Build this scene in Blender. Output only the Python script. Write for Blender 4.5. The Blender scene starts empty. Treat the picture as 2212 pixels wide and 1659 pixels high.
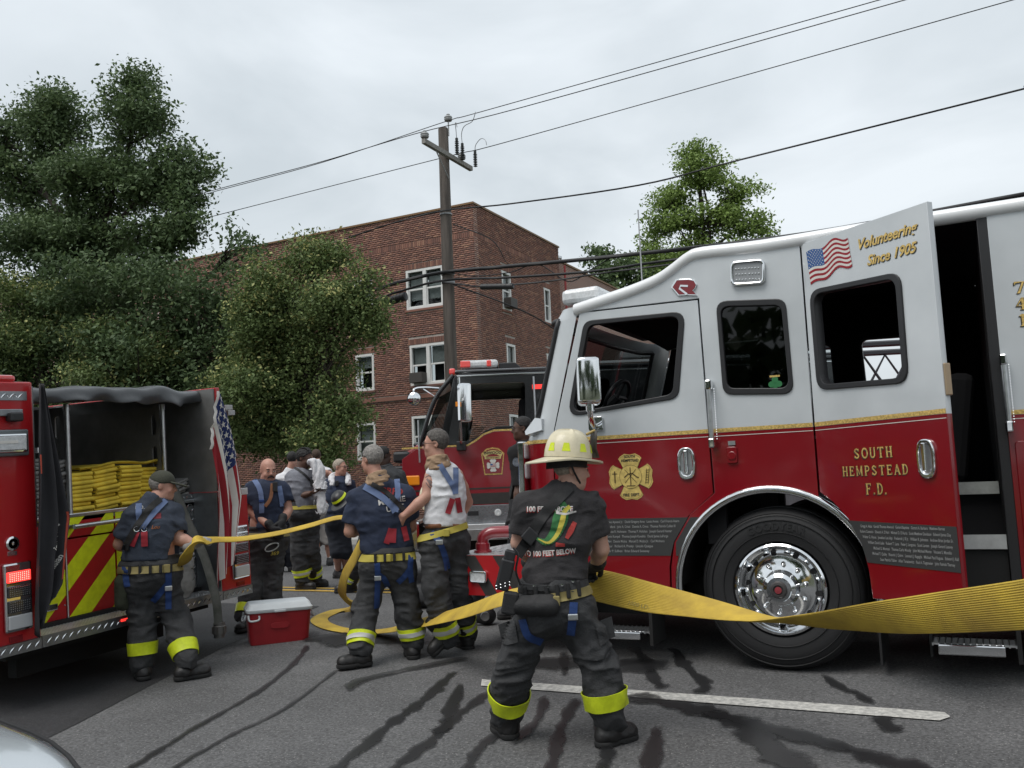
import bpy, bmesh, math, random
import numpy as np
from mathutils import Vector, Matrix
from mathutils.bvhtree import BVHTree
SC = bpy.context.scene
COL = SC.collection
R = math.radians
rnd = random.Random(7)

# ---------------------------------------------------------------- camera
CAM_H = 1.60
SLOPE = 0.035                      # cross fall of the near half of the road
def cam_axes(yaw, pitch, roll):
    y, p, r = R(yaw), R(pitch), R(roll)
    f0 = Vector((-math.sin(y), math.cos(y), 0)); r0 = Vector((math.cos(y), math.sin(y), 0)); u0 = Vector((0, 0, 1))
    f = f0*math.cos(p) + u0*math.sin(p); u = u0*math.cos(p) - f0*math.sin(p)
    return f, r0*math.cos(r) - u*math.sin(r), u*math.cos(r) + r0*math.sin(r)
fw, rt, up = cam_axes(26.8, 6.2, 2.3)
cd = bpy.data.cameras.new('camera'); cam = bpy.data.objects.new('camera', cd); COL.objects.link(cam)
M = Matrix.Identity(4)
for i in range(3):
    M[i][0] = rt[i]; M[i][1] = up[i]; M[i][2] = -fw[i]
M[2][3] = CAM_H
cam.matrix_world = M
cd.sensor_width = 36; cd.lens = 36*1950/2212; cd.clip_start = 0.05; cd.clip_end = 4000
SC.camera = cam

# ---------------------------------------------------------------- overcast sky
SUN_EL, SUN_AZ = 62, 200
W = bpy.data.worlds.new('World'); SC.world = W; W.use_nodes = True
nt = W.node_tree; N = nt.nodes; L = nt.links; N.clear()
out = N.new('ShaderNodeOutputWorld'); bg = N.new('ShaderNodeBackground'); L.new(bg.outputs[0], out.inputs[0])
sky = N.new('ShaderNodeTexSky'); sky.sky_type = 'NISHITA'; sky.sun_disc = False
sky.sun_elevation = R(SUN_EL); sky.sun_rotation = R(SUN_AZ); sky.air_density = 2; sky.dust_density = 4
bg.inputs[1].default_value = 0.1
tc = N.new('ShaderNodeTexCoord'); mp = N.new('ShaderNodeMapping'); mp.inputs['Scale'].default_value = (1.6, 1.6, 4.2)
L.new(tc.outputs['Generated'], mp.inputs[0])
no = N.new('ShaderNodeTexNoise'); no.inputs['Scale'].default_value = 1.4; no.inputs['Detail'].default_value = 6; no.inputs['Roughness'].default_value = .5
no.inputs['Distortion'].default_value = .4
L.new(mp.outputs[0], no.inputs[0])
cr = N.new('ShaderNodeValToRGB'); L.new(no.outputs[0], cr.inputs[0])
cr.color_ramp.elements[0].position = .36; cr.color_ramp.elements[0].color = (4.3, 4.72, 5.05, 1)
cr.color_ramp.elements[1].position = .64; cr.color_ramp.elements[1].color = (6.0, 6.4, 6.75, 1)
mx = N.new('ShaderNodeMixRGB'); mx.inputs[0].default_value = .93
L.new(sky.outputs[0], mx.inputs[1]); L.new(cr.outputs[0], mx.inputs[2]); L.new(mx.outputs[0], bg.inputs[0])
sd = bpy.data.lights.new('sun', 'SUN'); sd.energy = 1.5; sd.angle = R(35); sd.color = (1, .97, .93)
so = bpy.data.objects.new('sun', sd); COL.objects.link(so)
sdir = Vector((math.cos(R(SUN_EL))*math.sin(R(SUN_AZ)), math.cos(R(SUN_EL))*math.cos(R(SUN_AZ)), math.sin(R(SUN_EL))))
so.rotation_euler = (-sdir).to_track_quat('-Z', 'Y').to_euler(); so.location = (0, 0, 30)
vs = SC.view_settings; vs.view_transform = 'Standard'; vs.look = 'None'; vs.exposure = 0.58; vs.gamma = 1; vs.use_curve_mapping = False
SC.cycles.max_bounces = 7; SC.cycles.transparent_max_bounces = 12

# ---------------------------------------------------------------- materials
MATS = {}
def mat(name, col, rough=.6, metal=0, coat=0, emit=0, noise=0, nscale=8, bump=0, bscale=60, alpha=1, trans=0, col2=None, spec=.5, coords='Object', detail=4, stretch=None):
    if name in MATS: return MATS[name]
    m = bpy.data.materials.new(name); m.use_nodes = True; t = m.node_tree; b = t.nodes['Principled BSDF']
    b.inputs['Base Color'].default_value = (*col, 1); b.inputs['Roughness'].default_value = rough; b.inputs['Metallic'].default_value = metal
    b.inputs['Coat Weight'].default_value = coat; b.inputs['Coat Roughness'].default_value = .06; b.inputs['Specular IOR Level'].default_value = spec
    b.inputs['Alpha'].default_value = alpha; b.inputs['Transmission Weight'].default_value = trans
    if emit:
        b.inputs['Emission Color'].default_value = (*col, 1); b.inputs['Emission Strength'].default_value = emit
    if noise or bump:
        c = t.nodes.new('ShaderNodeTexCoord'); src = c.outputs[coords]
        if stretch:
            mp = t.nodes.new('ShaderNodeMapping'); mp.inputs['Scale'].default_value = stretch; t.links.new(src, mp.inputs[0]); src = mp.outputs[0]
    if noise:
        n = t.nodes.new('ShaderNodeTexNoise'); n.inputs['Scale'].default_value = nscale; n.inputs['Detail'].default_value = detail; n.inputs['Roughness'].default_value = .65
        t.links.new(src, n.inputs[0])
        r = t.nodes.new('ShaderNodeValToRGB'); t.links.new(n.outputs[0], r.inputs[0])
        c2 = col2 or tuple(max(0, x*(1-noise)) for x in col)
        r.color_ramp.elements[0].position = .32; r.color_ramp.elements[0].color = (*c2, 1)
        c1 = col if col2 else tuple(min(1, x*(1+noise*.5)) for x in col)
        r.color_ramp.elements[1].position = .68; r.color_ramp.elements[1].color = (*c1, 1)
        t.links.new(r.outputs[0], b.inputs['Base Color'])
    if bump:
        n2 = t.nodes.new('ShaderNodeTexNoise'); n2.inputs['Scale'].default_value = bscale; n2.inputs['Detail'].default_value = 3
        t.links.new(src, n2.inputs[0])
        bm_ = t.nodes.new('ShaderNodeBump'); bm_.inputs['Strength'].default_value = bump; bm_.inputs['Distance'].default_value = .01
        t.links.new(n2.outputs[0], bm_.inputs['Height']); t.links.new(bm_.outputs[0], b.inputs['Normal'])
    MATS[name] = m
    return m
def nodes(m): return m.node_tree.nodes, m.node_tree.links, m.node_tree.nodes['Principled BSDF']

chrome = mat('chrome', (.78, .79, .8), .09, 1)
alu = mat('brushed aluminium', (.62, .63, .64), .32, 1, noise=.15, nscale=20)
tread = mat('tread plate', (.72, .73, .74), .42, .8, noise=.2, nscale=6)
rubber = mat('black rubber', (.012, .012, .013), .6, bump=.1)
blackp = mat('black plastic', (.018, .018, .02), .42)
blackm = mat('black matte', (.012, .012, .013), .85)
darkin = mat('cab interior', (.010, .010, .011), .9, spec=.15)
undr = mat('chassis black', (.008, .008, .008), .75)
red = mat('fire red paint', (.20, .0025, .008), .22, coat=.6, noise=.06, nscale=3)
redb = mat('bright red paint', (.40, .008, .012), .3, coat=.5, noise=.06, nscale=3)
silver = mat('silver paint', (.56, .59, .61), .32, metal=.15, coat=.7, noise=.03, nscale=4)
white = mat('white paint', (.78, .79, .8), .3, coat=.6)
gold = mat('gold leaf', (.72, .50, .16), .35, metal=.35, noise=.45, nscale=70, detail=2)
blackdec = mat('black decal', (.02, .02, .02), .45)
clearplastic = mat('clear lens', (.86, .88, .89), .15, trans=.3, noise=.2, nscale=45)
glass = mat('window glass', (.9, .93, .95), .02, trans=1); nodes(glass)[2].inputs['IOR'].default_value = 1.12
def glassmat(name, tint, a):
    m = bpy.data.materials.new(name); m.use_nodes = True; t = m.node_tree; t.nodes.clear()
    o = t.nodes.new('ShaderNodeOutputMaterial'); mixn = t.nodes.new('ShaderNodeMixShader'); tr = t.nodes.new('ShaderNodeBsdfTransparent'); gl = t.nodes.new('ShaderNodeBsdfGlossy')
    gl.inputs['Roughness'].default_value = .02; tr.inputs[0].default_value = (*tint, 1)
    lw = t.nodes.new('ShaderNodeLayerWeight'); lw.inputs[0].default_value = .5; pw = t.nodes.new('ShaderNodeMath'); pw.operation = 'POWER'; pw.inputs[1].default_value = 4; t.links.new(lw.outputs['Facing'], pw.inputs[0])
    fr = t.nodes.new('ShaderNodeMath'); fr.operation = 'MULTIPLY_ADD'; fr.inputs[1].default_value = .6; fr.inputs[2].default_value = a; t.links.new(pw.outputs[0], fr.inputs[0])
    t.links.new(fr.outputs[0], mixn.inputs[0]); t.links.new(tr.outputs[0], mixn.inputs[1]); t.links.new(gl.outputs[0], mixn.inputs[2]); t.links.new(mixn.outputs[0], o.inputs[0])
    return m
pane_clear = glassmat('clear pane', (.75, .78, .78), .03)
pane_tint = glassmat('tinted pane', (.10, .11, .11), .045)
lime = mat('lime reflective', (.62, .72, .02), .4, noise=.12, nscale=30)
silverref = mat('silver reflective', (.5, .5, .48), .4)
yellow = mat('yellow hose', (.74, .54, .05), .75, noise=.3, nscale=7, bump=.2, bscale=150)

# ---------------------------------------------------------------- objects
def link(o, parent=None):
    COL.objects.link(o)
    if parent is not None: o.parent = parent
    return o
def thing(name, label, cat, loc=(0, 0, 0), rot=(0, 0, 0), group=None):
    o = bpy.data.objects.new(name, None); o.empty_display_size = .2; link(o); o.location = loc; o.rotation_euler = rot
    o['label'] = label; o['category'] = cat
    if group: o['group'] = group
    return o
def tag(o, label, cat, group=None):
    o['label'] = label; o['category'] = cat
    if group: o['group'] = group
    return o
def kind(o, k='structure'):
    o['kind'] = k; return o
def mesh_np(name, v, f, mats, smooth=False, mi=None):
    """v (n,3) array, f list/array of faces"""
    me = bpy.data.meshes.new(name)
    if isinstance(f, np.ndarray) and len(f):
        n, k = f.shape
        me.vertices.add(len(v)); me.vertices.foreach_set('co', np.asarray(v, np.float32).ravel())
        me.loops.add(n*k); me.loops.foreach_set('vertex_index', f.astype(np.int32).ravel())
        me.polygons.add(n); me.polygons.foreach_set('loop_start', np.arange(0, n*k, k, dtype=np.int32))
        me.update(calc_edges=True)
    else:
        me.from_pydata([tuple(map(float, q)) for q in v], [], [tuple(int(i) for i in q) for q in f]); me.update()
    for m in (mats if isinstance(mats, (list, tuple)) else [mats]): me.materials.append(m)
    if mi is not None: me.polygons.foreach_set('material_index', np.asarray(mi, np.int32))
    if smooth is True: me.polygons.foreach_set('use_smooth', np.ones(len(me.polygons), bool))
    return me
def ob(name, me, parent=None, label=None, loc=None, rot=None):
    o = bpy.data.objects.new(name, me); link(o, parent)
    if label: o['label'] = label
    if loc is not None: o.location = loc
    if rot is not None: o.rotation_euler = rot
    return o
def autosmooth(me, ang=35):
    try: me.set_sharp_from_angle(angle=R(ang))
    except Exception: pass
    me.polygons.foreach_set('use_smooth', np.ones(len(me.polygons), bool)); me.update()
class MB:
    """collects simple shapes into one mesh"""
    def __init__(s): s.v = []; s.f = []; s.mi = []; s.cur = 0
    def add(s, v, f):
        o = len(s.v); s.v += [tuple(q) for q in v]; s.f += [tuple(i+o for i in q) for q in f]; s.mi += [s.cur]*len(f); return s
    def box(s, a, b):
        (x0, y0, z0), (x1, y1, z1) = a, b
        return s.add([(x0,y0,z0),(x1,y0,z0),(x1,y1,z0),(x0,y1,z0),(x0,y0,z1),(x1,y0,z1),(x1,y1,z1),(x0,y1,z1)],
                     [(0,3,2,1),(4,5,6,7),(0,1,5,4),(1,2,6,5),(2,3,7,6),(3,0,4,7)])
    def obox(s, c, size, M3):
        h = [q/2 for q in size]; vs_ = []
        for z in (-1, 1):
            for x, y in ((-1,-1),(1,-1),(1,1),(-1,1)):
                vs_.append(Vector(c) + M3 @ Vector((x*h[0], y*h[1], z*h[2])))
        return s.add(vs_, [(0,3,2,1),(4,5,6,7),(0,1,5,4),(1,2,6,5),(2,3,7,6),(3,0,4,7)])
    def tube(s, pts, r, n=8, caps=True, close=False):
        P = [Vector(p) for p in pts]; rr = r if isinstance(r, (list, tuple)) else [r]*len(P)
        rings = []; prev = None
        for i, p in enumerate(P):
            if close: t = P[(i+1) % len(P)] - P[i-1]
            else: t = (P[min(i+1, len(P)-1)] - P[max(i-1, 0)])
            t = t.normalized() if t.length > 1e-9 else Vector((0, 0, 1))
            a = prev if prev is not None else (Vector((0, 0, 1)) if abs(t.z) < .9 else Vector((1, 0, 0)))
            u = (a - t*a.dot(t)); u = u.normalized() if u.length > 1e-6 else t.orthogonal().normalized()
            w = t.cross(u); prev = u
            rings.append([p + (u*math.cos(2*math.pi*k/n) + w*math.sin(2*math.pi*k/n))*rr[i] for k in range(n)])
        v = [q for g in rings for q in g]; f = []
        m = len(rings)
        for i in range(m if close else m-1):
            j = (i+1) % m
            for k in range(n): f.append((i*n+k, i*n+(k+1) % n, j*n+(k+1) % n, j*n+k))
        if caps and not close: f.append(tuple(range(n-1, -1, -1))); f.append(tuple((m-1)*n+k for k in range(n)))
        return s.add(v, f)
    def lathe(s, prof, c=(0, 0, 0), axis='z', n=24, caps=False):
        """prof list of (r, h) along axis"""
        v = []; f = []
        for r, hh in prof:
            for k in range(n):
                a = 2*math.pi*k/n; p = (r*math.cos(a), r*math.sin(a), hh)
                if axis == 'y': p = (p[0], p[2], -p[1])
                elif axis == 'x': p = (p[2], p[0], p[1])
                v.append((c[0]+p[0], c[1]+p[1], c[2]+p[2]))
        for i in range(len(prof)-1):
            for k in range(n): f.append((i*n+k, i*n+(k+1) % n, (i+1)*n+(k+1) % n, (i+1)*n+k))
        if caps: f.append(tuple(range(n-1, -1, -1))); f.append(tuple((len(prof)-1)*n+k for k in range(n)))
        return s.add(v, f)
    def grid(s, rows, closed=False):
        n = len(rows[0]); v = [q for r_ in rows for q in r_]; f = []
        for i in range(len(rows)-1):
            for k in range(n if closed else n-1): f.append((i*n+k, i*n+(k+1) % n, (i+1)*n+(k+1) % n, (i+1)*n+k))
        return s.add(v, f)
    def prism(s, poly, y0, y1):
        """poly of (x, z), extruded along y"""
        n = len(poly); v = [(x, y0, z) for x, z in poly] + [(x, y1, z) for x, z in poly]
        f = [tuple(range(n)), tuple(range(2*n-1, n-1, -1))] + [(i, i+n, (i+1) % n+n, (i+1) % n) for i in range(n)]
        return s.add(v, f)
    def mesh(s, name, mats, smooth=None, fix=True):
        me = mesh_np(name, s.v, s.f, mats, mi=s.mi if isinstance(mats, (list, tuple)) else None)
        if fix:
            b = bmesh.new(); b.from_mesh(me); bmesh.ops.recalc_face_normals(b, faces=b.faces[:]); b.to_mesh(me); b.free()
        if smooth: autosmooth(me, smooth)
        return me
    def build(s, name, mats, parent=None, smooth=None, label=None, bevel=0, loc=None, rot=None):
        o = ob(name, s.mesh(name, mats, smooth), parent, label, loc, rot)
        if bevel:
            b = o.modifiers.new('bevel', 'BEVEL'); b.width = bevel; b.segments = 2; b.limit_method = 'ANGLE'; b.angle_limit = R(40)
        return o
def rpoly(pts, r, n=5):
    """polygon with rounded corners; r one radius or one per corner"""
    out_ = []; m = len(pts)
    for i in range(m):
        p = Vector(pts[i]).to_2d() if len(pts[i]) > 2 else Vector(pts[i]); a = Vector(pts[i-1]) - p; b = Vector(pts[(i+1) % m]) - p
        rr = r[i] if isinstance(r, (list, tuple)) else r
        if rr <= 0: out_.append(tuple(p)); continue
        ang = a.angle(b); d = min(rr/math.tan(ang/2), a.length*.49, b.length*.49)
        q0 = p + a.normalized()*d; q1 = p + b.normalized()*d
        for k in range(n+1):
            t = k/n; out_.append(tuple(q0*(1-t)**2 + p*2*t*(1-t) + q1*t*t))
    return out_
def plate(name, outline, holes, t, m, parent=None, y=0, bevel=0, label=None, axis='xz', loc=None, rot=None, smooth=True):
    """flat plate with holes in the x-z plane (or y-z), from y to y+t"""
    cu = bpy.data.curves.new(name, 'CURVE'); cu.dimensions = '2D'; cu.fill_mode = 'BOTH'; cu.extrude = max(t/2 - bevel, 0)
    if bevel: cu.bevel_depth = bevel; cu.bevel_resolution = 1; cu.offset = -bevel
    for poly in [outline] + list(holes):
        s = cu.splines.new('POLY'); s.points.add(len(poly)-1); s.use_cyclic_u = True
        for k, q in enumerate(poly): s.points[k].co = (q[0], q[1], 0, 1)
    o = bpy.data.objects.new('tmp', cu); me = bpy.data.meshes.new_from_object(o); bpy.data.objects.remove(o); bpy.data.curves.remove(cu)
    me.name = name
    if axis == 'xz': T = Matrix(((1,0,0,0),(0,0,-1,y+t/2),(0,1,0,0),(0,0,0,1)))
    elif axis == 'yz': T = Matrix(((0,0,1,y+t/2),(1,0,0,0),(0,1,0,0),(0,0,0,1)))
    else: T = Matrix(((1,0,0,0),(0,1,0,0),(0,0,1,y+t/2),(0,0,0,1)))
    me.transform(T); me.materials.clear(); me.materials.append(m)
    if smooth: autosmooth(me, 40)
    return ob(name, me, parent, label, loc, rot)
def text_mesh(s, size, ex=0.0, bold=0.0, shear=0, align='CENTER', spacing=1.0, sx=1.0):
    cu = bpy.data.curves.new('t', 'FONT'); cu.body = s; cu.size = size; cu.extrude = ex; cu.offset = bold; cu.shear = shear; cu.align_x = align; cu.space_character = spacing; cu.resolution_u = 3
    o = bpy.data.objects.new('tmp', cu); me = bpy.data.meshes.new_from_object(o); bpy.data.objects.remove(o); bpy.data.curves.remove(cu)
    if sx != 1: me.transform(Matrix.Diagonal((sx, 1, 1, 1)))
    return me
def text(s, size, T, m, parent, name='lettering', **kw):
    """T: 4x4 that carries the text's x-y plane into the parent's space"""
    me = text_mesh(s, size, **kw); me.transform(T); me.materials.clear(); me.materials.append(m)
    return ob(name, me, parent)
def face_xz(x, y, z, rotz=0):
    """text standing in x-z, read from the -y side"""
    return Matrix.Translation((x, y, z)) @ Matrix.Rotation(rotz, 4, 'Z') @ Matrix(((1,0,0,0),(0,0,-1,0),(0,1,0,0),(0,0,0,1)))
def copy_tree(o, parent=None):
    c = o.copy(); COL.objects.link(c); c.parent = parent
    for ch in list(o.children): copy_tree(ch, c)
    return c
def gz(y):
    """height of the road surface"""
    return SLOPE*min(y, 9.34)
def smoothpts(pts, n=8):
    """Catmull-Rom through points (any dimension)"""
    P = [np.array(p, float) for p in pts]; P = [2*P[0]-P[1]] + P + [2*P[-1]-P[-2]]; o = []
    for i in range(1, len(P)-2):
        for k in range(n):
            t = k/n; a, b, c, d = P[i-1:i+3]
            o.append(.5*((2*b)+(c-a)*t+(2*a-5*b+4*c-d)*t*t+(3*b-a-3*c+d)*t**3))
    o.append(P[-2]); return o

# ---------------------------------------------------------------- distance fields -> one continuous surface
_H = np.random.RandomState(3).rand(4096).astype(np.float32)
def vnoise(p):
    i = np.floor(p).astype(np.int64); f = (p-i).astype(np.float32); f = f*f*(3-2*f)
    def hsh(a, b, c): return _H[(a*73 + b*1619 + c*3137 + a*b*7) & 4095]
    x, y, z = i[..., 0], i[..., 1], i[..., 2]; u, v, w = f[..., 0], f[..., 1], f[..., 2]
    def lx(b, c): return hsh(x, b, c)*(1-u) + hsh(x+1, b, c)*u
    return ((lx(y, z)*(1-v)+lx(y+1, z)*v)*(1-w) + (lx(y, z+1)*(1-v)+lx(y+1, z+1)*v)*w) - .5
class SDF:
    def __init__(s, lo, hi, vox):
        s.lo = np.array(lo, np.float32); s.vox = vox
        s.n = np.ceil((np.array(hi)-s.lo)/vox).astype(int)+2
        s.D = np.full(s.n, .25, np.float32)
        s.ax = [s.lo[i] + np.arange(s.n[i], dtype=np.float32)*vox for i in range(3)]
    def _sub(s, lo, hi):
        a = np.clip(np.floor((np.array(lo)-s.lo)/s.vox).astype(int), 0, s.n-1); b = np.clip(np.ceil((np.array(hi)-s.lo)/s.vox).astype(int)+1, 1, s.n)
        sl = tuple(slice(a[i], max(b[i], a[i]+1)) for i in range(3))
        X, Y, Z = np.meshgrid(*[s.ax[i][sl[i]] for i in range(3)], indexing='ij')
        return sl, np.stack([X, Y, Z], -1)
    def _put(s, sl, d, k, cut=False):
        a = s.D[sl]
        if cut: a = -a
        if k > 0:
            hh = np.maximum(k-np.abs(a-d), 0)/k; r = np.minimum(a, d) - hh*hh*k*.25
        else: r = np.minimum(a, d)
        s.D[sl] = -r if cut else r
    def cone(s, a, b, ra, rb, k=.02, flat=None, cut=False):
        """tapered capsule; flat = (axis vector, factor): wider along that axis"""
        a = np.array(a, np.float32); b = np.array(b, np.float32); m = max(ra, rb)*(flat[1] if flat else 1) + k + 3*s.vox
        sl, P = s._sub(np.minimum(a, b)-m, np.maximum(a, b)+m)
        ab = b-a; q = P-a; t = np.clip((q@ab)/max(ab@ab, 1e-9), 0, 1); e = q - t[..., None]*ab
        if flat:
            n = np.array(flat[0], np.float32); n /= np.linalg.norm(n); c = e@n; e = e + (c*(1/flat[1]-1))[..., None]*n
        s._put(sl, np.sqrt((e*e).sum(-1)) - (ra+(rb-ra)*t), k, cut); return s
    def ell(s, c, r, k=.02, Q=None, cut=False):
        """Q 3x3: columns are the local axes"""
        c = np.array(c, np.float32); r = np.array(r, np.float32); m = r.max()+k+3*s.vox
        sl, P = s._sub(c-m, c+m); q = P-c
        if Q is not None: q = q@np.array(Q, np.float32)
        k0 = np.sqrt(((q/r)**2).sum(-1)); k1 = np.sqrt(((q/(r*r))**2).sum(-1))+1e-6
        s._put(sl, k0*(k0-1)/k1, k, cut); return s
    def half(s, p, n, k=0):
        """keep the side n points away from"""
        n = np.array(n, np.float32); n /= np.linalg.norm(n)
        X, Y, Z = np.meshgrid(*s.ax, indexing='ij')
        d = (X-p[0])*n[0]+(Y-p[1])*n[1]+(Z-p[2])*n[2]
        s.D = np.maximum(s.D, d); return s
    def wrinkle(s, amp, freq, stretch=(1, 1, 1), seed=0.0, oct=2):
        m = np.abs(s.D) < .05; idx = np.argwhere(m); P = s.lo + idx.astype(np.float32)*s.vox
        st = np.array(stretch, np.float32)
        wv = np.stack([vnoise(P*5+seed+k*17.3) for k in range(3)], -1)*.12
        v = np.zeros(len(P), np.float32); a = 1.0
        for o in range(oct):
            nn = vnoise((P+wv)*st*freq*(1.9**o)+seed*3+o*9.1); v += a*(1-4*np.abs(nn)); a *= .5
        s.D[m] -= amp*v; return s
    def mesh(s, smooth=1):
        D = s.D; D[0], D[-1] = .1, .1; D[:, 0], D[:, -1] = .1, .1; D[:, :, 0], D[:, :, -1] = .1, .1
        S = D < 0; nx, ny, nz = D.shape
        c = np.zeros((nx-1, ny-1, nz-1), np.int8)
        for i in (0, 1):
            for j in (0, 1):
                for k in (0, 1): c += S[i:nx-1+i, j:ny-1+j, k:nz-1+k]
        act = np.argwhere((c > 0) & (c < 8))
        if not len(act): return np.zeros((0, 3)), np.zeros((0, 4), int)
        cs = np.array([(i, j, k) for i in (0, 1) for j in (0, 1) for k in (0, 1)])
        val = np.stack([D[act[:, 0]+q[0], act[:, 1]+q[1], act[:, 2]+q[2]] for q in cs], 1)
        acc = np.zeros((len(act), 3), np.float32); cnt = np.zeros(len(act), np.float32)
        for a in range(8):
            for b in range(a+1, 8):
                if np.abs(cs[a]-cs[b]).sum() != 1: continue
                va, vb = val[:, a], val[:, b]; m = (va < 0) != (vb < 0); t = np.where(m, va/np.where(m, va-vb, 1), 0)
                acc += np.where(m[:, None], cs[a]+t[:, None]*(cs[b]-cs[a]), 0); cnt += m
        V = s.lo + (act + acc/cnt[:, None])*s.vox
        idx = np.full((nx-1, ny-1, nz-1), -1, np.int32); idx[act[:, 0], act[:, 1], act[:, 2]] = np.arange(len(act))
        F = []
        for ax in range(3):
            o = [0, 0, 0]; o[ax] = 1; A = S[:nx-o[0], :ny-o[1], :nz-o[2]]; B = S[o[0]:, o[1]:, o[2]:]
            e = np.argwhere(A != B); u, w = (ax+1) % 3, (ax+2) % 3
            e = e[(e[:, u] > 0) & (e[:, w] > 0) & (e[:, u] < D.shape[u]-1) & (e[:, w] < D.shape[w]-1)]
            fl = A[e[:, 0], e[:, 1], e[:, 2]]
            def g(du, dw):
                q = e.copy(); q[:, u] -= du; q[:, w] -= dw; return idx[q[:, 0], q[:, 1], q[:, 2]]
            q = np.stack([g(1, 1), g(0, 1), g(0, 0), g(1, 0)], 1); q[~fl] = q[~fl][:, ::-1]; F.append(q)
        F = np.concatenate(F); F = F[(F >= 0).all(1)]
        for _ in range(smooth):
            acc = np.zeros_like(V); cn = np.zeros(len(V), np.float32)
            for a in range(4):
                for b in ((a+1) % 4, (a+3) % 4): np.add.at(acc, F[:, a], V[F[:, b]]); np.add.at(cn, F[:, a], 1)
            V = V*.5 + .5*acc/np.maximum(cn, 1)[:, None]
        return V.astype(np.float32), F
    def build(s, name, m, parent, smooth=1, label=None):
        V, F = s.mesh(smooth); return ob(name, mesh_np(name, V, F, m, True), parent, label)
def bvh_of(o):
    me = o.data; return BVHTree.FromPolygons([v.co.copy() for v in me.vertices], [tuple(p.vertices) for p in me.polygons])
def cast(bv, o, d):
    loc, nrm, i, dist = bv.ray_cast(Vector(o), Vector(d).normalized()); return (loc, nrm) if loc is not None else (None, None)
def strap(name, bvs, pts, w, m, parent, off=.006, view=(0, 1, 0), n=10, thick=.004, label=None):
    """ribbon laid on a body: pts (x, z) seen from the -view side"""
    bvs = bvs if isinstance(bvs, list) else [bvs]; V = Vector(view).normalized(); P = smoothpts([(p[0], p[1]) for p in pts], n)
    side = V.cross(Vector((0, 0, 1))).normalized()   # image right
    rows = []; last = None
    for i, p in enumerate(P):
        q = P[min(i+1, len(P)-1)]-P[max(i-1, 0)]; q = q/max(np.linalg.norm(q), 1e-6); nn = np.array((-q[1], q[0])); r_ = []
        for t in (-.5, -.17, .17, .5):
            c = p+nn*t*w; o = side*float(c[0]) + Vector((0, 0, float(c[1]))) - V*4; best = None
            for b in bvs:
                loc, nr = cast(b, o, V)
                if loc is not None and (best is None or (loc-o).length < (best-o).length): best = loc
            if best is None: best = o + V*(last if last else 4)
            last = (best-o).dot(V); r_.append(best - V*off)
        rows.append(r_)
    b = MB(); b.grid(rows); bk = [[q + V*thick for q in r_] for r_ in rows]; b.grid([r_[::-1] for r_ in bk])
    e = [[r_[0], k[0]] for r_, k in zip(rows, bk)]; b.grid(e); e = [[k[-1], r_[-1]] for r_, k in zip(rows, bk)]; b.grid(e)
    return b.build(name, m, parent, smooth=60, label=label)
def ring(name, bv, c, axis, h0, h1, m, parent, off=.006, n=36, rows=3, rmax=.5, label=None, arc=None):
    """band round a limb or waist: c centre, axis direction, from h0 to h1 along it"""
    ax_ = Vector(axis).normalized(); u = ax_.orthogonal().normalized(); w = ax_.cross(u); c = Vector(c); R_ = []; I_ = []
    for j in range(rows):
        hh = h0+(h1-h0)*j/(rows-1); o_ = []; i_ = []
        for k in range(n):
            a = 2*math.pi*k/n; d = u*math.cos(a)+w*math.sin(a); st = c+ax_*hh
            loc, nr = cast(bv, st, d); rr = (loc-st).length if loc is not None else .1
            rr = min(rr, rmax); o_.append([rr, st, d])
        rs = [q[0] for q in o_]
        rs = [sorted((rs[k-1], rs[k], rs[(k+1) % n]))[1] for k in range(n)]
        R_.append([q[1]+q[2]*(rr+off) for q, rr in zip(o_, rs)]); I_.append([q[1]+q[2]*(rr+off-.006) for q, rr in zip(o_, rs)])
    b = MB(); b.grid(R_, True); b.grid([I_[0], R_[0]], True); b.grid([R_[-1], I_[-1]], True); b.grid(I_[::-1], True)
    return b.build(name, m, parent, smooth=60, label=label)
def project_text(s, size, bv, x, z, m, parent, name='lettering', view=(0, 1, 0), off=.004, rotv=0, **kw):
    me = text_mesh(s, size, **kw); V = Vector(view).normalized(); side = V.cross(Vector((0, 0, 1))).normalized()
    b = bmesh.new(); b.from_mesh(me); bmesh.ops.triangulate(b, faces=b.faces[:]); bmesh.ops.subdivide_edges(b, edges=[e for e in b.edges if e.calc_length() > size*.3], cuts=1); b.to_mesh(me); b.free()
    ca, sa = math.cos(rotv), math.sin(rotv)
    for v in me.vertices:
        px, pz = v.co.x*ca-v.co.y*sa, v.co.x*sa+v.co.y*ca
        o = side*(x+px)+Vector((0, 0, z+pz))-V*4; loc, nr = cast(bv, o, V)
        v.co = (loc - V*off) if loc is not None else o+V*4
    me.materials.clear(); me.materials.append(m); return ob(name, me, parent)
def project_poly(polys, bv, m, parent, name, view=(0, 1, 0), off=.004, sub=.02):
    """flat print: polygons of (x, z) laid on the surface"""
    V = Vector(view).normalized(); side = V.cross(Vector((0, 0, 1))).normalized(); b = bmesh.new()
    for p in polys:
        b.faces.new([b.verts.new((q[0], q[1], 0)) for q in p])
    bmesh.ops.triangulate(b, faces=b.faces[:])
    for _ in range(3):
        e = [e for e in b.edges if e.calc_length() > sub]
        if e: bmesh.ops.subdivide_edges(b, edges=e, cuts=1); bmesh.ops.triangulate(b, faces=b.faces[:])
    for v in b.verts:
        o = side*v.co.x+Vector((0, 0, v.co.y))-V*4; loc, nr = cast(bv, o, V); v.co = (loc-V*off) if loc is not None else o+V*4
    me = bpy.data.meshes.new(name); b.to_mesh(me); b.free(); me.materials.append(m); return ob(name, me, parent)

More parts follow.
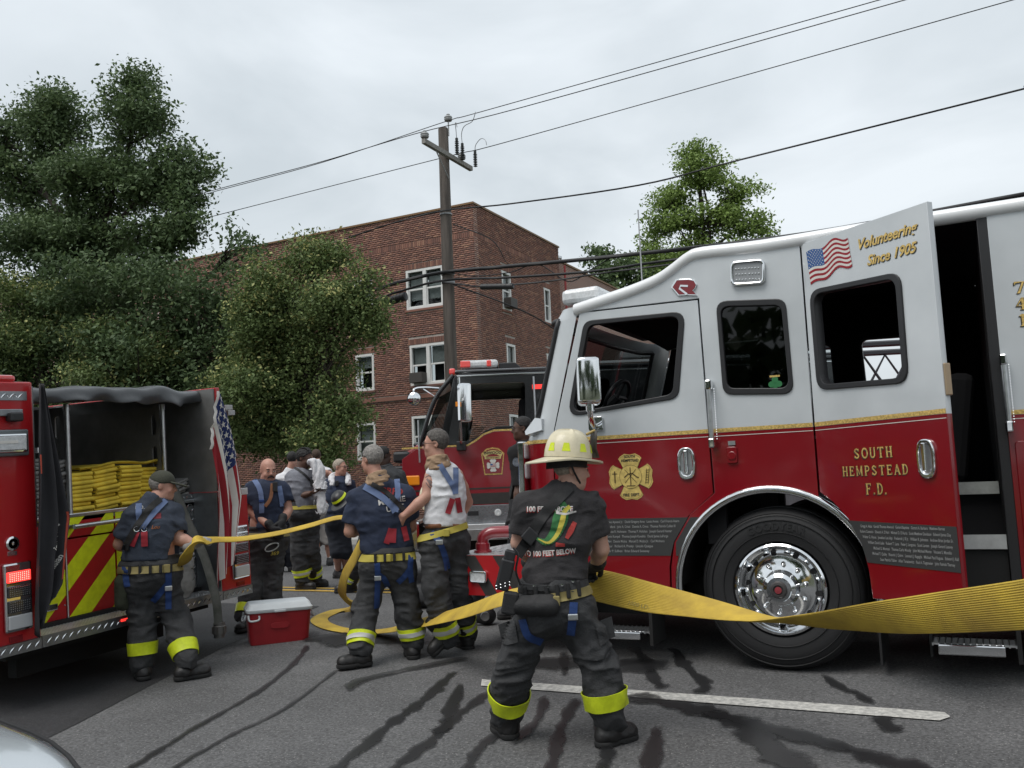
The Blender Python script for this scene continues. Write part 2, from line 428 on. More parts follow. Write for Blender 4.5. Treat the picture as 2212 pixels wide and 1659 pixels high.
# ================================================================ ground and road
asphalt = mat('asphalt', (.098, .098, .099), .85, noise=.3, nscale=1.1, bump=.5, bscale=220, detail=6)
def speckle(m, s1=170, amt=.55):
    n, l, b = nodes(m); src = b.inputs['Base Color'].links[0].from_socket
    c = n.new('ShaderNodeTexCoord'); v = n.new('ShaderNodeTexVoronoi'); v.inputs['Scale'].default_value = s1; l.new(c.outputs['Object'], v.inputs[0])
    r = n.new('ShaderNodeValToRGB'); r.color_ramp.elements[0].position = .05; r.color_ramp.elements[0].color = (1, 1, 1, 1); r.color_ramp.elements[1].position = .30; r.color_ramp.elements[1].color = (0, 0, 0, 1)
    l.new(v.outputs['Distance'], r.inputs[0])
    w = n.new('ShaderNodeTexWhiteNoise'); l.new(v.outputs['Color'], w.inputs['Vector'])
    r2 = n.new('ShaderNodeValToRGB'); r2.color_ramp.elements[0].position = .45; r2.color_ramp.elements[1].position = 1.0; l.new(w.outputs['Value'], r2.inputs[0])
    mu = n.new('ShaderNodeMath'); mu.operation = 'MULTIPLY'; l.new(r.outputs[0], mu.inputs[0]); l.new(r2.outputs[0], mu.inputs[1])
    m2 = n.new('ShaderNodeMath'); m2.operation = 'MULTIPLY'; l.new(mu.outputs[0], m2.inputs[0]); m2.inputs[1].default_value = amt
    mx = n.new('ShaderNodeMixRGB'); mx.inputs[2].default_value = (.42, .41, .39, 1); l.new(m2.outputs[0], mx.inputs[0]); l.new(src, mx.inputs[1]); l.new(mx.outputs[0], b.inputs['Base Color'])
def grain(m, lo=.55, hi=1.5, sc=55):
    n, l, b = nodes(m); src = b.inputs['Base Color'].links[0].from_socket; c = n.new('ShaderNodeTexCoord'); t = n.new('ShaderNodeTexNoise'); t.inputs['Scale'].default_value = sc; t.inputs['Detail'].default_value = 2; t.inputs['Roughness'].default_value = .6; l.new(c.outputs['Object'], t.inputs[0])
    r = n.new('ShaderNodeMapRange'); r.inputs['From Min'].default_value = .3; r.inputs['From Max'].default_value = .7; r.inputs['To Min'].default_value = lo; r.inputs['To Max'].default_value = hi; l.new(t.outputs[0], r.inputs[0])
    mu = n.new('ShaderNodeVectorMath'); mu.operation = 'SCALE'; l.new(src, mu.inputs[0]); l.new(r.outputs[0], mu.inputs['Scale']); l.new(mu.outputs[0], b.inputs['Base Color'])
grain(asphalt)
speckle(asphalt, 60, 1.0)
asphalt2 = mat('darker asphalt', (.022, .022, .024), .7, noise=.35, nscale=1.5, bump=.5, bscale=220); grain(asphalt2); speckle(asphalt2, 75, .3)  # darker asphalt colour for the road left of a slanted edge
dirt = mat('lawn earth', (.05, .06, .025), .95, noise=.4, nscale=.6)
concrete = mat('pavement concrete', (.36, .35, .33), .9, noise=.25, nscale=1.5, bump=.2)
linewhite = mat('worn white line paint', (.60, .59, .55), .75, noise=.3, nscale=30, col2=(.24, .24, .23), detail=10)
lineyel = mat('worn yellow line paint', (.55, .33, .04), .75, noise=.3, nscale=14, col2=(.28, .2, .06), detail=8)
def strip(pts_y, x0, x1, dz=0, n=1):
    b = MB(); b.grid([[(x0 + (x1-x0)*k/n, y, gz(y)+dz) for k in range(n+1)] for y in pts_y]); return b
kind(ob('ground', MB().grid([[(-1500, -1500, -.12), (1500, -1500, -.12)], [(-1500, 1500, -.12), (1500, 1500, -.12)]]).mesh('ground', dirt)))
kind(ob('road', strip([-1.5, 9.34, 17], -400, 400).mesh('road', asphalt)))
b = MB(); b.add([(-5.35, 4.1, 0), (-5.12, 3.4, 0), (-4.6, 1.9, 0), (-30, 1.9, 0), (-30, 8.27, 0), (-6.73, 8.27, 0), (-6.17, 6.22, 0)], [(0, 6, 5, 4, 3, 2, 1)])
b.v = [(x, y, gz(y)+.004) for x, y, z in b.v]
kind(b.build('dark_road_area', asphalt2))
b = MB()
for x0 in (-3.23, -15.4, -27.6):
    b.grid([[(x0+.05, 5.63, gz(5.63)+.008), (x0+2.94, 5.62, gz(5.62)+.008), (x0+2.99, 5.7, gz(5.7)+.008)], [(x0-.03, 5.79, gz(5.79)+.008), (x0+2.96, 5.79, gz(5.79)+.008), (x0+2.99, 5.72, gz(5.72)+.008)]])
kind(b.build('lane_marking', linewhite))
b = MB()
for y in (9.2, 9.42): b.grid([[(-300, y, gz(y)+.008), (300, y, gz(y)+.008)], [(-300, y+.1, gz(y+.1)+.008), (300, y+.1, gz(y+.1)+.008)]])
kind(b.build('centre_line', lineyel))
b = MB(); b.grid([[(-300, y, z), (300, y, z)] for y, z in ((17, .3), (17, .44), (17.02, .455), (17.17, .46), (17.18, .458))])
kind(b.build('kerb', concrete))
b = MB(); b.grid([[(-300, 17.18, .456), (300, 17.18, .456)], [(-300, 19.4, .48), (300, 19.4, .48)]]); kind(b.build('pavement', concrete))
b = MB(); b.grid([[(-300, 19.4, .476), (300, 19.4, .476)], [(-300, 90, .6), (300, 90, .6)]]); kind(b.build('lawn', dirt))
# wet streaks and puddles on the asphalt
wet = bpy.data.materials.new('wet asphalt'); wet.use_nodes = True
n_, l_, b_ = nodes(wet); b_.inputs['Base Color'].default_value = (.016, .016, .017, 1); b_.inputs['Roughness'].default_value = .36; b_.inputs['Specular IOR Level'].default_value = .35
at = n_.new('ShaderNodeAttribute'); at.attribute_name = 'edge'; tcx = n_.new('ShaderNodeTexCoord'); nz = n_.new('ShaderNodeTexNoise'); nz.inputs['Scale'].default_value = 9; nz.inputs['Detail'].default_value = 8; nz.inputs['Roughness'].default_value = .7
l_.new(tcx.outputs['Object'], nz.inputs[0]); ad = n_.new('ShaderNodeMath'); ad.operation = 'ADD'; l_.new(at.outputs['Fac'], ad.inputs[0]); l_.new(nz.outputs[0], ad.inputs[1])
rp = n_.new('ShaderNodeValToRGB'); rp.color_ramp.elements[0].position = .74; rp.color_ramp.elements[1].position = .90; rp.color_ramp.elements[1].color = (.70, .70, .70, 1)
mlt = n_.new('ShaderNodeMath'); mlt.operation = 'MULTIPLY'; mlt.inputs[1].default_value = .85; l_.new(ad.outputs[0], mlt.inputs[0]); l_.new(mlt.outputs[0], rp.inputs[0]); l_.new(rp.outputs[0], b_.inputs['Alpha'])
STREAKS = [
    ([(-5.47, 6.57), (-5.08, 5.93), (-4.70, 5.09), (-4.48, 4.31), (-4.26, 3.64), (-4.0, 2.6)], 0.07), ([(-4.62, 6.01), (-4.20, 4.81), (-4.12, 4.22), (-4.00, 3.69), (-3.7, 2.6)], 0.045),
    ([(-3.61, 6.05), (-3.42, 5.36), (-3.33, 4.94), (-3.28, 4.66), (-3.14, 4.07), (-3.0, 3.2)], 0.12), ([(-3.43, 5.81), (-3.01, 4.88), (-2.90, 4.59), (-2.81, 4.02), (-2.75, 3.2)], 0.12),
    ([(-3.07, 5.60), (-2.98, 5.04), (-2.89, 4.50)], 0.1), ([(-2.57, 4.77), (-2.53, 4.41), (-2.45, 4.14), (-2.4, 3.5)], 0.09), ([(-3.11, 6.88), (-2.64, 5.87)], 0.09),
    ([(-2.60, 7.07), (-2.30, 6.58), (-2.08, 6.08), (-1.92, 5.85)], 0.12), ([(-2.28, 7.14), (-1.98, 6.51), (-1.71, 6.05), (-1.71, 5.78)], 0.12), ([(-1.05, 6.53), (-0.86, 6.15), (-0.77, 6.07), (-0.64, 5.82)], 0.09),
    ([(-0.59, 5.64), (-0.56, 5.49), (-0.48, 5.29)], 0.14), ([(-2.44, 5.62), (-2.24, 4.87), (-2.03, 4.27), (-1.9, 3.6)], 0.1), ([(-2.17, 5.27), (-1.87, 4.65), (-1.78, 4.35), (-1.6, 3.6)], 0.1),
    ([(-2.21, 5.69), (-1.62, 5.47), (-1.30, 5.28), (-1.15, 5.03), (-0.89, 4.63), (-.6, 4.0)], 0.2), ([(-1.69, 5.50), (-0.90, 5.10), (-0.37, 4.80), (.3, 4.5)], 0.15), ([(-1.76, 5.19), (-1.56, 4.42), (-1.4, 3.6)], 0.13),
    ([(-3.5, 6.2), (-2.65, 6.4), (-1.98, 6.4)], 0.35), ([(-2.65, 5.57), (-2.45, 4.99), (-2.38, 4.49)], 0.08), ([(-3.6, 6.5), (-4.1, 5.6), (-4.0, 5.2)], .12), ([(-5.6, 6.9), (-5.2, 6.7), (-4.6, 6.9), (-4.1, 6.9)], .4)]
for i, (pts, w) in enumerate(STREAKS):
    P = smoothpts(pts, 10); rows = []; ed = []
    for k, p in enumerate(P):
        t = P[min(k+1, len(P)-1)]-P[max(k-1, 0)]; t = t/np.linalg.norm(t); nn = np.array((-t[1], t[0])); ww = w*(1+.25*math.sin(k*.7+i)+.2*math.sin(k*1.9+2*i))*(.62 if w < .15 else .8); j = np.array((rnd.gauss(0, w*.04), rnd.gauss(0, w*.04)))
        rows.append([(p[0]+nn[0]*ww*u+j[0], p[1]+nn[1]*ww*u+j[1]) for u in (-1, -.5, 0, .5, 1)]); e = min(1, k/3, (len(P)-1-k)/3)
        ed += [0, .55*e, .8*e, .55*e, 0]
    me = MB().grid([[(x, y, gz(y)+.009+.0005*i) for x, y in r_] for r_ in rows]).mesh('wet_streak', wet, fix=False)
    at_ = me.attributes.new('edge', 'FLOAT', 'POINT'); at_.data.foreach_set('value', ed); kind(ob('wet_streak', me))

# ================================================================ brick apartment building
mortar = mat('mortar', (.40, .355, .32), .95, noise=.2, nscale=3)
wfr = mat('white window frame', (.72, .72, .7), .5, noise=.08, nscale=6)
blind = mat('window blind', (.42, .43, .42), .8, noise=.25, nscale=2)
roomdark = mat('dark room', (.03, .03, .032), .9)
brick = bpy.data.materials.new('brick'); brick.use_nodes = True; n_, l_, b_ = nodes(brick); b_.inputs['Roughness'].default_value = .9
at = n_.new('ShaderNodeAttribute'); at.attribute_name = 'tone'; oi = n_.new('ShaderNodeObjectInfo'); ad = n_.new('ShaderNodeMath'); ad.operation = 'ADD'; l_.new(at.outputs['Fac'], ad.inputs[0]); l_.new(oi.outputs['Random'], ad.inputs[1])
fr_ = n_.new('ShaderNodeMath'); fr_.operation = 'FRACT'; l_.new(ad.outputs[0], fr_.inputs[0])
rp = n_.new('ShaderNodeValToRGB'); e_ = rp.color_ramp.elements; e_[0].color = (.19, .100, .080, 1); e_[1].color = (.40, .22, .15, 1); q = e_.new(.5); q.color = (.27, .130, .098, 1); q = e_.new(.8); q.color = (.32, .155, .112, 1)
l_.new(fr_.outputs[0], rp.inputs[0]); tcx = n_.new('ShaderNodeTexCoord'); nz = n_.new('ShaderNodeTexNoise'); nz.inputs['Scale'].default_value = .35; l_.new(tcx.outputs['Object'], nz.inputs[0])
mx = n_.new('ShaderNodeMixRGB'); mx.blend_type = 'MULTIPLY'; mx.inputs[0].default_value = .5; l_.new(rp.outputs[0], mx.inputs[1]); l_.new(nz.outputs[0], mx.inputs[2]); l_.new(mx.outputs[0], b_.inputs['Base Color'])
mx.inputs[0].default_value = .35
brickfar = bpy.data.materials.new('brick courses'); brickfar.use_nodes = True; n_, l_, b_ = nodes(brickfar); b_.inputs['Roughness'].default_value = .9
bt = n_.new('ShaderNodeTexBrick'); bt.inputs['Scale'].default_value = 1; bt.inputs['Brick Width'].default_value = .215; bt.inputs['Row Height'].default_value = .075; bt.inputs['Mortar Size'].default_value = .01
bt.inputs['Color1'].default_value = (.32, .155, .112, 1); bt.inputs['Color2'].default_value = (.23, .115, .088, 1); bt.inputs['Mortar'].default_value = (.40, .355, .32, 1)
uvn = n_.new('ShaderNodeTexCoord'); l_.new(uvn.outputs['UV'], bt.inputs[0]); l_.new(bt.outputs[0], b_.inputs['Base Color'])
BX, BY, BH = -15.46, 28.0, 11.73
apt = thing('apartment_building', 'three storey red brick apartment building with white windows behind the utility pole', 'building', (BX, BY, .3))
def uvwall(name, quad, parent, m):
    me = mesh_np(name, quad, [(0, 1, 2, 3)], m); uv = me.uv_layers.new(name='UVMap')
    d = Vector(quad[1])-Vector(quad[0]); hx = Vector((d.x, d.y, 0)).length
    for k, c in enumerate(((0, quad[0][2]), (hx, quad[1][2]), (hx, quad[2][2]), (0, quad[3][2]))): uv.data[k].uv = c
    return ob(name, me, parent)
# (face, u0, u1, z0, z1, kind) ; front face: u = -x from the corner, side face: u = y from the corner
WF = [(1.34, 2.96, 8.14, 9.64, 'double'), (1.30, 2.88, 5.28, 6.79, 'doubleac'), (1.30, 2.88, 2.65, 4.15, 'double'), (4.52, 5.37, 8.15, 9.57, 'single'), (4.52, 5.37, 5.27, 6.68, 'single'), (4.52, 5.37, 2.65, 4.05, 'single'), (8.3, 9.9, 8.14, 9.64, 'double'), (8.3, 9.9, 5.28, 6.79, 'double'), (12.2, 13.1, 5.28, 6.79, 'single')]
WS = [(2.08, 2.82, 8.15, 9.66, 'singleac'), (5.9, 6.5, 8.2, 9.66, 'single'), (2.25, 2.98, 5.33, 6.86, 'single'), (5.9, 6.5, 5.33, 6.86, 'single'), (2.25, 2.98, 2.6, 4.15, 'single')]
z_ = lambda z: z-.3
for face, WL in (('front', WF), ('side', WS)):
    ulen = 16.0 if face == 'front' else 7.62
    sg = -1 if face == 'front' else 1
    hol = [[(sg*u0, z_(z0)), (sg*u1, z_(z0)), (sg*u1, z_(z1)), (sg*u0, z_(z1))] for u0, u1, z0, z1, k in WL]
    base = [(0, -.4), (sg*ulen, -.4), (sg*ulen, z_(BH)), (0, z_(BH))]
    if face == 'front': plate('front_wall', base, hol, .3, mortar, apt, y=.012, smooth=False)
    else: plate('side_wall', [(a if a else .32, c) for a, c in base], hol, .3, mortar, apt, y=-.312, axis='yz', smooth=False)
    def P(u, d, z):     # u along the face, d out of it
        return (-u, -d, z_(z)) if face == 'front' else (d, u, z_(z))
    # joined bricks of the field
    vv = []; ff = []; tone = []; bl, bh_, pu, pz = .200, .058, .2145, .0755
    rws = int((BH-.1)/pz); ZN = []
    for (u0, u1, w0, w1, k) in WL:
        ZN += [(u0, u1, w0, w1), (u0-.05, u1+.05, w0-.09, w0)] + ([(u0-.06, u1+.06, w1, w1+.26)] if u0 < 7 and w0 > 5 else [])
    umax = ulen
    for r_ in range(rws):
        z0 = .32+r_*pz
        if z0 < .4 or z0+bh_ > BH-.02: continue
        if face == 'front' and 4.78 < z0+bh_ and z0 < 4.97: continue
        u = -(r_ % 2)*pu/2
        while u < umax:
            a0, a1 = max(u, 0.0), min(u+bl, umax); u += pu
            if a1-a0 < .03 or (a0 < 8.6 and 10.50 < z0+bh_ and z0 < 10.73): continue
            skip = False
            for (ua, ub, za, zb) in ZN:
                if z0 < zb and z0+bh_ > za and a1 > ua and a0 < ub:
                    if a0 < ua-.012: a1 = ua-.004
                    elif a1 > ub+.012: a0 = ub+.004
                    else: skip = True; break
            if skip or a1-a0 < .02: continue
            if face == 'front' and a0 == 0: a0 = -.009
            d = .004+rnd.random()*.006; o = len(vv); dz = rnd.uniform(-.002, .002)
            vv += [P(a0, d, z0+dz), P(a1, d, z0+dz), P(a1, d, z0+bh_+dz), P(a0, d, z0+bh_+dz), P(a0, -.02, z0+dz), P(a1, -.02, z0+dz), P(a1, -.02, z0+bh_+dz), P(a0, -.02, z0+bh_+dz)]
            for q in ((0, 1, 2, 3), (4, 5, 1, 0), (5, 6, 2, 1), (6, 7, 3, 2), (7, 4, 0, 3)): ff.append(tuple(i+o for i in q))
            tone += [rnd.random()]*8
    F_ = np.array(ff); F_ = F_[:, ::-1] if face == 'front' else F_
    me = mesh_np('brick_field', np.array(vv), F_, brick); at_ = me.attributes.new('tone', 'FLOAT', 'POINT'); at_.data.foreach_set('value', tone)
    kind(ob('brick_field', me, apt), 'stuff')
    # soldier bricks that can be picked apart: frieze course and window lintels
    bs = MB()
    sb = (lambda a, b_: bs.box(a, b_))
    if face == 'front': bs.box((-.036, -.012, 0), (.036, .02, .205))
    else: bs.box((-.02, -.036, 0), (.012, .036, .205))
    sm = bs.mesh('brick', brick)
    runs = [(0, min(umax, 8.6), 10.515)] + [(u0-.06, u1+.06, w1+.03) for (u0, u1, w0, w1, k) in WL if u0 < 7 and w0 > 5]
    for ua, ub, zz in runs:
        nb = int((ub-ua)/.084)
        for k in range(nb):
            u = ua+(k+.5)*(ub-ua)/nb; o = ob('brick', sm, apt); o.location = P(u, rnd.uniform(0, .006), zz+rnd.uniform(-.003, .003))
    # windows
    for (u0, u1, w0, w1, k) in WL:
        if face == 'side' and w0 < 3: pass
        def bx(m_, ua, ub, za, zb, da, db):
            p, q_ = P(ua, da, za), P(ub, db, zb); m_.box([min(p[i], q_[i]) for i in range(3)], [max(p[i], q_[i]) for i in range(3)])
        f = MB(); t = .085
        bx(f, u0, u0+t, w0, w1, -.09, .02); bx(f, u1-t, u1, w0, w1, -.09, .02); bx(f, u0+t, u1-t, w1-t, w1, -.09, .02); bx(f, u0+t, u1-t, w0, w0+t, -.09, .02)
        cells = [(u0+t, u1-t)]
        if 'double' in k:
            um = (u0+u1)/2; bx(f, um-.07, um+.07, w0+t, w1-t, -.09, .02); cells = [(u0+t, um-.07), (um+.07, u1-t)]
        wn = f.build('window', wfr, apt)
        for ci, (a, c) in enumerate(cells):
            zm = (w0+w1)/2; s_ = MB()
            bx(s_, a, c, zm-.03, zm+.03, -.09, -.02); bx(s_, a, a+.04, w0+t, zm-.03, -.09, -.02); bx(s_, c-.04, c, w0+t, zm-.03, -.09, -.02); bx(s_, a+.04, c-.04, w0+t, w0+t+.04, -.09, -.02)
            s_.build('sash', wfr, wn)
            g = MB(); bx(g, a, c, w0+t, w1-t, -.075, -.07); g.build('pane', pane_clear, wn)
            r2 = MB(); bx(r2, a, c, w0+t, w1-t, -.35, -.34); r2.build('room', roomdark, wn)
            bl_ = MB(); low = rnd.choice((.5, .62, .35, .8)); bx(bl_, a+.02, c-.02, w1-t-(w1-w0-2*t)*low, w1-t, -.16, -.15); bl_.build('blind', blind, wn)
        sl_ = MB(); bx(sl_, u0-.05, u1+.05, w0-.08, w0-.001, -.05, .05); sl_.build('sill', brick, wn)
        if 'ac' in k:
            ac = MB(); ua = cells[-1][0]+.03 if face == 'front' else u0+.1; bx(ac, ua, ua+.55, w0+.08, w0+.45, -.1, .32); ac.build('air_conditioner', mat('ac case', (.06, .055, .05) if face == 'front' else (.6, .6, .58), .6), wn, bevel=.01)
b = MB(); b.box((-16, -.06, z_(4.80)), (.06, .0, z_(4.95))); b.build('belt_course', brick, apt)
cop = mat('brown metal coping', (.20, .11, .045), .5)
b = MB(); b.box((-16.0, -.05, z_(BH)), (.05, .3, z_(BH)+.07)); b.box((-.25, .3, z_(BH)), (.05, 7.65, z_(BH)+.07)); b.build('coping', cop, apt)
b = MB(); b.add([(-16, .3, z_(BH)-.5), (-.3, .3, z_(BH)-.5), (-.3, 7.6, z_(BH)-.5), (-16, 7.6, z_(BH)-.5)], [(0, 1, 2, 3)]); b.build('roof', mat('roof felt', (.05, .05, .05), .9), apt)
uvwall('far_front_wall', [(-60, 0, -.4), (-16, 0, -.4), (-16, 0, z_(BH)), (-60, 0, z_(BH))], apt, brickfar)
wing = thing('apartment_wing', 'lower brick wing running back behind the corner of the apartment building', 'building', (BX, BY+7.62, .3))
uvwall('side_wall', [(-.06, 0, -.4), (-.06, 30, -.4), (-.06, 30, 10.85), (-.06, 0, 10.85)], wing, brickfar)
b = MB(); b.box((-.3, .0, 10.85), (0, 30, 10.93)); b.build('coping', cop, wing)
b = MB(); b.box((-12, 0.02, 10.3), (-.3, 30, 10.4)); b.build('roof', MATS['roof felt'], wing)
uvwall('back_wall', [(-.3, .03, 10), (-12, .03, 10), (-12, .03, 10.85), (-.3, .03, 10.85)], wing, brickfar)
redpipe = mat('red pipe', (.3, .03, .03), .5)
b = MB(); b.tube([(.12, .35, 5), (.12, .35, 10.7)], .05); b.build('standpipe', redpipe, wing)
b = MB(); b.lathe([(.22, 10.93), (.22, 11.2), (.3, 11.22), (.3, 11.32), (.02, 11.38)], (-.6, 1.0, 0)); b.build('roof_vent', alu, wing)

# ================================================================ utility pole and cables
wood = mat('weathered pole wood', (.105, .09, .078), .9, noise=.55, nscale=9, stretch=(1, 1, .06), bump=.6, bscale=20)
cable = mat('black cable', (.012, .012, .014), .6); wiregrey = mat('bare wire', (.28, .29, .3), .5, .4); porc = mat('grey porcelain', (.3, .31, .31), .35)
PX, PY = -12.15, 20.5
pole = thing('utility_pole', 'weathered wooden utility pole with a crossarm rising in front of the brick building', 'utility pole', (PX, PY, .24))
b = MB(); b.lathe([(.185, -.3), (.175, 2), (.165, 5), (.15, 8.5), (.136, 11.0), (.128, 11.04), (.0, 11.05)], n=20); b.build('post', wood, pole, smooth=40)
greywood = mat('grey crossarm wood', (.26, .25, .23), .9, noise=.3, nscale=12)
b = MB(); b.box((.14, -1.35, 10.14), (.25, 1.15, 10.27)); b.build('crossarm', greywood, pole, bevel=.008)
for y in (-.75,):
    b = MB(); b.tube([(.2, y, 10.15), (.14, -.03, 9.6)], .018); b.build('brace', porc, pole)
def pin(x, y, z, h0=.12):
    b = MB(); b.tube([(x, y, z), (x, y, z+h0)], .018); b.lathe([(.03, h0), (.10, h0+.01), (.115, h0+.05), (.10, h0+.07), (.115, h0+.1), (.1, h0+.13), (.045, h0+.16), (.05, h0+.19), (.0, h0+.2)], (x, y, z), n=14)
    b.build('insulator', porc, pole, smooth=50)
pin(.2, -1.28, 10.27, .03); pin(.16, .02, 10.8, .42); pin(.2, .62, 10.27, .04)
for x, y, z in ((.3, .2, 10.3), (.3, .5, 10.25), (.3, 1.22, 10.27)):
    b = MB(); pr = []
    for k in range(8): pr += [(.03, .05*k), (.062, .05*k+.012), (.03, .05*k+.03)]
    b.lathe([(.0, -.02)]+pr+[(.04, .4), (.04, .47), (0, .48)], (x, y, z), n=12); b.build('arrester', mat('dark polymer', (.05, .055, .055), .5), pole, smooth=50)
for pts in ([(.3, .2, 10.77), (.3, .18, 11.0), (.33, .1, 11.14), (.42, .0, 11.1), (.44, .0, 10.98)], [(.3, .5, 10.72), (.32, .45, 10.98), (.5, .3, 11.1), (.85, .1, 11.08), (1.0, .0, 11.2), (1.02, 0, 11.28)], [(.3, 1.22, 10.74), (.4, 1.1, 10.85), (.7, .85, 10.88), (.95, .64, 10.72), (1.0, .62, 10.56)]):
    b = MB(); b.tube(smoothpts(pts, 6), .010, 5); b.build('jumper', wiregrey, pole)
for z0, z1, r_ in ((8.60, 8.64, .17), (6.72, 6.78, .18), (6.95, 7.0, .18)): b = MB(); b.lathe([(r_-.02, z0), (r_, z0), (r_, z1), (r_-.02, z1)], n=18); b.build('pole_band', wiregrey, pole)
WIRES = [
    ('power_line', 'topmost thin power line on the pin at the top of the utility pole', .012, 20.50, [(-60, 11.2), (-26.21, 10.98), (-20.44, 11.07), (-16.24, 11.16), (-12.05, 11.46), (-11.09, 11.48), (-5.12, 11.64), (-0.99, 11.75), (0.83, 11.83), (20, 12.6)]),
    ('power_line', 'thin power line on the near end of the crossarm, second from the top', .012, 19.22, [(-60, 10.6), (-25.05, 10.38), (-19.55, 10.52), (-15.53, 10.58), (-12.2, 10.72), (-9.05, 10.72), (-0.42, 10.98), (1.27, 11.05), (20, 11.8)]),
    ('power_line', 'thin power line on the far side of the crossarm, third from the top', .012, 21.12, [(-60, 10.6), (-27.09, 10.37), (-22.17, 10.52), (-14.05, 10.70), (-12.0, 10.74), (-10.02, 10.78), (1.58, 11.31), (3.33, 11.40), (20, 12.2)]),
    ('neutral_cable', 'twisted neutral cable clamped to the pole at the height of the brick parapet', .021, 20.30, [(-60, 8.8), (-19.69, 8.42), (-16.13, 8.59), (-13.88, 8.83), (-12.10, 8.91), (-10.06, 8.74), (-6.62, 8.58), (-4.17, 8.72), (1.53, 9.04), (3.01, 9.17), (20, 10)]),
    ('cable_bundle', 'thick black bundle of cables crossing above the silver truck roof', .05, 20.30, [(-60, 7.2), (-19.70, 6.85), (-15.19, 6.98), (-13.62, 7.16), (-12.17, 7.23), (-10.20, 7.11), (-7.18, 6.93), (-2.88, 6.77), (1.34, 6.89), (3.53, 6.93), (20, 7.4)]),
    ('cable', 'black cable strung just below the thick bundle, passing the pole', .032, 20.26, [(-60, 7), (-19.70, 6.54), (-15.12, 6.70), (-13.63, 6.88), (-12.17, 7.00), (-10.21, 6.81), (-8.04, 6.65), (-6.16, 6.63), (1.31, 6.56), (20, 7)]),
    ('cable', 'lowest black cable from the pole, carrying the right splice closure', .022, 20.22, [(-12.17, 6.95), (-11.44, 6.77), (-10.89, 6.66), (-9.18, 6.55), (-7.68, 6.55), (-6.17, 6.52), (1.29, 6.33), (20, 6.6)]),
    ('cable', 'loose thin black cable drooping beneath the thick bundle right of the pole', .014, 20.34, [(-12.0, 7.2), (-11.2, 7.0), (-10.2, 6.96), (-9.4, 7.05), (-8.6, 6.5), (-8.0, 6.7), (-7.4, 6.95)])]
for nm, lb, r_, y, pts in WIRES:
    b = MB(); P = smoothpts([(p[0], y, p[1]) for p in pts], 6); b.tube(P, r_, 6); tag(b.build(nm, cable, smooth=60), lb, 'cable', 'overhead cables')
b = MB(); b.tube(smoothpts([(-11.95, 20.4, 6.9), (-10.9, 23.2, 6.3), (-11.0, 26, 5.7), (-13, 29.0, 5.3), (BX+.03, 31.5, 5.0)], 8), .022, 6)
tag(b.build('service_drop', cable), 'black service cable sloping down from the pole towards the brick side wall', 'cable')
b = MB(); b.tube(smoothpts([(-12.0, 20.6, 8.6), (-12.6, 24, 9.0), (-14.2, 28, 9.4), (BX+.03, 31, 10.0)], 8), .016, 6)
tag(b.build('service_drop', cable), 'thin service cable from the pole up to the brick parapet', 'cable')
for x0, z0, x1, z1, r_, lb in ((-14.05, 6.62, -13.30, 6.72, .12, 'black splice closure hanging on the cables left of the utility pole'), (-11.0, 6.66, -10.05, 6.55, .075, 'slim black splice closure hanging on the cables right of the utility pole')):
    b = MB(); d = Vector((x1-x0, 0, z1-z0)); b.tube([(x0, 20.2, z0), (x0+.02, 20.2, z0), (x1-.02, 20.2, z1), (x1, 20.2, z1)], [r_*.7, r_, r_, r_*.7], 10)
    for k in range(7):
        t = (k+.5)/7; c = Vector((x0, 20.2, z0))+d*t; b.tube([c-d.normalized()*.015, c+d.normalized()*.015], r_*1.08, 10)
    tag(b.build('splice_closure', blackp, smooth=40), lb, 'cable box')

# ================================================================ trees
def leafmat(name, c0, c1, c2):
    m = bpy.data.materials.new(name); m.use_nodes = True; n, l, b = nodes(m); b.inputs['Roughness'].default_value = .6; b.inputs['Specular IOR Level'].default_value = .3
    a = n.new('ShaderNodeAttribute'); a.attribute_name = 'tone'; r = n.new('ShaderNodeValToRGB'); e = r.color_ramp.elements
    e[0].color = (*c0, 1); e[1].color = (*c2, 1); q = e.new(.6); q.color = (*c1, 1); l.new(a.outputs['Fac'], r.inputs[0]); l.new(r.outputs[0], b.inputs['Base Color'])
    t = n.new('ShaderNodeBsdfTranslucent'); l.new(r.outputs[0], t.inputs[0]); mx = n.new('ShaderNodeMixShader'); mx.inputs[0].default_value = .25
    o = n['Material Output']; l.new(b.outputs[0], mx.inputs[1]); l.new(t.outputs[0], mx.inputs[2]); l.new(mx.outputs[0], o.inputs[0]); return m
bark = mat('bark', (.045, .036, .028), .95, noise=.4, nscale=6)
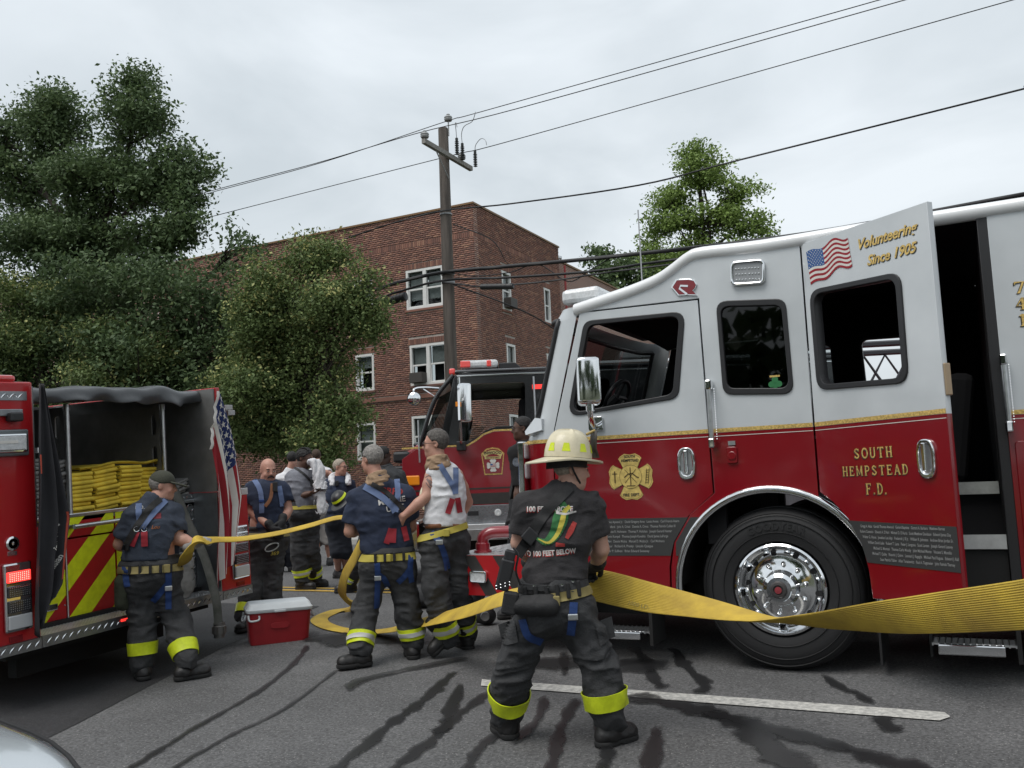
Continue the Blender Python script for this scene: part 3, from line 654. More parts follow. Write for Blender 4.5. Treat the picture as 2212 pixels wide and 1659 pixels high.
def leaves(rs, lobes, nclu, per, cl, size, tips=0.0, dens=.55, droop=0.0):
    """leaf faces in clumps through the lobes; returns verts, faces, tones"""
    sub_ = []
    for x, y, z, a, c in lobes:
        sub_.append((x, y, z, a*.70, c*.70))
        for _ in range(max(5, int(4+a*c*1.6))):
            d = rs.normal(size=3); d /= np.linalg.norm(d); f = rs.uniform(.34, .56); sub_.append((x+d[0]*a*.68, y+d[1]*a*.6, z+d[2]*c*.68, a*f, min(a, c)*f*.85))
    L_ = np.array(sub_, float); rx, rz = L_[:, 3], L_[:, 4]; vol = (rx*rx*rz)**.62; cnt = np.maximum(1, (nclu*vol/vol.sum()).astype(int)); C_ = []; O_ = []
    for (x, y, z, a, c), n in zip(L_, cnt):
        d = rs.normal(size=(n, 3)); d /= np.linalg.norm(d, axis=1)[:, None]; r = rs.uniform(dens, 1, n)**.6
        r *= 1 + .28*np.sin(d[:, 0]*5+x)*np.cos(d[:, 2]*4+z*2)      # uneven outline
        C_.append(np.array((x, y, z)) + d*r[:, None]*np.array((a, a*.9, c))); O_.append(np.clip(d[:, 2]*.5+.5, 0, 1)*r)
    C_ = np.concatenate(C_); O_ = np.concatenate(O_); n = len(C_)
    ax = rs.normal(size=(n, 3)); ax[:, 2] *= .35; ax /= np.linalg.norm(ax, axis=1)[:, None]
    t = rs.uniform(-1, 1, (n, per)); off = rs.normal(size=(n, per, 3))*cl*.42*np.array((1, 1, .75)); P = C_[:, None]+ax[:, None]*t[..., None]*cl*1.1+off; P[..., 2] -= droop*np.abs(t)*cl
    P = P.reshape(-1, 3); m = len(P)
    nrm = rs.normal(size=(m, 3))*.75+np.array((0, -.25, .65)); nrm /= np.linalg.norm(nrm, axis=1)[:, None]
    u = np.cross(nrm, rs.normal(size=(m, 3))); u /= np.linalg.norm(u, axis=1)[:, None]; w = np.cross(nrm, u); s = size*rs.uniform(.6, 1.3, (m, 1))
    V = np.stack([P-u*s, P-w*s*.52+nrm*s*.1, P+u*s, P+w*s*.52+nrm*s*.1], 1).reshape(-1, 3); F = np.arange(m*4).reshape(-1, 4)
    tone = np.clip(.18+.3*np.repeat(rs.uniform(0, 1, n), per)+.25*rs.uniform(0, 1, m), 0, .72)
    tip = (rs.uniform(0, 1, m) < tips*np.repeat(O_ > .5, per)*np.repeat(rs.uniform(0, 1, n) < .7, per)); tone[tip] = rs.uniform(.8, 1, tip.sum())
    return V, F, np.repeat(tone, 4), C_
def closer(lobes, k): return [(x*k, y*k, CAM_H+(z-CAM_H)*k, a*k, c*k) for x, y, z, a, c in lobes]
def tree(name, label, base, h, lobes, m, seed, nclu, per, cl, size, tips=0, tr=.2, droop=0, group='street trees', dens=.55, fork=.35, k=1):
    lobes = closer(lobes, k); base = (base[0]*k, base[1]*k, base[2] if k == 1 else .46)
    rs = np.random.RandomState(seed); t = thing(name, label, 'tree', base, group=group); B = np.array(base)
    V, F, tone, C_ = leaves(rs, lobes, nclu, per, cl, size, tips, dens, droop)
    me = mesh_np('crown', V-B, F, m); a = me.attributes.new('tone', 'FLOAT', 'POINT'); a.data.foreach_set('value', tone.astype(np.float32)); ob('crown', me, t)
    b = MB(); L_ = np.array(lobes); top = L_[L_[:, 2].argmax()]; T = np.array((top[0], top[1], top[2]))-B; F0 = T*np.array((.25, .25, fork))
    b.tube(smoothpts([(0, 0, -.3), F0*.5+np.array((.1, 0, 0)), F0, F0*.5+T*.5+np.array((rs.uniform(-.5, .5), 0, 0)), T], 5), [tr*(1-.93*(k/20)**.8) for k in range(21)], 8); b.build('trunk', bark, t, smooth=60)
    lb = MB()
    for q in L_:
        e = q[:3]-B; k = rs.uniform(.35, .9); s0 = F0*(1-k)+(F0*.5+T*.5)*k if e[2] > F0[2] else F0*min(1, max(.3, e[2]/max(F0[2], .1)*.7)); mid = s0*.45+e*.55+np.array((0, 0, .12*abs(e-s0).sum()*rs.uniform(-.3, .8)))
        lb.tube(smoothpts([s0, mid, e], 4), [tr*.42*(1-.85*i/8) for i in range(9)], 6)
        near = C_[np.linalg.norm(C_-q[:3], axis=1) < max(q[3], q[4])*1.2]
        for c in near[rs.permutation(len(near))[:9]]:
            c = c-B; lb.tube([mid*.4+e*.6, (mid*.3+e*.7)*.45+c*.55+rs.normal(size=3)*.08, c], [tr*.13, tr*.09, tr*.03], 5)
    lb.build('limbs', bark, t, smooth=60); return t
lf_maple = leafmat('maple leaves', (.042, .072, .034), (.115, .170, .070), (.19, .25, .09))
lf_dark = leafmat('dark leaves', (.036, .062, .030), (.095, .145, .060), (.16, .21, .075))
lf_lind = leafmat('linden leaves', (.050, .080, .028), (.14, .195, .066), (.50, .48, .19))
lf_loc = leafmat('locust leaves', (.08, .13, .035), (.21, .30, .075), (.32, .42, .13))
tree('maple_tree', 'tallest dark green tree with two peaks rising above the left fire engine', (-30.5, 25, .3), 18,
     [(-29.24, 25.00, 17.02, 1.61, 1.61), (-28.04, 25.00, 14.53, 1.85, 1.85), (-34.70, 25.00, 17.51, 1.72, 1.62), (-36.52, 25.00, 15.56, 1.85, 2.05), (-31.41, 25.00, 14.59, 2.32, 1.93), (-26.76, 25.00, 12.59, 1.18, 1.27), (-33.39, 25.00, 12.53, 3.15, 1.38), (-28.42, 25.00, 11.55, 2.03, 1.11), (-29.52, 25.00, 18.67, 0.73, 0.86), (-34.67, 25.00, 18.94, 0.91, 0.77), (-37.55, 25.00, 17.91, 1.25, 1.05)],
     lf_maple, 1, 1250, 66, .44, .074, .06, .28, dens=.25, fork=.5, k=.78)
tree('dark_tree', 'dense dark green tree filling the space behind the linden trees', (-25.5, 23.5, .3), 11,
     [(-24.36, 23.50, 8.71, 2.34, 1.84), (-22.35, 23.50, 10.27, 0.78, 0.90), (-26.21, 23.50, 6.87, 2.72, 2.04), (-28.70, 23.50, 9.63, 3.19, 1.60), (-33.92, 23.50, 10.72, 3.04, 1.90), (-26.68, 23.50, 4.51, 3.40, 1.70), (-23.25, 23.50, 6.24, 1.96, 2.28), (-32.62, 23.50, 4.92, 2.94, 1.84), (-33.0, 23.5, 7.6, 3.2, 2.0), (-29.5, 24, 7, 2.5, 2.2), (-29.5, 23.5, 3.2, 3, 1.3), (-21.0, 24.3, 6.5, 1.8, 2.2), (-21, 24.3, 3.8, 2, 1.6)],
     lf_dark, 2, 1500, 56, .50, .078, .05, .3, dens=.3, k=.80)
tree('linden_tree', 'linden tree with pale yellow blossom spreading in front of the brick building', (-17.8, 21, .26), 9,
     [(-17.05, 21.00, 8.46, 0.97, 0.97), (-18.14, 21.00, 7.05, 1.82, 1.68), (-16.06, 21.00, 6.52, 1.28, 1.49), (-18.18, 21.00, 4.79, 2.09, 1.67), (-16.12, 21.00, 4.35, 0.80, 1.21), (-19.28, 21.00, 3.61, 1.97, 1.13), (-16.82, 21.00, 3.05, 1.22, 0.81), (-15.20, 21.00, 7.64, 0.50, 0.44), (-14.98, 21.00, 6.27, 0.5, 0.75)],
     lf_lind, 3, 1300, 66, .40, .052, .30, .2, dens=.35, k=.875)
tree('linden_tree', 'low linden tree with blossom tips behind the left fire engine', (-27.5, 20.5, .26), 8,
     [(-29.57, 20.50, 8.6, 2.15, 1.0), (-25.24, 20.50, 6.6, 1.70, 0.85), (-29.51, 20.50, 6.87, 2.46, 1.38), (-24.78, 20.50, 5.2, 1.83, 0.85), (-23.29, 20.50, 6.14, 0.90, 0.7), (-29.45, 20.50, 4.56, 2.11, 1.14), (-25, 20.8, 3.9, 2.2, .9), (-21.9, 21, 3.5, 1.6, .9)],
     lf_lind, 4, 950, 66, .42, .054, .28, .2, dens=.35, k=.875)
tree('locust_tree', 'airy bright green tree standing alone beyond the silver truck roof', (-13.6, 55, .4), 22,
     [(-13.91, 55.00, 20.96, 2.20, 1.36), (-16.12, 55.00, 19.56, 1.84, 1.0), (-11.71, 55.00, 18.99, 1.58, 0.9), (-16.53, 55.00, 17.80, 1.78, 0.85), (-13.83, 55.00, 17.64, 2.42, 0.85), (-11.27, 55.00, 16.91, 1.65, 0.75), (-14.84, 55.00, 15.71, 2.92, 1.0), (-11.93, 55.00, 15.35, 2.00, 0.7), (-14.14, 55.00, 22.07, 1.18, 0.74), (-17.5, 55, 16.5, .9, .6), (-9.9, 55, 16.3, .8, .5)],
     lf_loc, 5, 440, 60, .62, .12, .12, .3, droop=.7, dens=.2, fork=.6, group='trees beyond the brick building')
tree('distant_tree', 'dark green treetop behind the low brick wing, under the cables', (-22, 62, .4), 18,
     [(-23.78, 62.00, 17.89, 1.56, 0.86), (-20.93, 62.00, 16.77, 2.03, 1.02), (-22.76, 62.00, 16.33, 2.40, 1.03), (-19, 62, 15.8, 2, 1.3), (-22, 62, 14.5, 3, 1.5)], lf_maple, 6, 330, 30, .6, .17, .05, .3, group='trees beyond the brick building')
tree('distant_tree', 'mid green lower tree between the airy tree and the silver truck roof', (-16.5, 60, .4), 14,
     [(-17.5, 60, 15.6, 1.6, .9), (-15.5, 60, 15.0, 2.2, 1.0), (-12.5, 60, 14.6, 2, 1), (-14, 60, 13.4, 3.5, 1.4)], lf_loc, 8, 300, 30, .6, .17, .05, .3, group='trees beyond the brick building')

# unseen trees added behind the viewer to darken what the glass and paint mirror
rs = np.random.RandomState(11); lob = [(x+rs.uniform(-2, 2), -26+rs.uniform(-3, 3), rs.uniform(3, 6.5), rs.uniform(3, 4.5), rs.uniform(3, 4.2)) for x in np.arange(-75, 76, 5.5)]
V_, F_, t_, C_ = leaves(rs, lob, 1300, 22, 1.4, .55, .02)
me = mesh_np('wood', V_, F_, lf_dark); a_ = me.attributes.new('tone', 'FLOAT', 'POINT'); a_.data.foreach_set('value', t_.astype(np.float32)); kind(ob('wood', me), 'stuff')

# ================================================================ lettering and emblems
def ribbon2(pts, w, closed=False):
    P = [np.array(p, float) for p in pts]; n = len(P); a = []; b = []
    for i in range(n):
        t = (P[(i+1) % n]-P[i-1]) if closed else P[min(i+1, n-1)]-P[max(i-1, 0)]
        t = t/max(np.linalg.norm(t), 1e-9); nn = np.array((-t[1], t[0])); a.append(P[i]+nn*w/2); b.append(P[i]-nn*w/2)
    if closed: a.append(a[0]); b.append(b[0])
    return [[tuple(a[i]), tuple(b[i]), tuple(b[i+1]), tuple(a[i+1])] for i in range(len(a)-1)]
def arcp(cx, cy, rx, ry, a0, a1, n=12): return [(cx+rx*math.cos(R(a0+(a1-a0)*k/n)), cy+ry*math.sin(R(a0+(a1-a0)*k/n))) for k in range(n+1)]
GL = {'S': ([(smoothpts([(.60, .80), (.36, .94), (.13, .76), (.36, .52), (.61, .26), (.36, .06), (.10, .22)], 5), .15)], [(.62, .82, .05, .25), (.09, .18, .05, .25)]),
      'O': ([(arcp(.40, .5, .33, .45, 0, 360, 20), .16)], []), 'U': ([([(.16, 1), (.16, .3)]+arcp(.40, .3, .24, .25, 180, 360, 8)+[(.64, 1)], .15)], [(.16, .98, .26, .07), (.64, .98, .2, .07)]),
      'T': ([([(.40, 0), (.40, 1)], .18), ([(.04, .94), (.76, .94)], .12)], [(.40, .02, .34, .07), (.06, .86, .06, .18), (.74, .86, .06, .18)]),
      'H': ([([(.17, 0), (.17, 1)], .17), ([(.65, 0), (.65, 1)], .17), ([(.17, .5), (.65, .5)], .09)], [(x, y, .28, .07) for x in (.17, .65) for y in (.02, .98)]),
      'E': ([([(.18, 0), (.18, 1)], .17), ([(.18, .95), (.66, .95)], .1), ([(.18, .05), (.68, .05)], .1), ([(.18, .52), (.5, .52)], .1)], [(.65, .86, .06, .2), (.68, .14, .06, .22), (.5, .52, .06, .22), (.14, .02, .2, .06), (.14, .98, .2, .06)]),
      'M': ([([(.12, 0), (.12, 1)], .13), ([(.78, 0), (.78, 1)], .17), ([(.12, 1), (.45, .12), (.78, 1)], .14)], [(x, y, .24, .07) for x in (.12, .8) for y in (.02, .98)]),
      'P': ([([(.18, 0), (.18, 1)], .17), ([(.18, .95)]+arcp(.42, .71, .22, .24, 90, -90, 8)+[(.18, .47)], .13)], [(.18, .02, .3, .07), (.12, .98, .18, .06)]),
      'A': ([([(.10, 0), (.38, 1)], .1), ([(.38, 1), (.68, 0)], .17), ([(.2, .34), (.58, .34)], .08)], [(.1, .02, .22, .07), (.68, .02, .26, .07)]),
      'D': ([([(.18, 0), (.18, 1)], .17), ([(.18, .95), (.34, .95)]+arcp(.36, .5, .30, .45, 90, -90, 10)+[(.18, .05)], .13)], [(.12, .02, .18, .06), (.12, .98, .18, .06)]),
      'F': ([([(.18, 0), (.18, 1)], .17), ([(.18, .95), (.66, .95)], .1), ([(.18, .52), (.5, .52)], .1)], [(.65, .86, .06, .2), (.5, .52, .06, .22), (.18, .02, .3, .07), (.14, .98, .2, .06)]),
      '.': ([([(.1, 0), (.1, .16)], .16)], []), '7': ([([(.06, .93), (.66, .93), (.30, 0)], .16)], [(.07, .84, .06, .24), (.3, .02, .2, .07)]),
      '4': ([([(.50, 0), (.50, 1)], .17), ([(.5, 1), (.08, .32), (.74, .32)], .1)], [(.5, .02, .3, .07)]), '1': ([([(.36, 0), (.36, 1)], .18), ([(.36, 1), (.16, .84)], .1)], [(.36, .02, .36, .08)]), ' ': ([], [])}
GWID = {'.': .26, 'M': .95, ' ': .4, '1': .7}
def serif(word, x, z, h, wide=.92, sp=.10, y=-.003, shadow=True, center=True, parent=None, T=None):
    """gold leaf serif capitals with a black drop shade, standing in x-z"""
    tot = sum((GWID.get(c, .80)+sp) for c in word)*h*wide-sp*h*wide; cx = x-(tot/2 if center else 0); g = []
    for c in word:
        for pts, w in GL[c][0]: g += [[(cx+px*h*wide, z+pz*h) for px, pz in q] for q in ribbon2(pts, w)]
        for sx, sz, sw, sh in GL[c][1]: g.append([(cx+(sx-sw/2)*h*wide, z+(sz-sh/2)*h), (cx+(sx+sw/2)*h*wide, z+(sz-sh/2)*h), (cx+(sx+sw/2)*h*wide, z+(sz+sh/2)*h), (cx+(sx-sw/2)*h*wide, z+(sz+sh/2)*h)])
        cx += (GWID.get(c, .80)+sp)*h*wide
    def mk(dx, dz, yy, m, grow=0):
        b = MB()
        for k, q in enumerate(g): b.add([(px+dx, yy-.00003*(k % 7), pz+dz) for px, pz in q], [(0, 1, 2, 3)])
        return b.mesh('lettering', m, fix=False)
    if shadow:
        for k, (dx, dz) in enumerate(((-.05, -.05), (-.09, -.09), (.03, -.02))): ob('letter_shade', mk(dx*h, dz*h, y+.0006-.0001*k, blackdec), parent)
    return ob('lettering', mk(0, 0, y, gold), parent)
STAR = [(math.sin(R(36*k))*(1 if k % 2 == 0 else .4), math.cos(R(36*k))*(1 if k % 2 == 0 else .4)) for k in range(10)]
flagred = mat('flag red', (.30, .012, .022), .75, noise=.1); flagwhite = mat('flag white', (.68, .66, .62), .8, noise=.1); flagblue = mat('flag blue', (.014, .028, .12), .8); flagblue2 = mat('decal blue', (.02, .09, .28), .6)
def flag_parts(f, parent, nu=26, blue=None, stars=True, srad=.022, prefix='', eps=None):
    """f(u, v) -> point; u 0..1 along the fly, v 0..1 from the bottom. stripes, canton and stars of their own"""
    for s in range(13):
        b = MB(); us = [k/nu for k in range(nu+1)]
        if s >= 6: us = [.4+.6*k/nu for k in range(nu+1)]
        b.grid([[f(u, (s+j/2)/13) for u in us] for j in range(3)]); b.build('stripe', flagred if s % 2 == 0 else flagwhite, parent, smooth=60)
    b = MB(); b.grid([[f(.4*k/12, 6/13+7/13*j/8) for k in range(13)] for j in range(9)]); cn = b.build('canton', blue or flagblue, parent, smooth=60)
    if stars:
        st = MB()
        for r_ in range(9):
            for c in range(6 if r_ % 2 == 0 else 5):
                u = .4*((c+.5)/6 if r_ % 2 == 0 else (c+1)/6); v = 6/13+7/13*(r_+.75)/9.5
                pts = [Vector(f(u+px*srad*.55, v+pz*srad)) for px, pz in STAR]; ce = Vector(f(u, v)); o = Vector(eps)
                st.add([tuple(ce+o)]+[tuple(p+o) for p in pts], [(0, k+1, (k+1) % 10+1) for k in range(10)])
        kind(st.build('stars', flagwhite, cn), 'stuff')

# ================================================================ silver and red fire truck (right)
two = mat('two tone paint', (.20, .0025, .008), .22, coat=.6, noise=.05, nscale=3)
n_, l_, b_ = nodes(two); src = b_.inputs['Base Color'].links[0].from_socket; tcx = n_.new('ShaderNodeTexCoord'); sx = n_.new('ShaderNodeSeparateXYZ'); l_.new(tcx.outputs['Object'], sx.inputs[0])
gt = n_.new('ShaderNodeMath'); gt.operation = 'GREATER_THAN'; gt.inputs[1].default_value = 1.895; l_.new(sx.outputs['Z'], gt.inputs[0])
nz2 = n_.new('ShaderNodeTexNoise'); nz2.inputs['Scale'].default_value = 2.2; nz2.inputs['Detail'].default_value = 5; l_.new(tcx.outputs['Object'], nz2.inputs[0])
sr = n_.new('ShaderNodeValToRGB'); sr.color_ramp.elements[0].color = (.50, .53, .55, 1); sr.color_ramp.elements[1].color = (.58, .61, .63, 1); sr.color_ramp.elements[0].position = .35; sr.color_ramp.elements[1].position = .65; l_.new(nz2.outputs[0], sr.inputs[0])
mx = n_.new('ShaderNodeMixRGB'); l_.new(gt.outputs[0], mx.inputs[0]); l_.new(src, mx.inputs[1]); l_.new(sr.outputs[0], mx.inputs[2]); l_.new(mx.outputs[0], b_.inputs['Base Color'])
T1 = thing('fire_truck', 'silver over red fire truck with an open rear cab door and gold lettering', 'fire truck', (0, 6.48, 0))
TW = 2.45
ARCH = [(-1.30+.70*math.cos(R(a)), .80+.70*math.sin(R(a))) for a in range(0, 185, 6)]
def win(name, pts, r, T, fr=.035, y=-.012, depth=.05, glassm=None, loc=None, rot=None, far=0):
    c = Vector((sum(p[0] for p in pts)/4, sum(p[1] for p in pts)/4)); inner = [tuple(c+(Vector(p)-c)*(1-fr/((Vector(p)-c).length*.62))) for p in pts]
    o = plate(name, rpoly(pts, r), [rpoly(inner, r*.75)], depth, blackp, T, y=y, bevel=.006, loc=loc, rot=rot)
    if glassm: plate('pane', rpoly(inner, r*.75), [], .005, glassm, o, y=y+depth*.5)
    return o, inner
def shrink(pts, d):
    c = Vector((sum(p[0] for p in pts)/len(pts), sum(p[1] for p in pts)/len(pts))); return [tuple(c+(Vector(p)-c)*(1-d/(Vector(p)-c).length)) for p in pts]
DWIN = [(-2.62, 2.83), (-1.81, 2.81), (-1.90, 2.165), (-2.80, 2.085)]; MWIN = [(-1.58, 2.855), (-1.085, 2.81), (-1.075, 2.13), (-1.57, 2.165)]
DOOR = [(-2.655, 2.895), (-1.715, 2.88), (-1.69, 1.46), (-1.88, 1.305), (-2.01, 1.11), (-2.045, .94), (-2.05, .77), (-2.93, .78), (-2.93, 1.94)]
RAIL = [(-2.70, 2.93), (-2.40, 2.985), (-2.20, 3.025), (-2.02, 3.075), (-1.90, 3.135), (-1.78, 3.205), (-1.66, 3.23), (-1.22, 3.215), (-.5, 3.225), (.4, 3.23), (3.2, 3.23)]
MID = [(-2.655, 2.905), (-2.41, 2.955), (-2.21, 2.99), (-2.03, 3.04), (-1.90, 3.11), (-1.78, 3.18), (-1.67, 3.21), (-.965, 3.19), (-.965, 1.415)] + [p for p in ARCH if p[0] < -.965] + [(-2.0, .77), (-2.038, .77), (-2.032, .94), (-1.998, 1.115), (-1.868, 1.315), (-1.678, 1.465), (-1.703, 2.892)]
for side in (0, 1):
    yy = 0 if side == 0 else TW-.04; nm = '' if side == 0 else ''
    dr = plate('front_door', DOOR, [rpoly(shrink(DWIN, .02), .08)], .04, two, T1, y=yy, bevel=.004)
    mp_ = plate('cab_side', MID, [rpoly(shrink(MWIN, .02), .07)], .04, two, T1, y=yy, bevel=.003)
    win('window_frame', DWIN, .09, dr, y=yy-.012 if side == 0 else yy+.002)
    win('window_frame', MWIN, .08, mp_, y=yy-.012 if side == 0 else yy+.002, glassm=pane_tint if side == 0 else pane_clear)
    if side == 1:
        RW = [(-.88, 2.82), (-.12, 2.80), (-.10, 2.13), (-.86, 2.13)]
        rdf = plate('rear_door', [(-.955, 3.19), (.14, 3.19), (.14, .8), (-.62, .8)]+[p for p in ARCH if -.955 < p[0] and p[1] > .8], [rpoly(shrink(RW, .02), .07)], .04, two, T1, y=yy, bevel=.003); win('window_frame', RW, .08, rdf, y=yy+.002)
plate('seal', [(-2.66, 2.91), (-1.70, 2.895), (-1.672, 1.455), (-1.86, 1.30), (-1.99, 1.1), (-2.03, .76), (-2.945, .76), (-2.945, 1.94)], [shrink(DOOR, .05)], .02, blackm, T1, y=.045)
# rear body
BODY = [(.205, .62), (3.2, .62), (3.2, 3.19), (.205, 3.19)]
plate('body_side', BODY, [], .04, two, T1, y=0, bevel=.003)
plate('body_side', BODY, [], .04, two, T1, y=TW-.04, bevel=.003)
b = MB(); b.box((.205, .04, .62), (3.2, .08, 3.15)); b.box((.28, .3, .3), (3.2, 2.2, .62)); b.build('body_core', undr, T1)
plate('compartment_door', rpoly([(.235, 1.73), (1.6, 1.73), (1.6, .66), (.235, .66)], .03), [], .02, red, T1, y=-.012, bevel=.005)
plate('door_jamb', [(.145, .7), (.205, .7), (.205, 3.19), (.145, 3.19)], [], .12, blackp, T1, y=.004, bevel=.004)
# roof and rail
rows = [[(x, y, z+(.05*math.sin(math.pi*y/TW))) for y in np.linspace(.02, TW-.02, 9)] for x, z in RAIL]
MB().grid(rows).build('roof', white, T1, smooth=50)
MB().grid([[(x, y, z-.06) for x, y, z in r_][::-1] for r_ in rows]).build('headliner', darkin, T1)
for yv in (.012, TW-.012):
    b = MB(); prof = [(0, -.055), (-.03, -.035), (-.038, 0), (-.028, .032), (.0, .045), (.045, .045), (.045, -.055)]
    if yv > 1: prof = [(-a, c) for a, c in prof]
    P = smoothpts([(x, z) for x, z in RAIL], 4); b.grid([[(p[0], yv+a, p[1]+c) for a, c in prof] for p in P], True); b.build('roof_rail', white, T1, smooth=50)
# curved cab front with windshield
def front_curve(z, y_in=0.0):
    t = (z-.76)/(2.94-.76)
    xs = np.interp(z, [.76, 1.94, 2.94], [-2.945, -2.935, -2.665]); xf = np.interp(z, [.76, 1.2, 1.9, 2.05, 2.85, 2.94], [-3.20, -3.24, -3.25, -3.2, -2.97, -2.88])
    c = [(xs, .0)]
    for k in range(1, 9):
        a = R(90*k/8); c.append((xs+(xf-xs)*math.sin(a)**.9, .26*(1-math.cos(a)**.9)))
    half = [(x, y) for x, y in c] + [(xf-.05*math.sin(math.pi*(y)/TW), y) for y in (.5, .8, 1.0, TW/2)]
    return half + [(x, TW-y) for x, y in half[:-1][::-1]]
ZL = [.76, .9, 1.2, 1.6, 1.8, 1.9, 1.91, 2.0, 2.06, 2.25, 2.45, 2.65, 2.8, 2.86, 2.92, 2.95]
allc = {z: front_curve(z) for z in ZL}
lowz = [z for z in ZL if z <= 2.06]; winz = [z for z in ZL if 2.06 <= z <= 2.86]; topz = [z for z in ZL if z >= 2.86]
NC = len(allc[2.06]); i0 = 3; i1 = NC-i0
for nm, zs, ra in (('nose_panel', lowz, range(NC)), ('brow_panel', topz, range(NC)), ('windshield_pillar', winz, range(i0+1)), ('windshield_pillar', winz, range(i1-1, NC))):
    MB().grid([[(allc[z][k][0], allc[z][k][1], z) for k in ra] for z in zs]).build(nm, two, T1, smooth=45)
ws = MB().grid([[(allc[z][k][0]+.008, allc[z][k][1]+.005, z) for k in range(i0, i1)] for z in winz]).build('windshield', pane_tint, T1, smooth=60)
loop = [(allc[z][i0][0]-.004, allc[z][i0][1]-.004, z) for z in winz] + [(allc[2.86][k][0]-.006, allc[2.86][k][1], 2.86) for k in range(i0, i1)] + [(allc[z][i1-1][0]-.004, allc[z][i1-1][1]+.004, z) for z in winz[::-1]] + [(allc[2.06][k][0]-.006, allc[2.06][k][1], 2.06) for k in range(i1-1, i0-1, -1)]
b = MB(); b.tube(loop, .022, 8, close=True); b.build('windshield_gasket', blackp, ws, smooth=60)
b = MB(); b.add([(-3.08, -.005, 2.10), (-3.02, -.012, 2.09), (-3.02, -.012, 2.0), (-3.17, .0, 1.97), (-3.19, .03, 2.0), (-3.1, .05, 2.1), (-3.0, .05, 2.09), (-3.0, .05, 1.98), (-3.16, .06, 1.96)], [(0, 1, 2, 3, 4, 5), (1, 0, 5, 6), (2, 1, 6, 7), (3, 2, 7, 8), (4, 3, 8)]); b.build('cowl_corner', silver, T1, smooth=70)
b = MB()
for z in (1.78, 1.62): b.box((-3.27, .04, z), (-3.2, .28, z+.13))
b.build('headlight', clearplastic, T1, bevel=.02)
b = MB(); b.box((-3.265, .03, 1.35), (-3.21, .2, 1.92)); b.build('headlight_bezel', chrome, T1, bevel=.01)
for pl, hl in ((DOOR, DWIN), (MID[:9]+MID[-1:], MWIN), ([(-.955, 3.19), (.14, 3.19), (.14, 1.1), (-.955, 1.1)], RW)):
    plate('inner_liner', shrink(pl, .02), [rpoly(shrink(hl, .03), .07)], .01, darkin, T1, y=TW-.056)
for x0, x1 in ((-.985, -.93), (.125, .215), (-1.735, -1.67)):
    b = MB(); b.box((x0, TW-.068, 1.08), (x1, TW-.057, 3.16)); b.build('seam_cover', darkin, T1)
# gold stripe and white pin line
def stripe_run(x0, x1, T, y=-.0025, loc=None, rot=None):
    b = MB(); b.add([(x0, y, 1.897), (x1, y, 1.897), (x1, y, 1.925), (x0, y, 1.925)], [(0, 1, 2, 3)]); b.build('gold_stripe', gold, T)
    b = MB(); b.add([(x0, y, 1.868), (x1, y, 1.868), (x1, y, 1.872), (x0, y, 1.872)], [(0, 1, 2, 3)]); b.build('pin_stripe', flagwhite, T)
for x0, x1 in ((-2.93, -1.697), (-1.69, -.967), (.207, 3.2)): stripe_run(x0, x1, T1)
b = MB(); rows = [[(allc[1.9][k][0]-.004, allc[1.9][k][1]-.002, z) for k in range(0, 14)] for z in (1.897, 1.925)]; b.grid(rows); b.build('gold_stripe', gold, T1)
# wheel arch trim and well
b = MB(); pr = [(.0, -.045), (-.012, -.03), (-.014, .02), (-.004, .04), (.03, .045), (.03, -.045)]; rws = []
for a in range(-6, 187, 6):
    rws.append([(-1.30+(.70+c-.02)*math.cos(R(a)), q-.014, .80+(.70+c-.02)*math.sin(R(a))) for q, c in [(p[0], p[1]*.6) for p in pr]])
b.grid(rws, True); b.build('wheel_arch_trim', chrome, T1, smooth=50)
b = MB(); rws = [[(-1.30+.675*math.cos(R(a)), y, .80+.675*math.sin(R(a))) for y in (.01, .75)] for a in range(0, 182, 10)]; b.grid(rws); b.build('wheel_well', undr, T1, smooth=50)
b = MB(); b.box((-3.15, .62, .62), (3.2, .7, 1.1)); b.box((-3.15, 1.75, .62), (3.2, 1.83, 1.1)); b.box((-3.1, .06, 1.02), (-1.99, TW-.06, 1.08)); b.box((-.61, .06, 1.02), (.2, TW-.06, 1.08)); b.box((-2.9, .3, .55), (-2.1, 2.1, .95)); b.box((-.4, .75, .45), (.2, 1.7, .95)); b.build('chassis', undr, T1)
b = MB(); b.tube([(-1.27, .3, .78), (-1.27, 2.2, .78)], .09); b.build('axle', undr, T1)
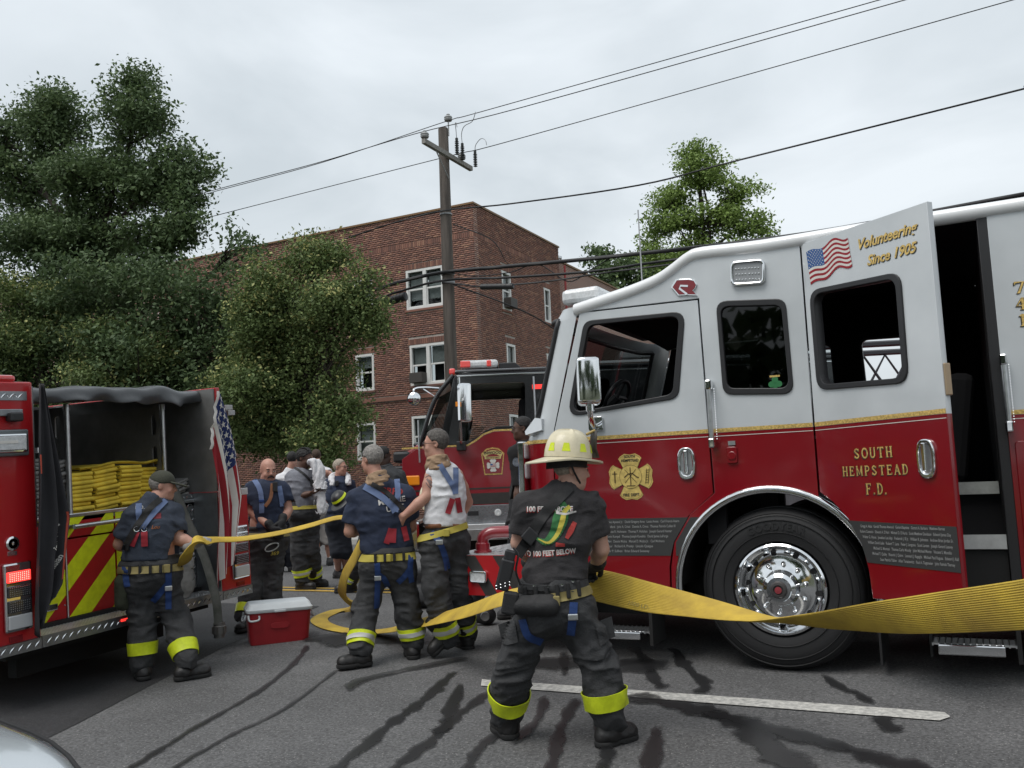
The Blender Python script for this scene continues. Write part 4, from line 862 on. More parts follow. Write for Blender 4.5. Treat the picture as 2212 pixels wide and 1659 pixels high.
# wheels
def wheel(parent, x, y, z, sgn=1, rad=.56):
    w = bpy.data.objects.new('wheel', None); link(w, parent); w.location = (x, y, z)
    tp = [(.315, .04), (.33, .0), (.37, -.012), (.44, -.016), (.50, -.006), (.535, .02), (.552, .05), (.56, .08), (.56, .33), (.535, .38), (.44, .41), (.33, .40), (.315, .36)]
    b = MB(); b.lathe([(r, h*sgn) for r, h in tp], axis='y', n=56)
    for k in range(5): b.lathe([(.555, (.1+.05*k-.006)*sgn), (.566, (.1+.05*k)*sgn), (.555, (.1+.05*k+.02)*sgn)], axis='y', n=56)
    for r0 in (.385, .47, .515): b.lathe([(r0, -.012*sgn), (r0+.004, -.021*sgn), (r0+.008, -.012*sgn)], axis='y', n=56)
    ty = b.build('tyre', rubber, w, smooth=40)
    b = MB(); b.lathe([(.315, .02*sgn), (.312, -.012*sgn), (.298, -.02*sgn), (.290, -.008*sgn), (.275, .02*sgn), (.262, .055*sgn), (.24, .075*sgn), (.215, .078*sgn), (.14, .05*sgn), (.128, .045*sgn), (.123, .02*sgn), (.11, -.03*sgn), (.085, -.045*sgn), (.08, -.06*sgn), (.0, -.06*sgn)], axis='y', n=56); rim = b.build('rim', chrome, w, smooth=35)
    for k in range(10):
        a = R(36*k+10); b = MB(); b.lathe([(.018, 0), (.018, -.018*sgn), (.012, -.035*sgn), (0, -.042*sgn)], (.17*math.cos(a), .062*sgn, .17*math.sin(a)), 'y', 10); b.build('lug_nut', chrome, rim, smooth=40)
        a = R(36*k+28); b = MB(); b.lathe([(.0, .0), (.020, .0)], (.243*math.cos(a), (.066)*sgn, .243*math.sin(a)), 'y', 14); b.build('hand_hole', blackm, rim)
    b = MB(); b.lathe([(.06, -.062*sgn), (.05, -.075*sgn), (.035, -.078*sgn), (.03, -.068*sgn), (0, -.068*sgn)], axis='y', n=20); b.build('hub_cap', mat('hub grease', (.05, .045, .045), .4), w, smooth=40)
    b = MB(); b.lathe([(.024, -.079*sgn), (0, -.081*sgn)], axis='y', n=14); b.build('hub_plug', mat('hub red', (.25, .03, .04), .5), w)
    me = text_mesh('GOODYEAR', .07, ex=.001, bold=.003, spacing=1.15)
    for v in me.vertices:
        a = R(90)-v.co.x/.45; r = .41+v.co.y; v.co = (r*math.cos(a), -.017*sgn-.002-v.co.z, r*math.sin(a))
    me.materials.clear(); me.materials.append(rubber); ob('lettering', me, ty)
    return w
wheel(T1, -1.27, .03, .79); wheel(T1, -1.27, TW-.03, .79, -1)
# steps, mud flap
def step(x0, x1, z0, z1, yo):
    b = MB(); b.box((x0, yo-.02, z0), (x1, yo+.012, z1)); s = b.build('step', chrome, T1, bevel=.008)
    b = MB(); nx = max(3, int((x1-x0+.1)/.035))
    for i in range(nx+1):
        x = x0-.03+(x1-x0+.09)*i/nx; b.box((x-.004, yo+.012, z1-.015), (x+.004, yo+.25, z1+.004))
    for j in range(6): b.box((x0-.03, yo+.03+.04*j, z1-.012), (x1+.06, yo+.036+.04*j, z1+.001))
    kind(b.build('grip_tread', alu, s), 'stuff')
    b = MB(); b.box((x0-.05, yo+.06, z0-.03), (x0-.035, yo+.3, z1+.2)); b.build('bracket', undr, s); b = MB(); b.box((x1+.065, yo+.0, z0-.04), (x1+.09, yo+.3, z1+.3)); b.build('bracket', undr, s)
step(-2.75, -2.27, .42, .475, -.06); step(-.30, .075, .42, .485, -.10)
b = MB(); b.box((-.66, .05, .3), (-.645, .6, .8)); b.build('mud_flap', rubber, T1)
# cab interior
b = MB(); b.box((-3.05, .1, 1.9), (-2.6, TW-.1, 2.13)); b.box((-3.0, .15, 2.12), (-2.72, TW-.15, 2.2)); b.build('dashboard', darkin, T1, bevel=.03)
b = MB(); pts = [(-2.60+.17*math.cos(a)*.45-.0, .60+.215*math.sin(a), 2.27+.17*math.cos(a)*.75) for a in np.linspace(0, 2*math.pi, 25)[:-1]]; b.tube(pts, .016, 8, close=True); sw = b.build('steering_wheel', blackp, T1, smooth=60)
b = MB(); b.tube([(-2.60, .6, 2.27), (-2.8, .6, 2.1)], .04); b.tube([pts[0], (-2.60, .6, 2.27), pts[12]], .015, 6); b.tube([pts[6], (-2.60, .6, 2.27)], .015, 6); b.build('steering_column', blackp, T1)
for x, y in ((-2.0, .35), (-2.0, 1.65), (-.35, .35), (-1.05, 1.7)):
    b = MB(); b.box((x-.25, y, 1.25), (x+.25, y+.5, 1.55)); b.build('seat', darkin, T1, bevel=.04)
    b = MB(); b.obox((x+.27, y+.25, 1.85), (.16, .46, .75), Matrix.Rotation(.15, 3, 'Y')); b.build('seat_back', darkin, T1, bevel=.05)
b = MB(); b.box((.14, .1, 1.08), (.18, TW-.1, 3.13)); b.build('rear_bulkhead', darkin, T1)
b = MB(); b.box((-1.75, .85, 1.08), (-1.55, 1.7, 2.15)); b.build('engine_cover', darkin, T1, bevel=.05)
for yv in (.06, TW-.12):
    b = MB(); b.box((-1.76, yv, 1.1), (-1.62, yv+.06, 3.12)); b.build('pillar', darkin, T1)
b = MB(); b.box((-.15, .22, 1.40), (.13, .26, 1.48)); b.build('seat_riser_trim', alu, T1); b = MB(); b.box((-.6, .27, 1.0), (.14, .3, 1.46)); b.build('seat_riser', darkin, T1)
b = MB(); b.box((-.55, .04, 1.085), (.14, .3, 1.11)); b.box((-.55, .025, 1.06), (.14, .04, 1.15)); b.build('entry_step', tread, T1)
b = MB(); b.box((-.6, .05, .6), (.14, .08, 1.05)); b.build('sill_panel', undr, T1)
# mirrors, handles, fittings
mb = plate('mirror', rpoly([(-.06, -.19), (.06, -.17), (.07, .17), (-.045, .19)], .03), [], .17, chrome, T1, y=-.085, bevel=.028, loc=(-2.50, -.27, 2.325), rot=(0, 0, R(-62)))
b = MB(); b.tube([(-2.50, -.26, 2.14), (-2.51, -.24, 2.07), (-2.56, -.06, 2.0), (-2.56, -.012, 1.995)], .022, 10); b.tube([(-2.50, -.26, 2.17), (-2.50, -.26, 2.10)], .034, 10); b.build('mirror_arm', chrome, mb.parent, smooth=40)
plate('mirror_bracket', rpoly([(-2.62, 1.965), (-2.50, 1.965), (-2.50, 2.075), (-2.62, 2.075)], .02), [], .02, chrome, T1, y=-.02, bevel=.005)
fm = plate('mirror', rpoly([(-.09, -.17), (.09, -.17), (.09, .17), (-.09, .17)], .04), [], .1, chrome, T1, y=0, bevel=.02, loc=(-2.35, TW+.25, 2.27), rot=(0, 0, R(25)))
def grab(x, z0, z1):
    b = MB(); b.tube([(x, -.075, z0), (x, -.075, z1)], .018, 12); g = b.build('grab_rail', alu, T1, smooth=40)
    for z in (z0, z1):
        b = MB(); b.box((x-.022, -.1, z-.035), (x+.022, -.003, z+.035)); b.build('rail_end', chrome, g, bevel=.01)
    b = MB()
    for k in range(22): b.lathe([(.003, 0), (.003, -.004)], (x+.03, -.04, z0+.03+(z1-z0-.06)*k/21), 'y', 5, True)
    kind(b.build('rail_light', mat('led white', (.9, .92, .95), .3, emit=.8), g), 'stuff')
grab(-1.655, 1.82, 2.24); grab(.215, 1.82, 2.24)
def oval_handle(parent, x, z, w=.068, h=.118, y=0):
    el = [(x+w*math.copysign(abs(math.cos(R(a)))**.75, math.cos(R(a))), z+h*math.copysign(abs(math.sin(R(a)))**.75, math.sin(R(a)))) for a in range(0, 360, 10)]
    el2 = [(x+(px-x)*.62, z+(pz-z)*.74) for px, pz in el]
    o = plate('door_handle', el, [el2], .024, chrome, parent, y=y-.02, bevel=.008)
    plate('handle_cup', el2, [], .004, alu, o, y=y-.007); b = MB(); b.box((x-.014, y-.035, z-.07), (x+.014, y-.022, z+.095)); b.build('handle_lever', chrome, o, bevel=.006); return o
oval_handle(T1, -1.87, 1.685)
bx_ = plate('outlet_cover', rpoly([(-1.57, 1.67), (-1.495, 1.67), (-1.495, 1.79), (-1.57, 1.79)], .02), [], .02, red, T1, y=-.02, bevel=.006); b = MB(); b.lathe([(.03, 0), (.03, -.006), (.026, -.008), (0, -.008)], (-1.532, -.02, 1.725), 'y', 18); b.build('cover_disc', red, bx_); b = MB(); b.box((-1.555, -.015, 1.80), (-1.505, -.002, 1.83)); b.build('cover_tag', alu, bx_)
# warning light on the raised roof side
wl = plate('warning_light', rpoly([(-1.46, 2.945), (-1.215, 2.93), (-1.205, 3.11), (-1.45, 3.125)], .045), [rpoly([(-1.44, 2.965), (-1.235, 2.95), (-1.225, 3.09), (-1.43, 3.105)], .03)], .04, chrome, T1, y=-.035, bevel=.01)
plate('lens', rpoly([(-1.44, 2.965), (-1.235, 2.95), (-1.225, 3.09), (-1.43, 3.105)], .03), [], .02, mat('smoked lens', (.25, .26, .27), .2, coat=1), wl, y=-.02)
b = MB()
for r_ in range(3):
    for c in range(8): b.lathe([(.0075, 0), (.005, -.004), (0, -.005)], (-1.415+.022*c+.006*(c > 3), -.0215, 2.985+.04*r_-.002*c), 'y', 8)
kind(b.build('light_diode', chrome, wl), 'stuff')
# roof lightbar, box, antenna
b = MB(); b.box((-2.92, .25, 3.03), (-2.58, 2.3, 3.16)); lb_ = b.build('light_bar', clearplastic, T1, bevel=.04); b = MB(); b.box((-2.85, .4, 2.95), (-2.65, 2.1, 3.035)); b.build('light_bar_foot', blackp, lb_)
b = MB()
for k in range(5): b.box((-2.8, .32+.4*k, 3.05), (-2.7, .5+.4*k, 3.13))
kind(b.build('reflector', chrome, lb_), 'stuff')
b = MB(); b.prism([(-2.62, 3.0), (-2.62, 3.30), (-2.56, 3.36), (-1.9, 3.34), (-1.9, 3.0)], 1.2, 2.1); b.build('air_conditioner', mat('pale grey shell', (.5, .52, .53), .5), T1, bevel=.02)
b = MB(); b.tube([(-2.46, 1.0, 3.05), (-2.46, 1.0, 3.95)], .006, 5); b.build('antenna', mat('whip', (.35, .35, .36), .4, .5), T1)
# maker's badge
LG = [(-1.905, 3.0), (-1.865, 3.055), (-1.765, 3.045), (-1.725, 3.03), (-1.708, 2.995), (-1.722, 2.965), (-1.742, 2.95), (-1.712, 2.91), (-1.78, 2.922), (-1.855, 2.928)]
lg = plate('badge', LG, [], .012, chrome, T1, y=-.012, bevel=.002); cc = np.mean(LG, 0)
plate('badge_fill', [(cc[0]+(x-cc[0])*.9, cc[1]+(z-cc[1])*.86) for x, z in LG], [], .004, red, lg, y=-.016)
b = MB()
for q in ribbon2([(-1.785, 2.93), (-1.84, 2.98), (-1.83, 3.0), (-1.775, 2.99)], .014): b.add([(x, -.018, z) for x, z in q], [(0, 1, 2, 3)])
b.build('badge_line', chrome, lg)
# maltese emblem
emb = mat('gold emblem', (.66, .49, .15), .4, metal=.1, noise=.3, nscale=25)
embl = mat('emblem ink', (.10, .065, .018), .5)
def maltese(parent, cx, cz, r, y=-.003, fill=emb, edge=embl, name='emblem'):
    pts = []
    for q in range(4):
        a0 = 90*q
        for da, rr in ((-43, .42), (-34, .92), (-26, .97), (-14, 1.0), (0, .93), (14, 1.0), (26, .97), (34, .92), (43, .42)): pts.append((cx+r*rr*math.cos(R(a0+da)), cz+r*rr*math.sin(R(a0+da))))
    o = plate(name, pts, [], .002, fill, parent, y=y-.001)
    c = Vector((cx, cz)); b = MB()
    for q in ribbon2([tuple(c+(Vector(p)-c)*.95) for p in pts], r*.012, True): b.add([(x, y-.0022, z) for x, z in q], [(0, 1, 2, 3)])
    for rr in (.49,): 
        for q in ribbon2([(cx+r*rr*math.cos(R(a)), cz+r*rr*math.sin(R(a))) for a in range(0, 360, 12)], r*.014, True): b.add([(x, y-.0034, z) for x, z in q], [(0, 1, 2, 3)])
    b.build('emblem_line', edge, o)
    b = MB(); b.add([(cx+r*.5*math.cos(R(a)), y-.0028, cz+r*.5*math.sin(R(a))) for a in range(0, 360, 12)], [tuple(range(30))]); b.build('emblem_disc', fill, o)
    return o
ml = maltese(T1, -2.305, 1.605, .178)
b = MB(); L0 = [([(-2.305, 1.54), (-2.305, 1.675)], .008), ([(-2.35, 1.66), (-2.26, 1.56)], .004), ([(-2.26, 1.66), (-2.35, 1.56)], .004), ([(-2.355, 1.6), (-2.325, 1.625), (-2.29, 1.63), (-2.255, 1.6), (-2.24, 1.595)], .009), ([(-2.34, 1.537), (-2.27, 1.537)], .007), ([(-2.43, 1.56), (-2.43, 1.65)], .009), ([(-2.45, 1.63), (-2.41, 1.63)], .006), ([(-2.19, 1.55), (-2.175, 1.66)], .005), ([(-2.17, 1.55), (-2.155, 1.66)], .005)]+[([(-2.19+.0025*k, 1.56+.018*k), (-2.17+.0025*k, 1.56+.018*k)], .004) for k in range(6)]
for pts, w in L0:
    for q in ribbon2(pts, w): b.add([(x, -.0075, z) for x, z in q], [(0, 1, 2, 3)])
b.build('emblem_tools', embl, ml)
text('SOUTH', .026, face_xz(-2.305, -.0065, 1.747), blackdec, ml, bold=.0008); text('HEMPSTEAD', .028, face_xz(-2.305, -.0065, 1.718), blackdec, ml, bold=.0008, sx=.9); text('FIRE DEPT.', .03, face_xz(-2.305, -.0065, 1.46), blackdec, ml, bold=.0008, sx=.95)
# memorial bands
bandm = mat('dark grey band', (.035, .035, .035), .5); pale = mat('pale print', (.25, .255, .25), .6)
bd = plate('memorial_band', [(-2.915, 1.02), (-2.03, 1.02), (-2.0, 1.12), (-1.885, 1.295), (-2.915, 1.295)], [], .0015, bandm, T1, y=-.003)
plate('memorial_band', [(-1.99, 1.02), (-1.958, 1.02), (-1.9, 1.15), (-1.79, 1.295), (-1.865, 1.295), (-1.985, 1.115)], [], .0015, bandm, T1, y=-.003)
N1 = ['Faustino Apostol Jr.   David Gregory Arce   Louis Arena   Carl Francis Asaro', 'Crawford   John A. Crisci   Dennis A. Cross   Thomas Patrick Cullen III', 'Higgins   Jonathan R. Hohmann   Thomas P. Holohan   Joseph Gerard Hunter', 'Kevin Kumpel   Thomas Joseph Kuveikis   David James LaForge', 'Modafferi   Dennis Mojica   Manuel D. Mojica Jr.   Carl Molinaro', 'Kevin M. Prior   Richard A. Prunty   Lincoln Quappe', 'Christopher P. Sullivan   Brian Edward Sweeney']
for k, s in enumerate(N1): text(s, .026, face_xz(-1.95-.03*k-(.06 if k > 4 else 0), -.006, 1.262-.036*k), pale, bd, align='RIGHT', sx=.72 if k < 5 else .8, bold=.0004)

# the open rear cab door, hinged at its front edge
D1 = bpy.data.objects.new('rear_door', None); link(D1, T1); D1.location = (-.955, 0, 0); D1.rotation_euler = (0, 0, R(-39.16))
RDW = [(.055, 2.84), (.845, 2.79), (.835, 2.10), (.06, 2.14)]
DP = [(0, 3.18), (1.077, 3.16), (1.081, .80), (.40, .775), (.385, .95), (.345, 1.12), (.245, 1.27), (.12, 1.38), (0, 1.45)]
plate('door_panel', DP, [rpoly(shrink(RDW, .02), .08)], .045, two, D1, y=0, bevel=.004)
plate('door_liner', shrink(DP, .05), [rpoly(shrink(RDW, .0), .08)], .015, blackp, D1, y=.046)
win('window_frame', RDW, .1, D1, y=-.014, depth=.075)
stripe_run(.003, 1.077, D1)
serif('SOUTH', .50, 1.662, .066, parent=D1, wide=1.0, sp=.2); serif('HEMPSTEAD', .50, 1.552, .062, parent=D1, wide=.98, sp=.2); serif('F.D.', .505, 1.432, .07, parent=D1, wide=.95, sp=.16)
dh = oval_handle(D1, .917, 1.64)
for s, x, z, sz, sx_ in (('Volunteering', .745, 3.005, .095, .98), ('Since 1905', .775, 2.885, .09, 1.0)):
    for m_, dx, dz, yy in ((blackdec, .005, -.006, -.0022), (gold, 0, 0, -.0034)):
        text(s, sz, face_xz(x+dx, yy, z+dz) @ Matrix.Rotation(R(-1), 4, 'Z'), m_, D1, shear=.32, bold=.0022, spacing=.98, sx=sx_)
def fdec(u, v):
    x = .05+.02*(1-v)+.36*u*(1+.08*v)+.03*u*(1-v); z = 2.87+.235*v+.045*u*(.3+.7*v)-.0*u+.016*math.sin(u*11+.6)*(.5+u)+.05*u*(1-v)
    return (x, -.0035, z-.02*u*v)
flag_parts(fdec, D1, blue=flagblue2, srad=.028, eps=(0, -.0012, 0))
bd2 = plate('memorial_band', [(.249, 1.262), (1.077, 1.245), (1.08, .985), (.382, 1.0), (.345, 1.12)], [], .0015, bandm, D1, y=-.003)
N2 = ['Gregg A. Atlas   Gerald Thomas Atwood   Gerard Baptiste   Gerard A. Barbara   Matthew Barnes', 'Robert Curatolo   Edward A. D\'Atri   Michael D. D\'Auria   Scott Matthew Davidson   Edward James Day', 'Walter G. Hynes   Jonathan Lee Ielpi   Frederick J. Ill Jr.   William R. Johnston   Andrew Brian Jordan Sr.', 'William David Lake   Robert T. Lane   Peter J. Langone   Scott Larsen   Joseph Gerard Leavey', 'Michael G. Montesi   Thomas Carlo Moody   John Michael Moran   Vincent S. Morello', 'Michael T. Quilty   Ricardo J. Quinn   Leonard J. Ragaglia   Michael Paul Ragusa   Edward J. Rall', 'Sean Patrick Tallon   Allan Tarasiewicz   Paul A. Tegtmeier   John Patrick Tierney']
for k, s in enumerate(N2): text(s, .0255, face_xz(.675+.016*k, -.006, 1.222-.034*k), pale, bd2, sx=.64 if k < 3 else .66, bold=.0004)
b = MB(); b.box((1.078, .005, 2.0), (1.095, .05, 2.19)); b.build('door_latch', mat('brass latch', (.4, .3, .2), .4, .6), D1, bevel=.006)
for k, c in enumerate('741'): serif(c, .35, 2.66-.105*k, .075, parent=T1, wide=1.1, center=True)
# shamrock sticker
sg = mat('sticker green', (.02, .16, .05), .5); stk = plate('sticker', [(-1.20+.03*math.cos(R(a)), 2.215+.032*math.sin(R(a))) for a in range(0, 360, 20)], [], .001, sg, T1, y=.006)
for dx, dz in ((-.026, .0), (.026, .0), (0, .034)):
    b = MB(); b.add([(-1.20+dx+.022*math.cos(R(a)), .0045-.0004*(dx > 0)-.0008*(dz > 0), 2.212+dz+.022*math.sin(R(a))) for a in range(0, 360, 20)], [tuple(range(18))]); b.build('leaf', sg, stk)
b = MB(); b.add([(-1.235, .003, 2.262), (-1.165, .003, 2.262), (-1.165, .003, 2.275), (-1.235, .003, 2.275)], [(0, 1, 2, 3)]); b.build('sticker_ribbon', gold, stk)

# front bumper extension with chevrons
BZ0, BZ1 = .70, 1.02
BP = [(-3.15, .02), (-3.80, .02), (-3.96, .30), (-3.96, TW-.30), (-3.80, TW-.02), (-3.15, TW-.02)]
b = MB(); n = len(BP); b.add([(x, y, BZ0) for x, y in BP]+[(x, y, BZ1) for x, y in BP], [tuple(range(n-1, -1, -1))]+[(i, (i+1) % n, (i+1) % n+n, i+n) for i in range(n)]); bp = b.build('bumper', redb, T1)
b = MB(); b.add([(x, y, BZ1) for x, y in BP]+[(x, y, BZ1+.006) for x, y in BP], [tuple(range(n, 2*n)), tuple(range(n-1, -1, -1))]+[(i, (i+1) % n, (i+1) % n+n, i+n) for i in range(n)]); b.build('bumper_deck', tread, bp)
b = MB()
for i in range(20):
    for j in range(30):
        x = -3.9+.038*i; y = .06+.078*j+.039*(i % 2)
        if x < -3.8 and (y < .33 or y > 2.1): continue
        a = .028 if (i+j) % 2 else -.028; b.add([(x-.010, y-a*.35, BZ1+.006), (x, y, BZ1+.010), (x+.010, y+a*.35, BZ1+.006), (x, y+.012, BZ1+.006)], [(0, 1, 3), (1, 2, 3)])
kind(b.build('tread_lug', alu, bp), 'stuff')
chevk = mat('charcoal chevron', (.035, .032, .03), .5, noise=.2)
for x0 in (-3.80, -3.52, -3.24):
    xs = [(x0, BZ1-.004), (x0+.12, BZ1-.004), (x0+.12+.2, BZ0+.004), (x0+.2, BZ0+.004)]; xs = [(min(max(x, -3.8), -3.151), z) for x, z in xs]
    b = MB(); b.add([(x, .017, z) for x, z in xs], [(0, 1, 2, 3)]); b.build('chevron', chevk, bp)
b = MB(); b.add([(-3.82, .05, BZ1-.004), (-3.802, .02, BZ1-.004), (-3.802, .02, .86), (-3.83, .07, .93)], [(0, 1, 2, 3)]); b.v = [(x-.003, y-.004, z) for x, y, z in b.v]; b.build('chevron', chevk, bp)
li = plate('bumper_light', rpoly([(-3.73, .805), (-3.57, .80), (-3.57, .895), (-3.73, .90)], .025), [rpoly([(-3.715, .818), (-3.585, .813), (-3.585, .882), (-3.715, .887)], .015)], .03, chrome, bp, y=-.012, bevel=.006); plate('lens', rpoly([(-3.715, .818), (-3.585, .813), (-3.585, .882), (-3.715, .887)], .015), [], .01, clearplastic, li, y=-.002)
el = MB(); pth = smoothpts([(-3.72, .22, 1.03), (-3.72, .22, 1.10), (-3.71, .225, 1.155), (-3.66, .25, 1.185), (-3.60, .28, 1.19), (-3.52, .32, 1.19)], 5); el.tube(pth, .05, 14); el.lathe([(.075, 1.026), (.075, 1.045), (.06, 1.05), (.06, 1.10), (.05, 1.11)], (-3.72, .22, 0), n=18, caps=True); ib = el.build('intake_elbow', mat('dark red pipe', (.26, .012, .022), .3, coat=.8), bp, smooth=40)
b = MB(); d = Vector((.85, .4, 0)).normalized(); c0 = Vector((-3.52, .32, 1.19)); b.tube([c0, c0+d*.05], .062, 14); b.tube([c0+d*.05, c0+d*.12], .045, 14); b.build('intake_coupling', mat('dark metal', (.06, .06, .065), .4, .6), ib, smooth=40)
b = MB(); b.tube([c0+d*.12, c0+d*.3], .038, 14); b.build('intake_stub', alu, ib, smooth=40)

# ================================================================ red fire engine seen from the rear (left)
E1 = thing('fire_engine', 'bright red fire engine seen from behind with yellow chevrons and an open hose bed', 'fire engine', (-6.1, 4.0, .14), (.058, 0, 0))
chevy = mat('lime chevron', (.72, .78, .012), .45, noise=.15, nscale=14)
chevr = mat('red chevron', (.42, .012, .014), .4, noise=.12, nscale=14)
dalu = mat('dull aluminium wall', (.22, .22, .215), .5, .5, noise=.3, nscale=3)
def bxo(name, m, parent, *boxes, bevel=.006, label=None):
    b = MB()
    for a, c in boxes: b.box(a, c)
    return b.build(name, m, parent, bevel=bevel, label=label)
lc = bxo('rear_column', redb, E1, ((-3.0, .0, .46), (0, .41, 2.31)), bevel=.012)
rc = bxo('rear_column', redb, E1, ((-3.0, 2.185, .46), (0, 2.555, 1.36)), bevel=.012)
bxo('side_wall', redb, E1, ((-3.0, 2.212, 1.36), (-.0, 2.262, 2.30)), bevel=.006); bxo('inner_wall', dalu, E1, ((-2.2, 2.19, 1.25), (-.012, 2.21, 2.29)), bevel=0); bxo('inner_wall', dalu, E1, ((-2.2, .412, 1.25), (-.012, .422, 2.28)), bevel=0)
bxo('front_wall', dalu, E1, ((-2.2, .42, 1.2), (-2.16, 2.19, 2.28)), bevel=0); bxo('bed_floor', dalu, E1, ((-2.16, .42, 1.24), (-.3, 2.19, 1.27)), bevel=0)
b = MB(); b.prism([(0, 0), (0, 1), (1, 1)], 0, 1); b = MB(); b.add([(-3, 2.262, 1.49), (0, 2.262, 1.49), (0, 2.56, 1.365), (-3, 2.56, 1.365)], [(0, 1, 2, 3)]); b.build('shoulder_plate', tread, E1)
bxo('shoulder_trim', tread, E1, ((-2.9, 2.19, 1.30), (.004, 2.56, 1.362)), bevel=.004)
def lugs(parent, y0, y1, z0, z1, x, step_=.055, n=2, m=alu):
    b = MB(); k = 0; y = y0+.02
    while y < y1-.02:
        for j in range(n):
            zc = z0+(z1-z0)*(j+.5)/n; s = 1 if (k+j) % 2 else -1; d = min(.02, (z1-z0)/n*.42)
            b.add([(x, y-d*s*.9-.003, zc-d), (x+.003, y, zc), (x, y+d*s*.9+.003, zc+d), (x, y+.006, zc-d*.2), (x, y-.006, zc+d*.2)], [(0, 3, 1), (3, 2, 1), (2, 4, 1), (4, 0, 1)])
        y += step_; k += 1
    return kind(b.build('tread_lug', m, parent), 'stuff')
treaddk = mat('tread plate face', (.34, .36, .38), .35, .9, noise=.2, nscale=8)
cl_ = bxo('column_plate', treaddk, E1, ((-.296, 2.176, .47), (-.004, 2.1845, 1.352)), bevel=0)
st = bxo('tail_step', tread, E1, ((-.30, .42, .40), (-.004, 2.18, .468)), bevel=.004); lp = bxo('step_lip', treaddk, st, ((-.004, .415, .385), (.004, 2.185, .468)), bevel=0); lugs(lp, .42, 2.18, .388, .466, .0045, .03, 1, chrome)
b = MB()
for i in range(9):
    for j in range(60): b.add([(-.285+.031*i-.006, .43+.029*j-.006, .468), (-.285+.031*i+.006, .43+.029*j-.006, .468), (-.285+.031*i+.006, .43+.029*j+.006, .468), (-.285+.031*i-.006, .43+.029*j+.006, .468), (-.285+.031*i, .43+.029*j, .473)], [(0, 1, 4), (1, 2, 4), (2, 3, 4), (3, 0, 4)])
kind(b.build('grip_bump', alu, st), 'stuff')
for y0, y1 in ((.0, .408), (2.19, 2.555)):
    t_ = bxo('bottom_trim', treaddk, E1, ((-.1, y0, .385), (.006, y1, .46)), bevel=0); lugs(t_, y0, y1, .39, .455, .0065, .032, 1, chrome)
# chevron panels, a step's depth forward
X0 = -.30
def chev(name, v0, v1, w0, w1, parent=E1):
    p = bxo(name, chevr, parent, ((X0-.03, v0, w0), (X0, v1, w1)), bevel=.003)
    # lime stripes rise to the right at 45 degrees: stripe k covers  c_k < v - w < c_k + .20
    for c in np.arange(-1.2, 1.4, .40):
        c -= .035; poly = [(w0+c, w0), (w0+c+.2, w0), (w1+c+.2, w1), (w1+c, w1)]
        out_ = []
        def clip(P, f):
            o = []
            for i in range(len(P)):
                a, d = P[i-1], P[i]; fa, fd = f(a), f(d)
                if (fa >= 0) != (fd >= 0): t = fa/(fa-fd); o.append((a[0]+(d[0]-a[0])*t, a[1]+(d[1]-a[1])*t))
                if fd >= 0: o.append(d)
            return o
        poly = clip(poly, lambda q: q[0]-v0-.003); poly = clip(poly, lambda q: v1-.003-q[0]) if poly else poly
        if len(poly) > 2: b = MB(); b.add([(X0+.002, v, w) for v, w in poly], [tuple(range(len(poly)))]); b.build('lime_stripe', chevy, p)
    return p
chev('tail_panel', .42, .845, .47, 1.27); d_ = chev('tail_door', .86, 1.31, .48, 1.10); chev('tail_panel', .86, 1.31, 1.115, 1.27); chev('tail_panel', 1.322, 1.62, .47, 1.27)
b = MB(); b.tube([(X0+.004, .853, .48), (X0+.004, .853, 1.1)], .008, 8); b.build('hinge', alu, E1)
for z in (.6, .85, 1.02):
    b = MB(); b.lathe([(.007, 0), (.005, .004), (0, .005)], (X0, .83, z), 'x', 8); b.build('rivet', alu, E1)
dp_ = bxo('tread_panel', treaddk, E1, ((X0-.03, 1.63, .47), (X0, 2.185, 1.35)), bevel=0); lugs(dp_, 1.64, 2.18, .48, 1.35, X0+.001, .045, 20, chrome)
bxo('bed_edge', alu, E1, ((X0-.02, .42, 1.27), (X0+.01, 2.19, 1.30)))
b = MB(); b.tube([(X0+.09, .87, 1.20), (X0+.09, 1.45, 1.205)], .018, 12); gb = b.build('grab_bar', alu, E1, smooth=40)
for y in (.88, 1.44): b = MB(); b.tube([(X0, y, 1.2), (X0+.09, y, 1.2)], .022, 10); b.build('bar_stanchion', chrome, gb, smooth=40)
for y in (.925, 1.885):
    b = MB(); b.tube([(X0-.02, y, 1.28), (X0-.02, y, 2.15)], .021, 12); b.lathe([(.026, 2.12), (.026, 2.17)], (X0-.02, y, 0), n=12, caps=True); b.build('divider_post', alu, E1, smooth=40)
    plate('divider', [(-1.9, 1.27), (X0-.05, 1.27), (X0-.05, 2.15), (-1.9, 2.15)], [rpoly([(X0-.16, zz), (X0-.10, zz), (X0-.10, zz+.18), (X0-.16, zz+.18)], .028) for zz in (1.62, 1.90)], .012, dalu, E1, y=y-.006)
bxo('pump_outlet', blackp, E1, ((X0-.02, .74, 1.17), (X0+.01, .84, 1.27))); b = MB(); b.lathe([(.055, 0), (.055, .07), (.04, .075), (.038, .03), (0, .03)], (X0, .79, 1.21), 'x', 18); b.build('outlet_ring', mat('outlet metal', (.2, .2, .2), .4, .7), E1, smooth=40)
bxo('data_plate', mat('paper grey', (.45, .45, .45), .6), E1, ((X0+.002, .70, 1.03), (X0+.004, .80, 1.11)), bevel=0)
bxo('door_latch', chrome, E1, ((X0, .66, .58), (X0+.02, .76, .63)), bevel=.008); bxo('door_latch', chrome, E1, ((X0, .73, .94), (X0+.02, .84, .965)), bevel=.008)
bxo('step_marker', mat('lit red marker', (.9, .04, .03), .3, emit=.9), E1, ((.004, 1.09, .425), (.012, 1.16, .445)), bevel=.002)
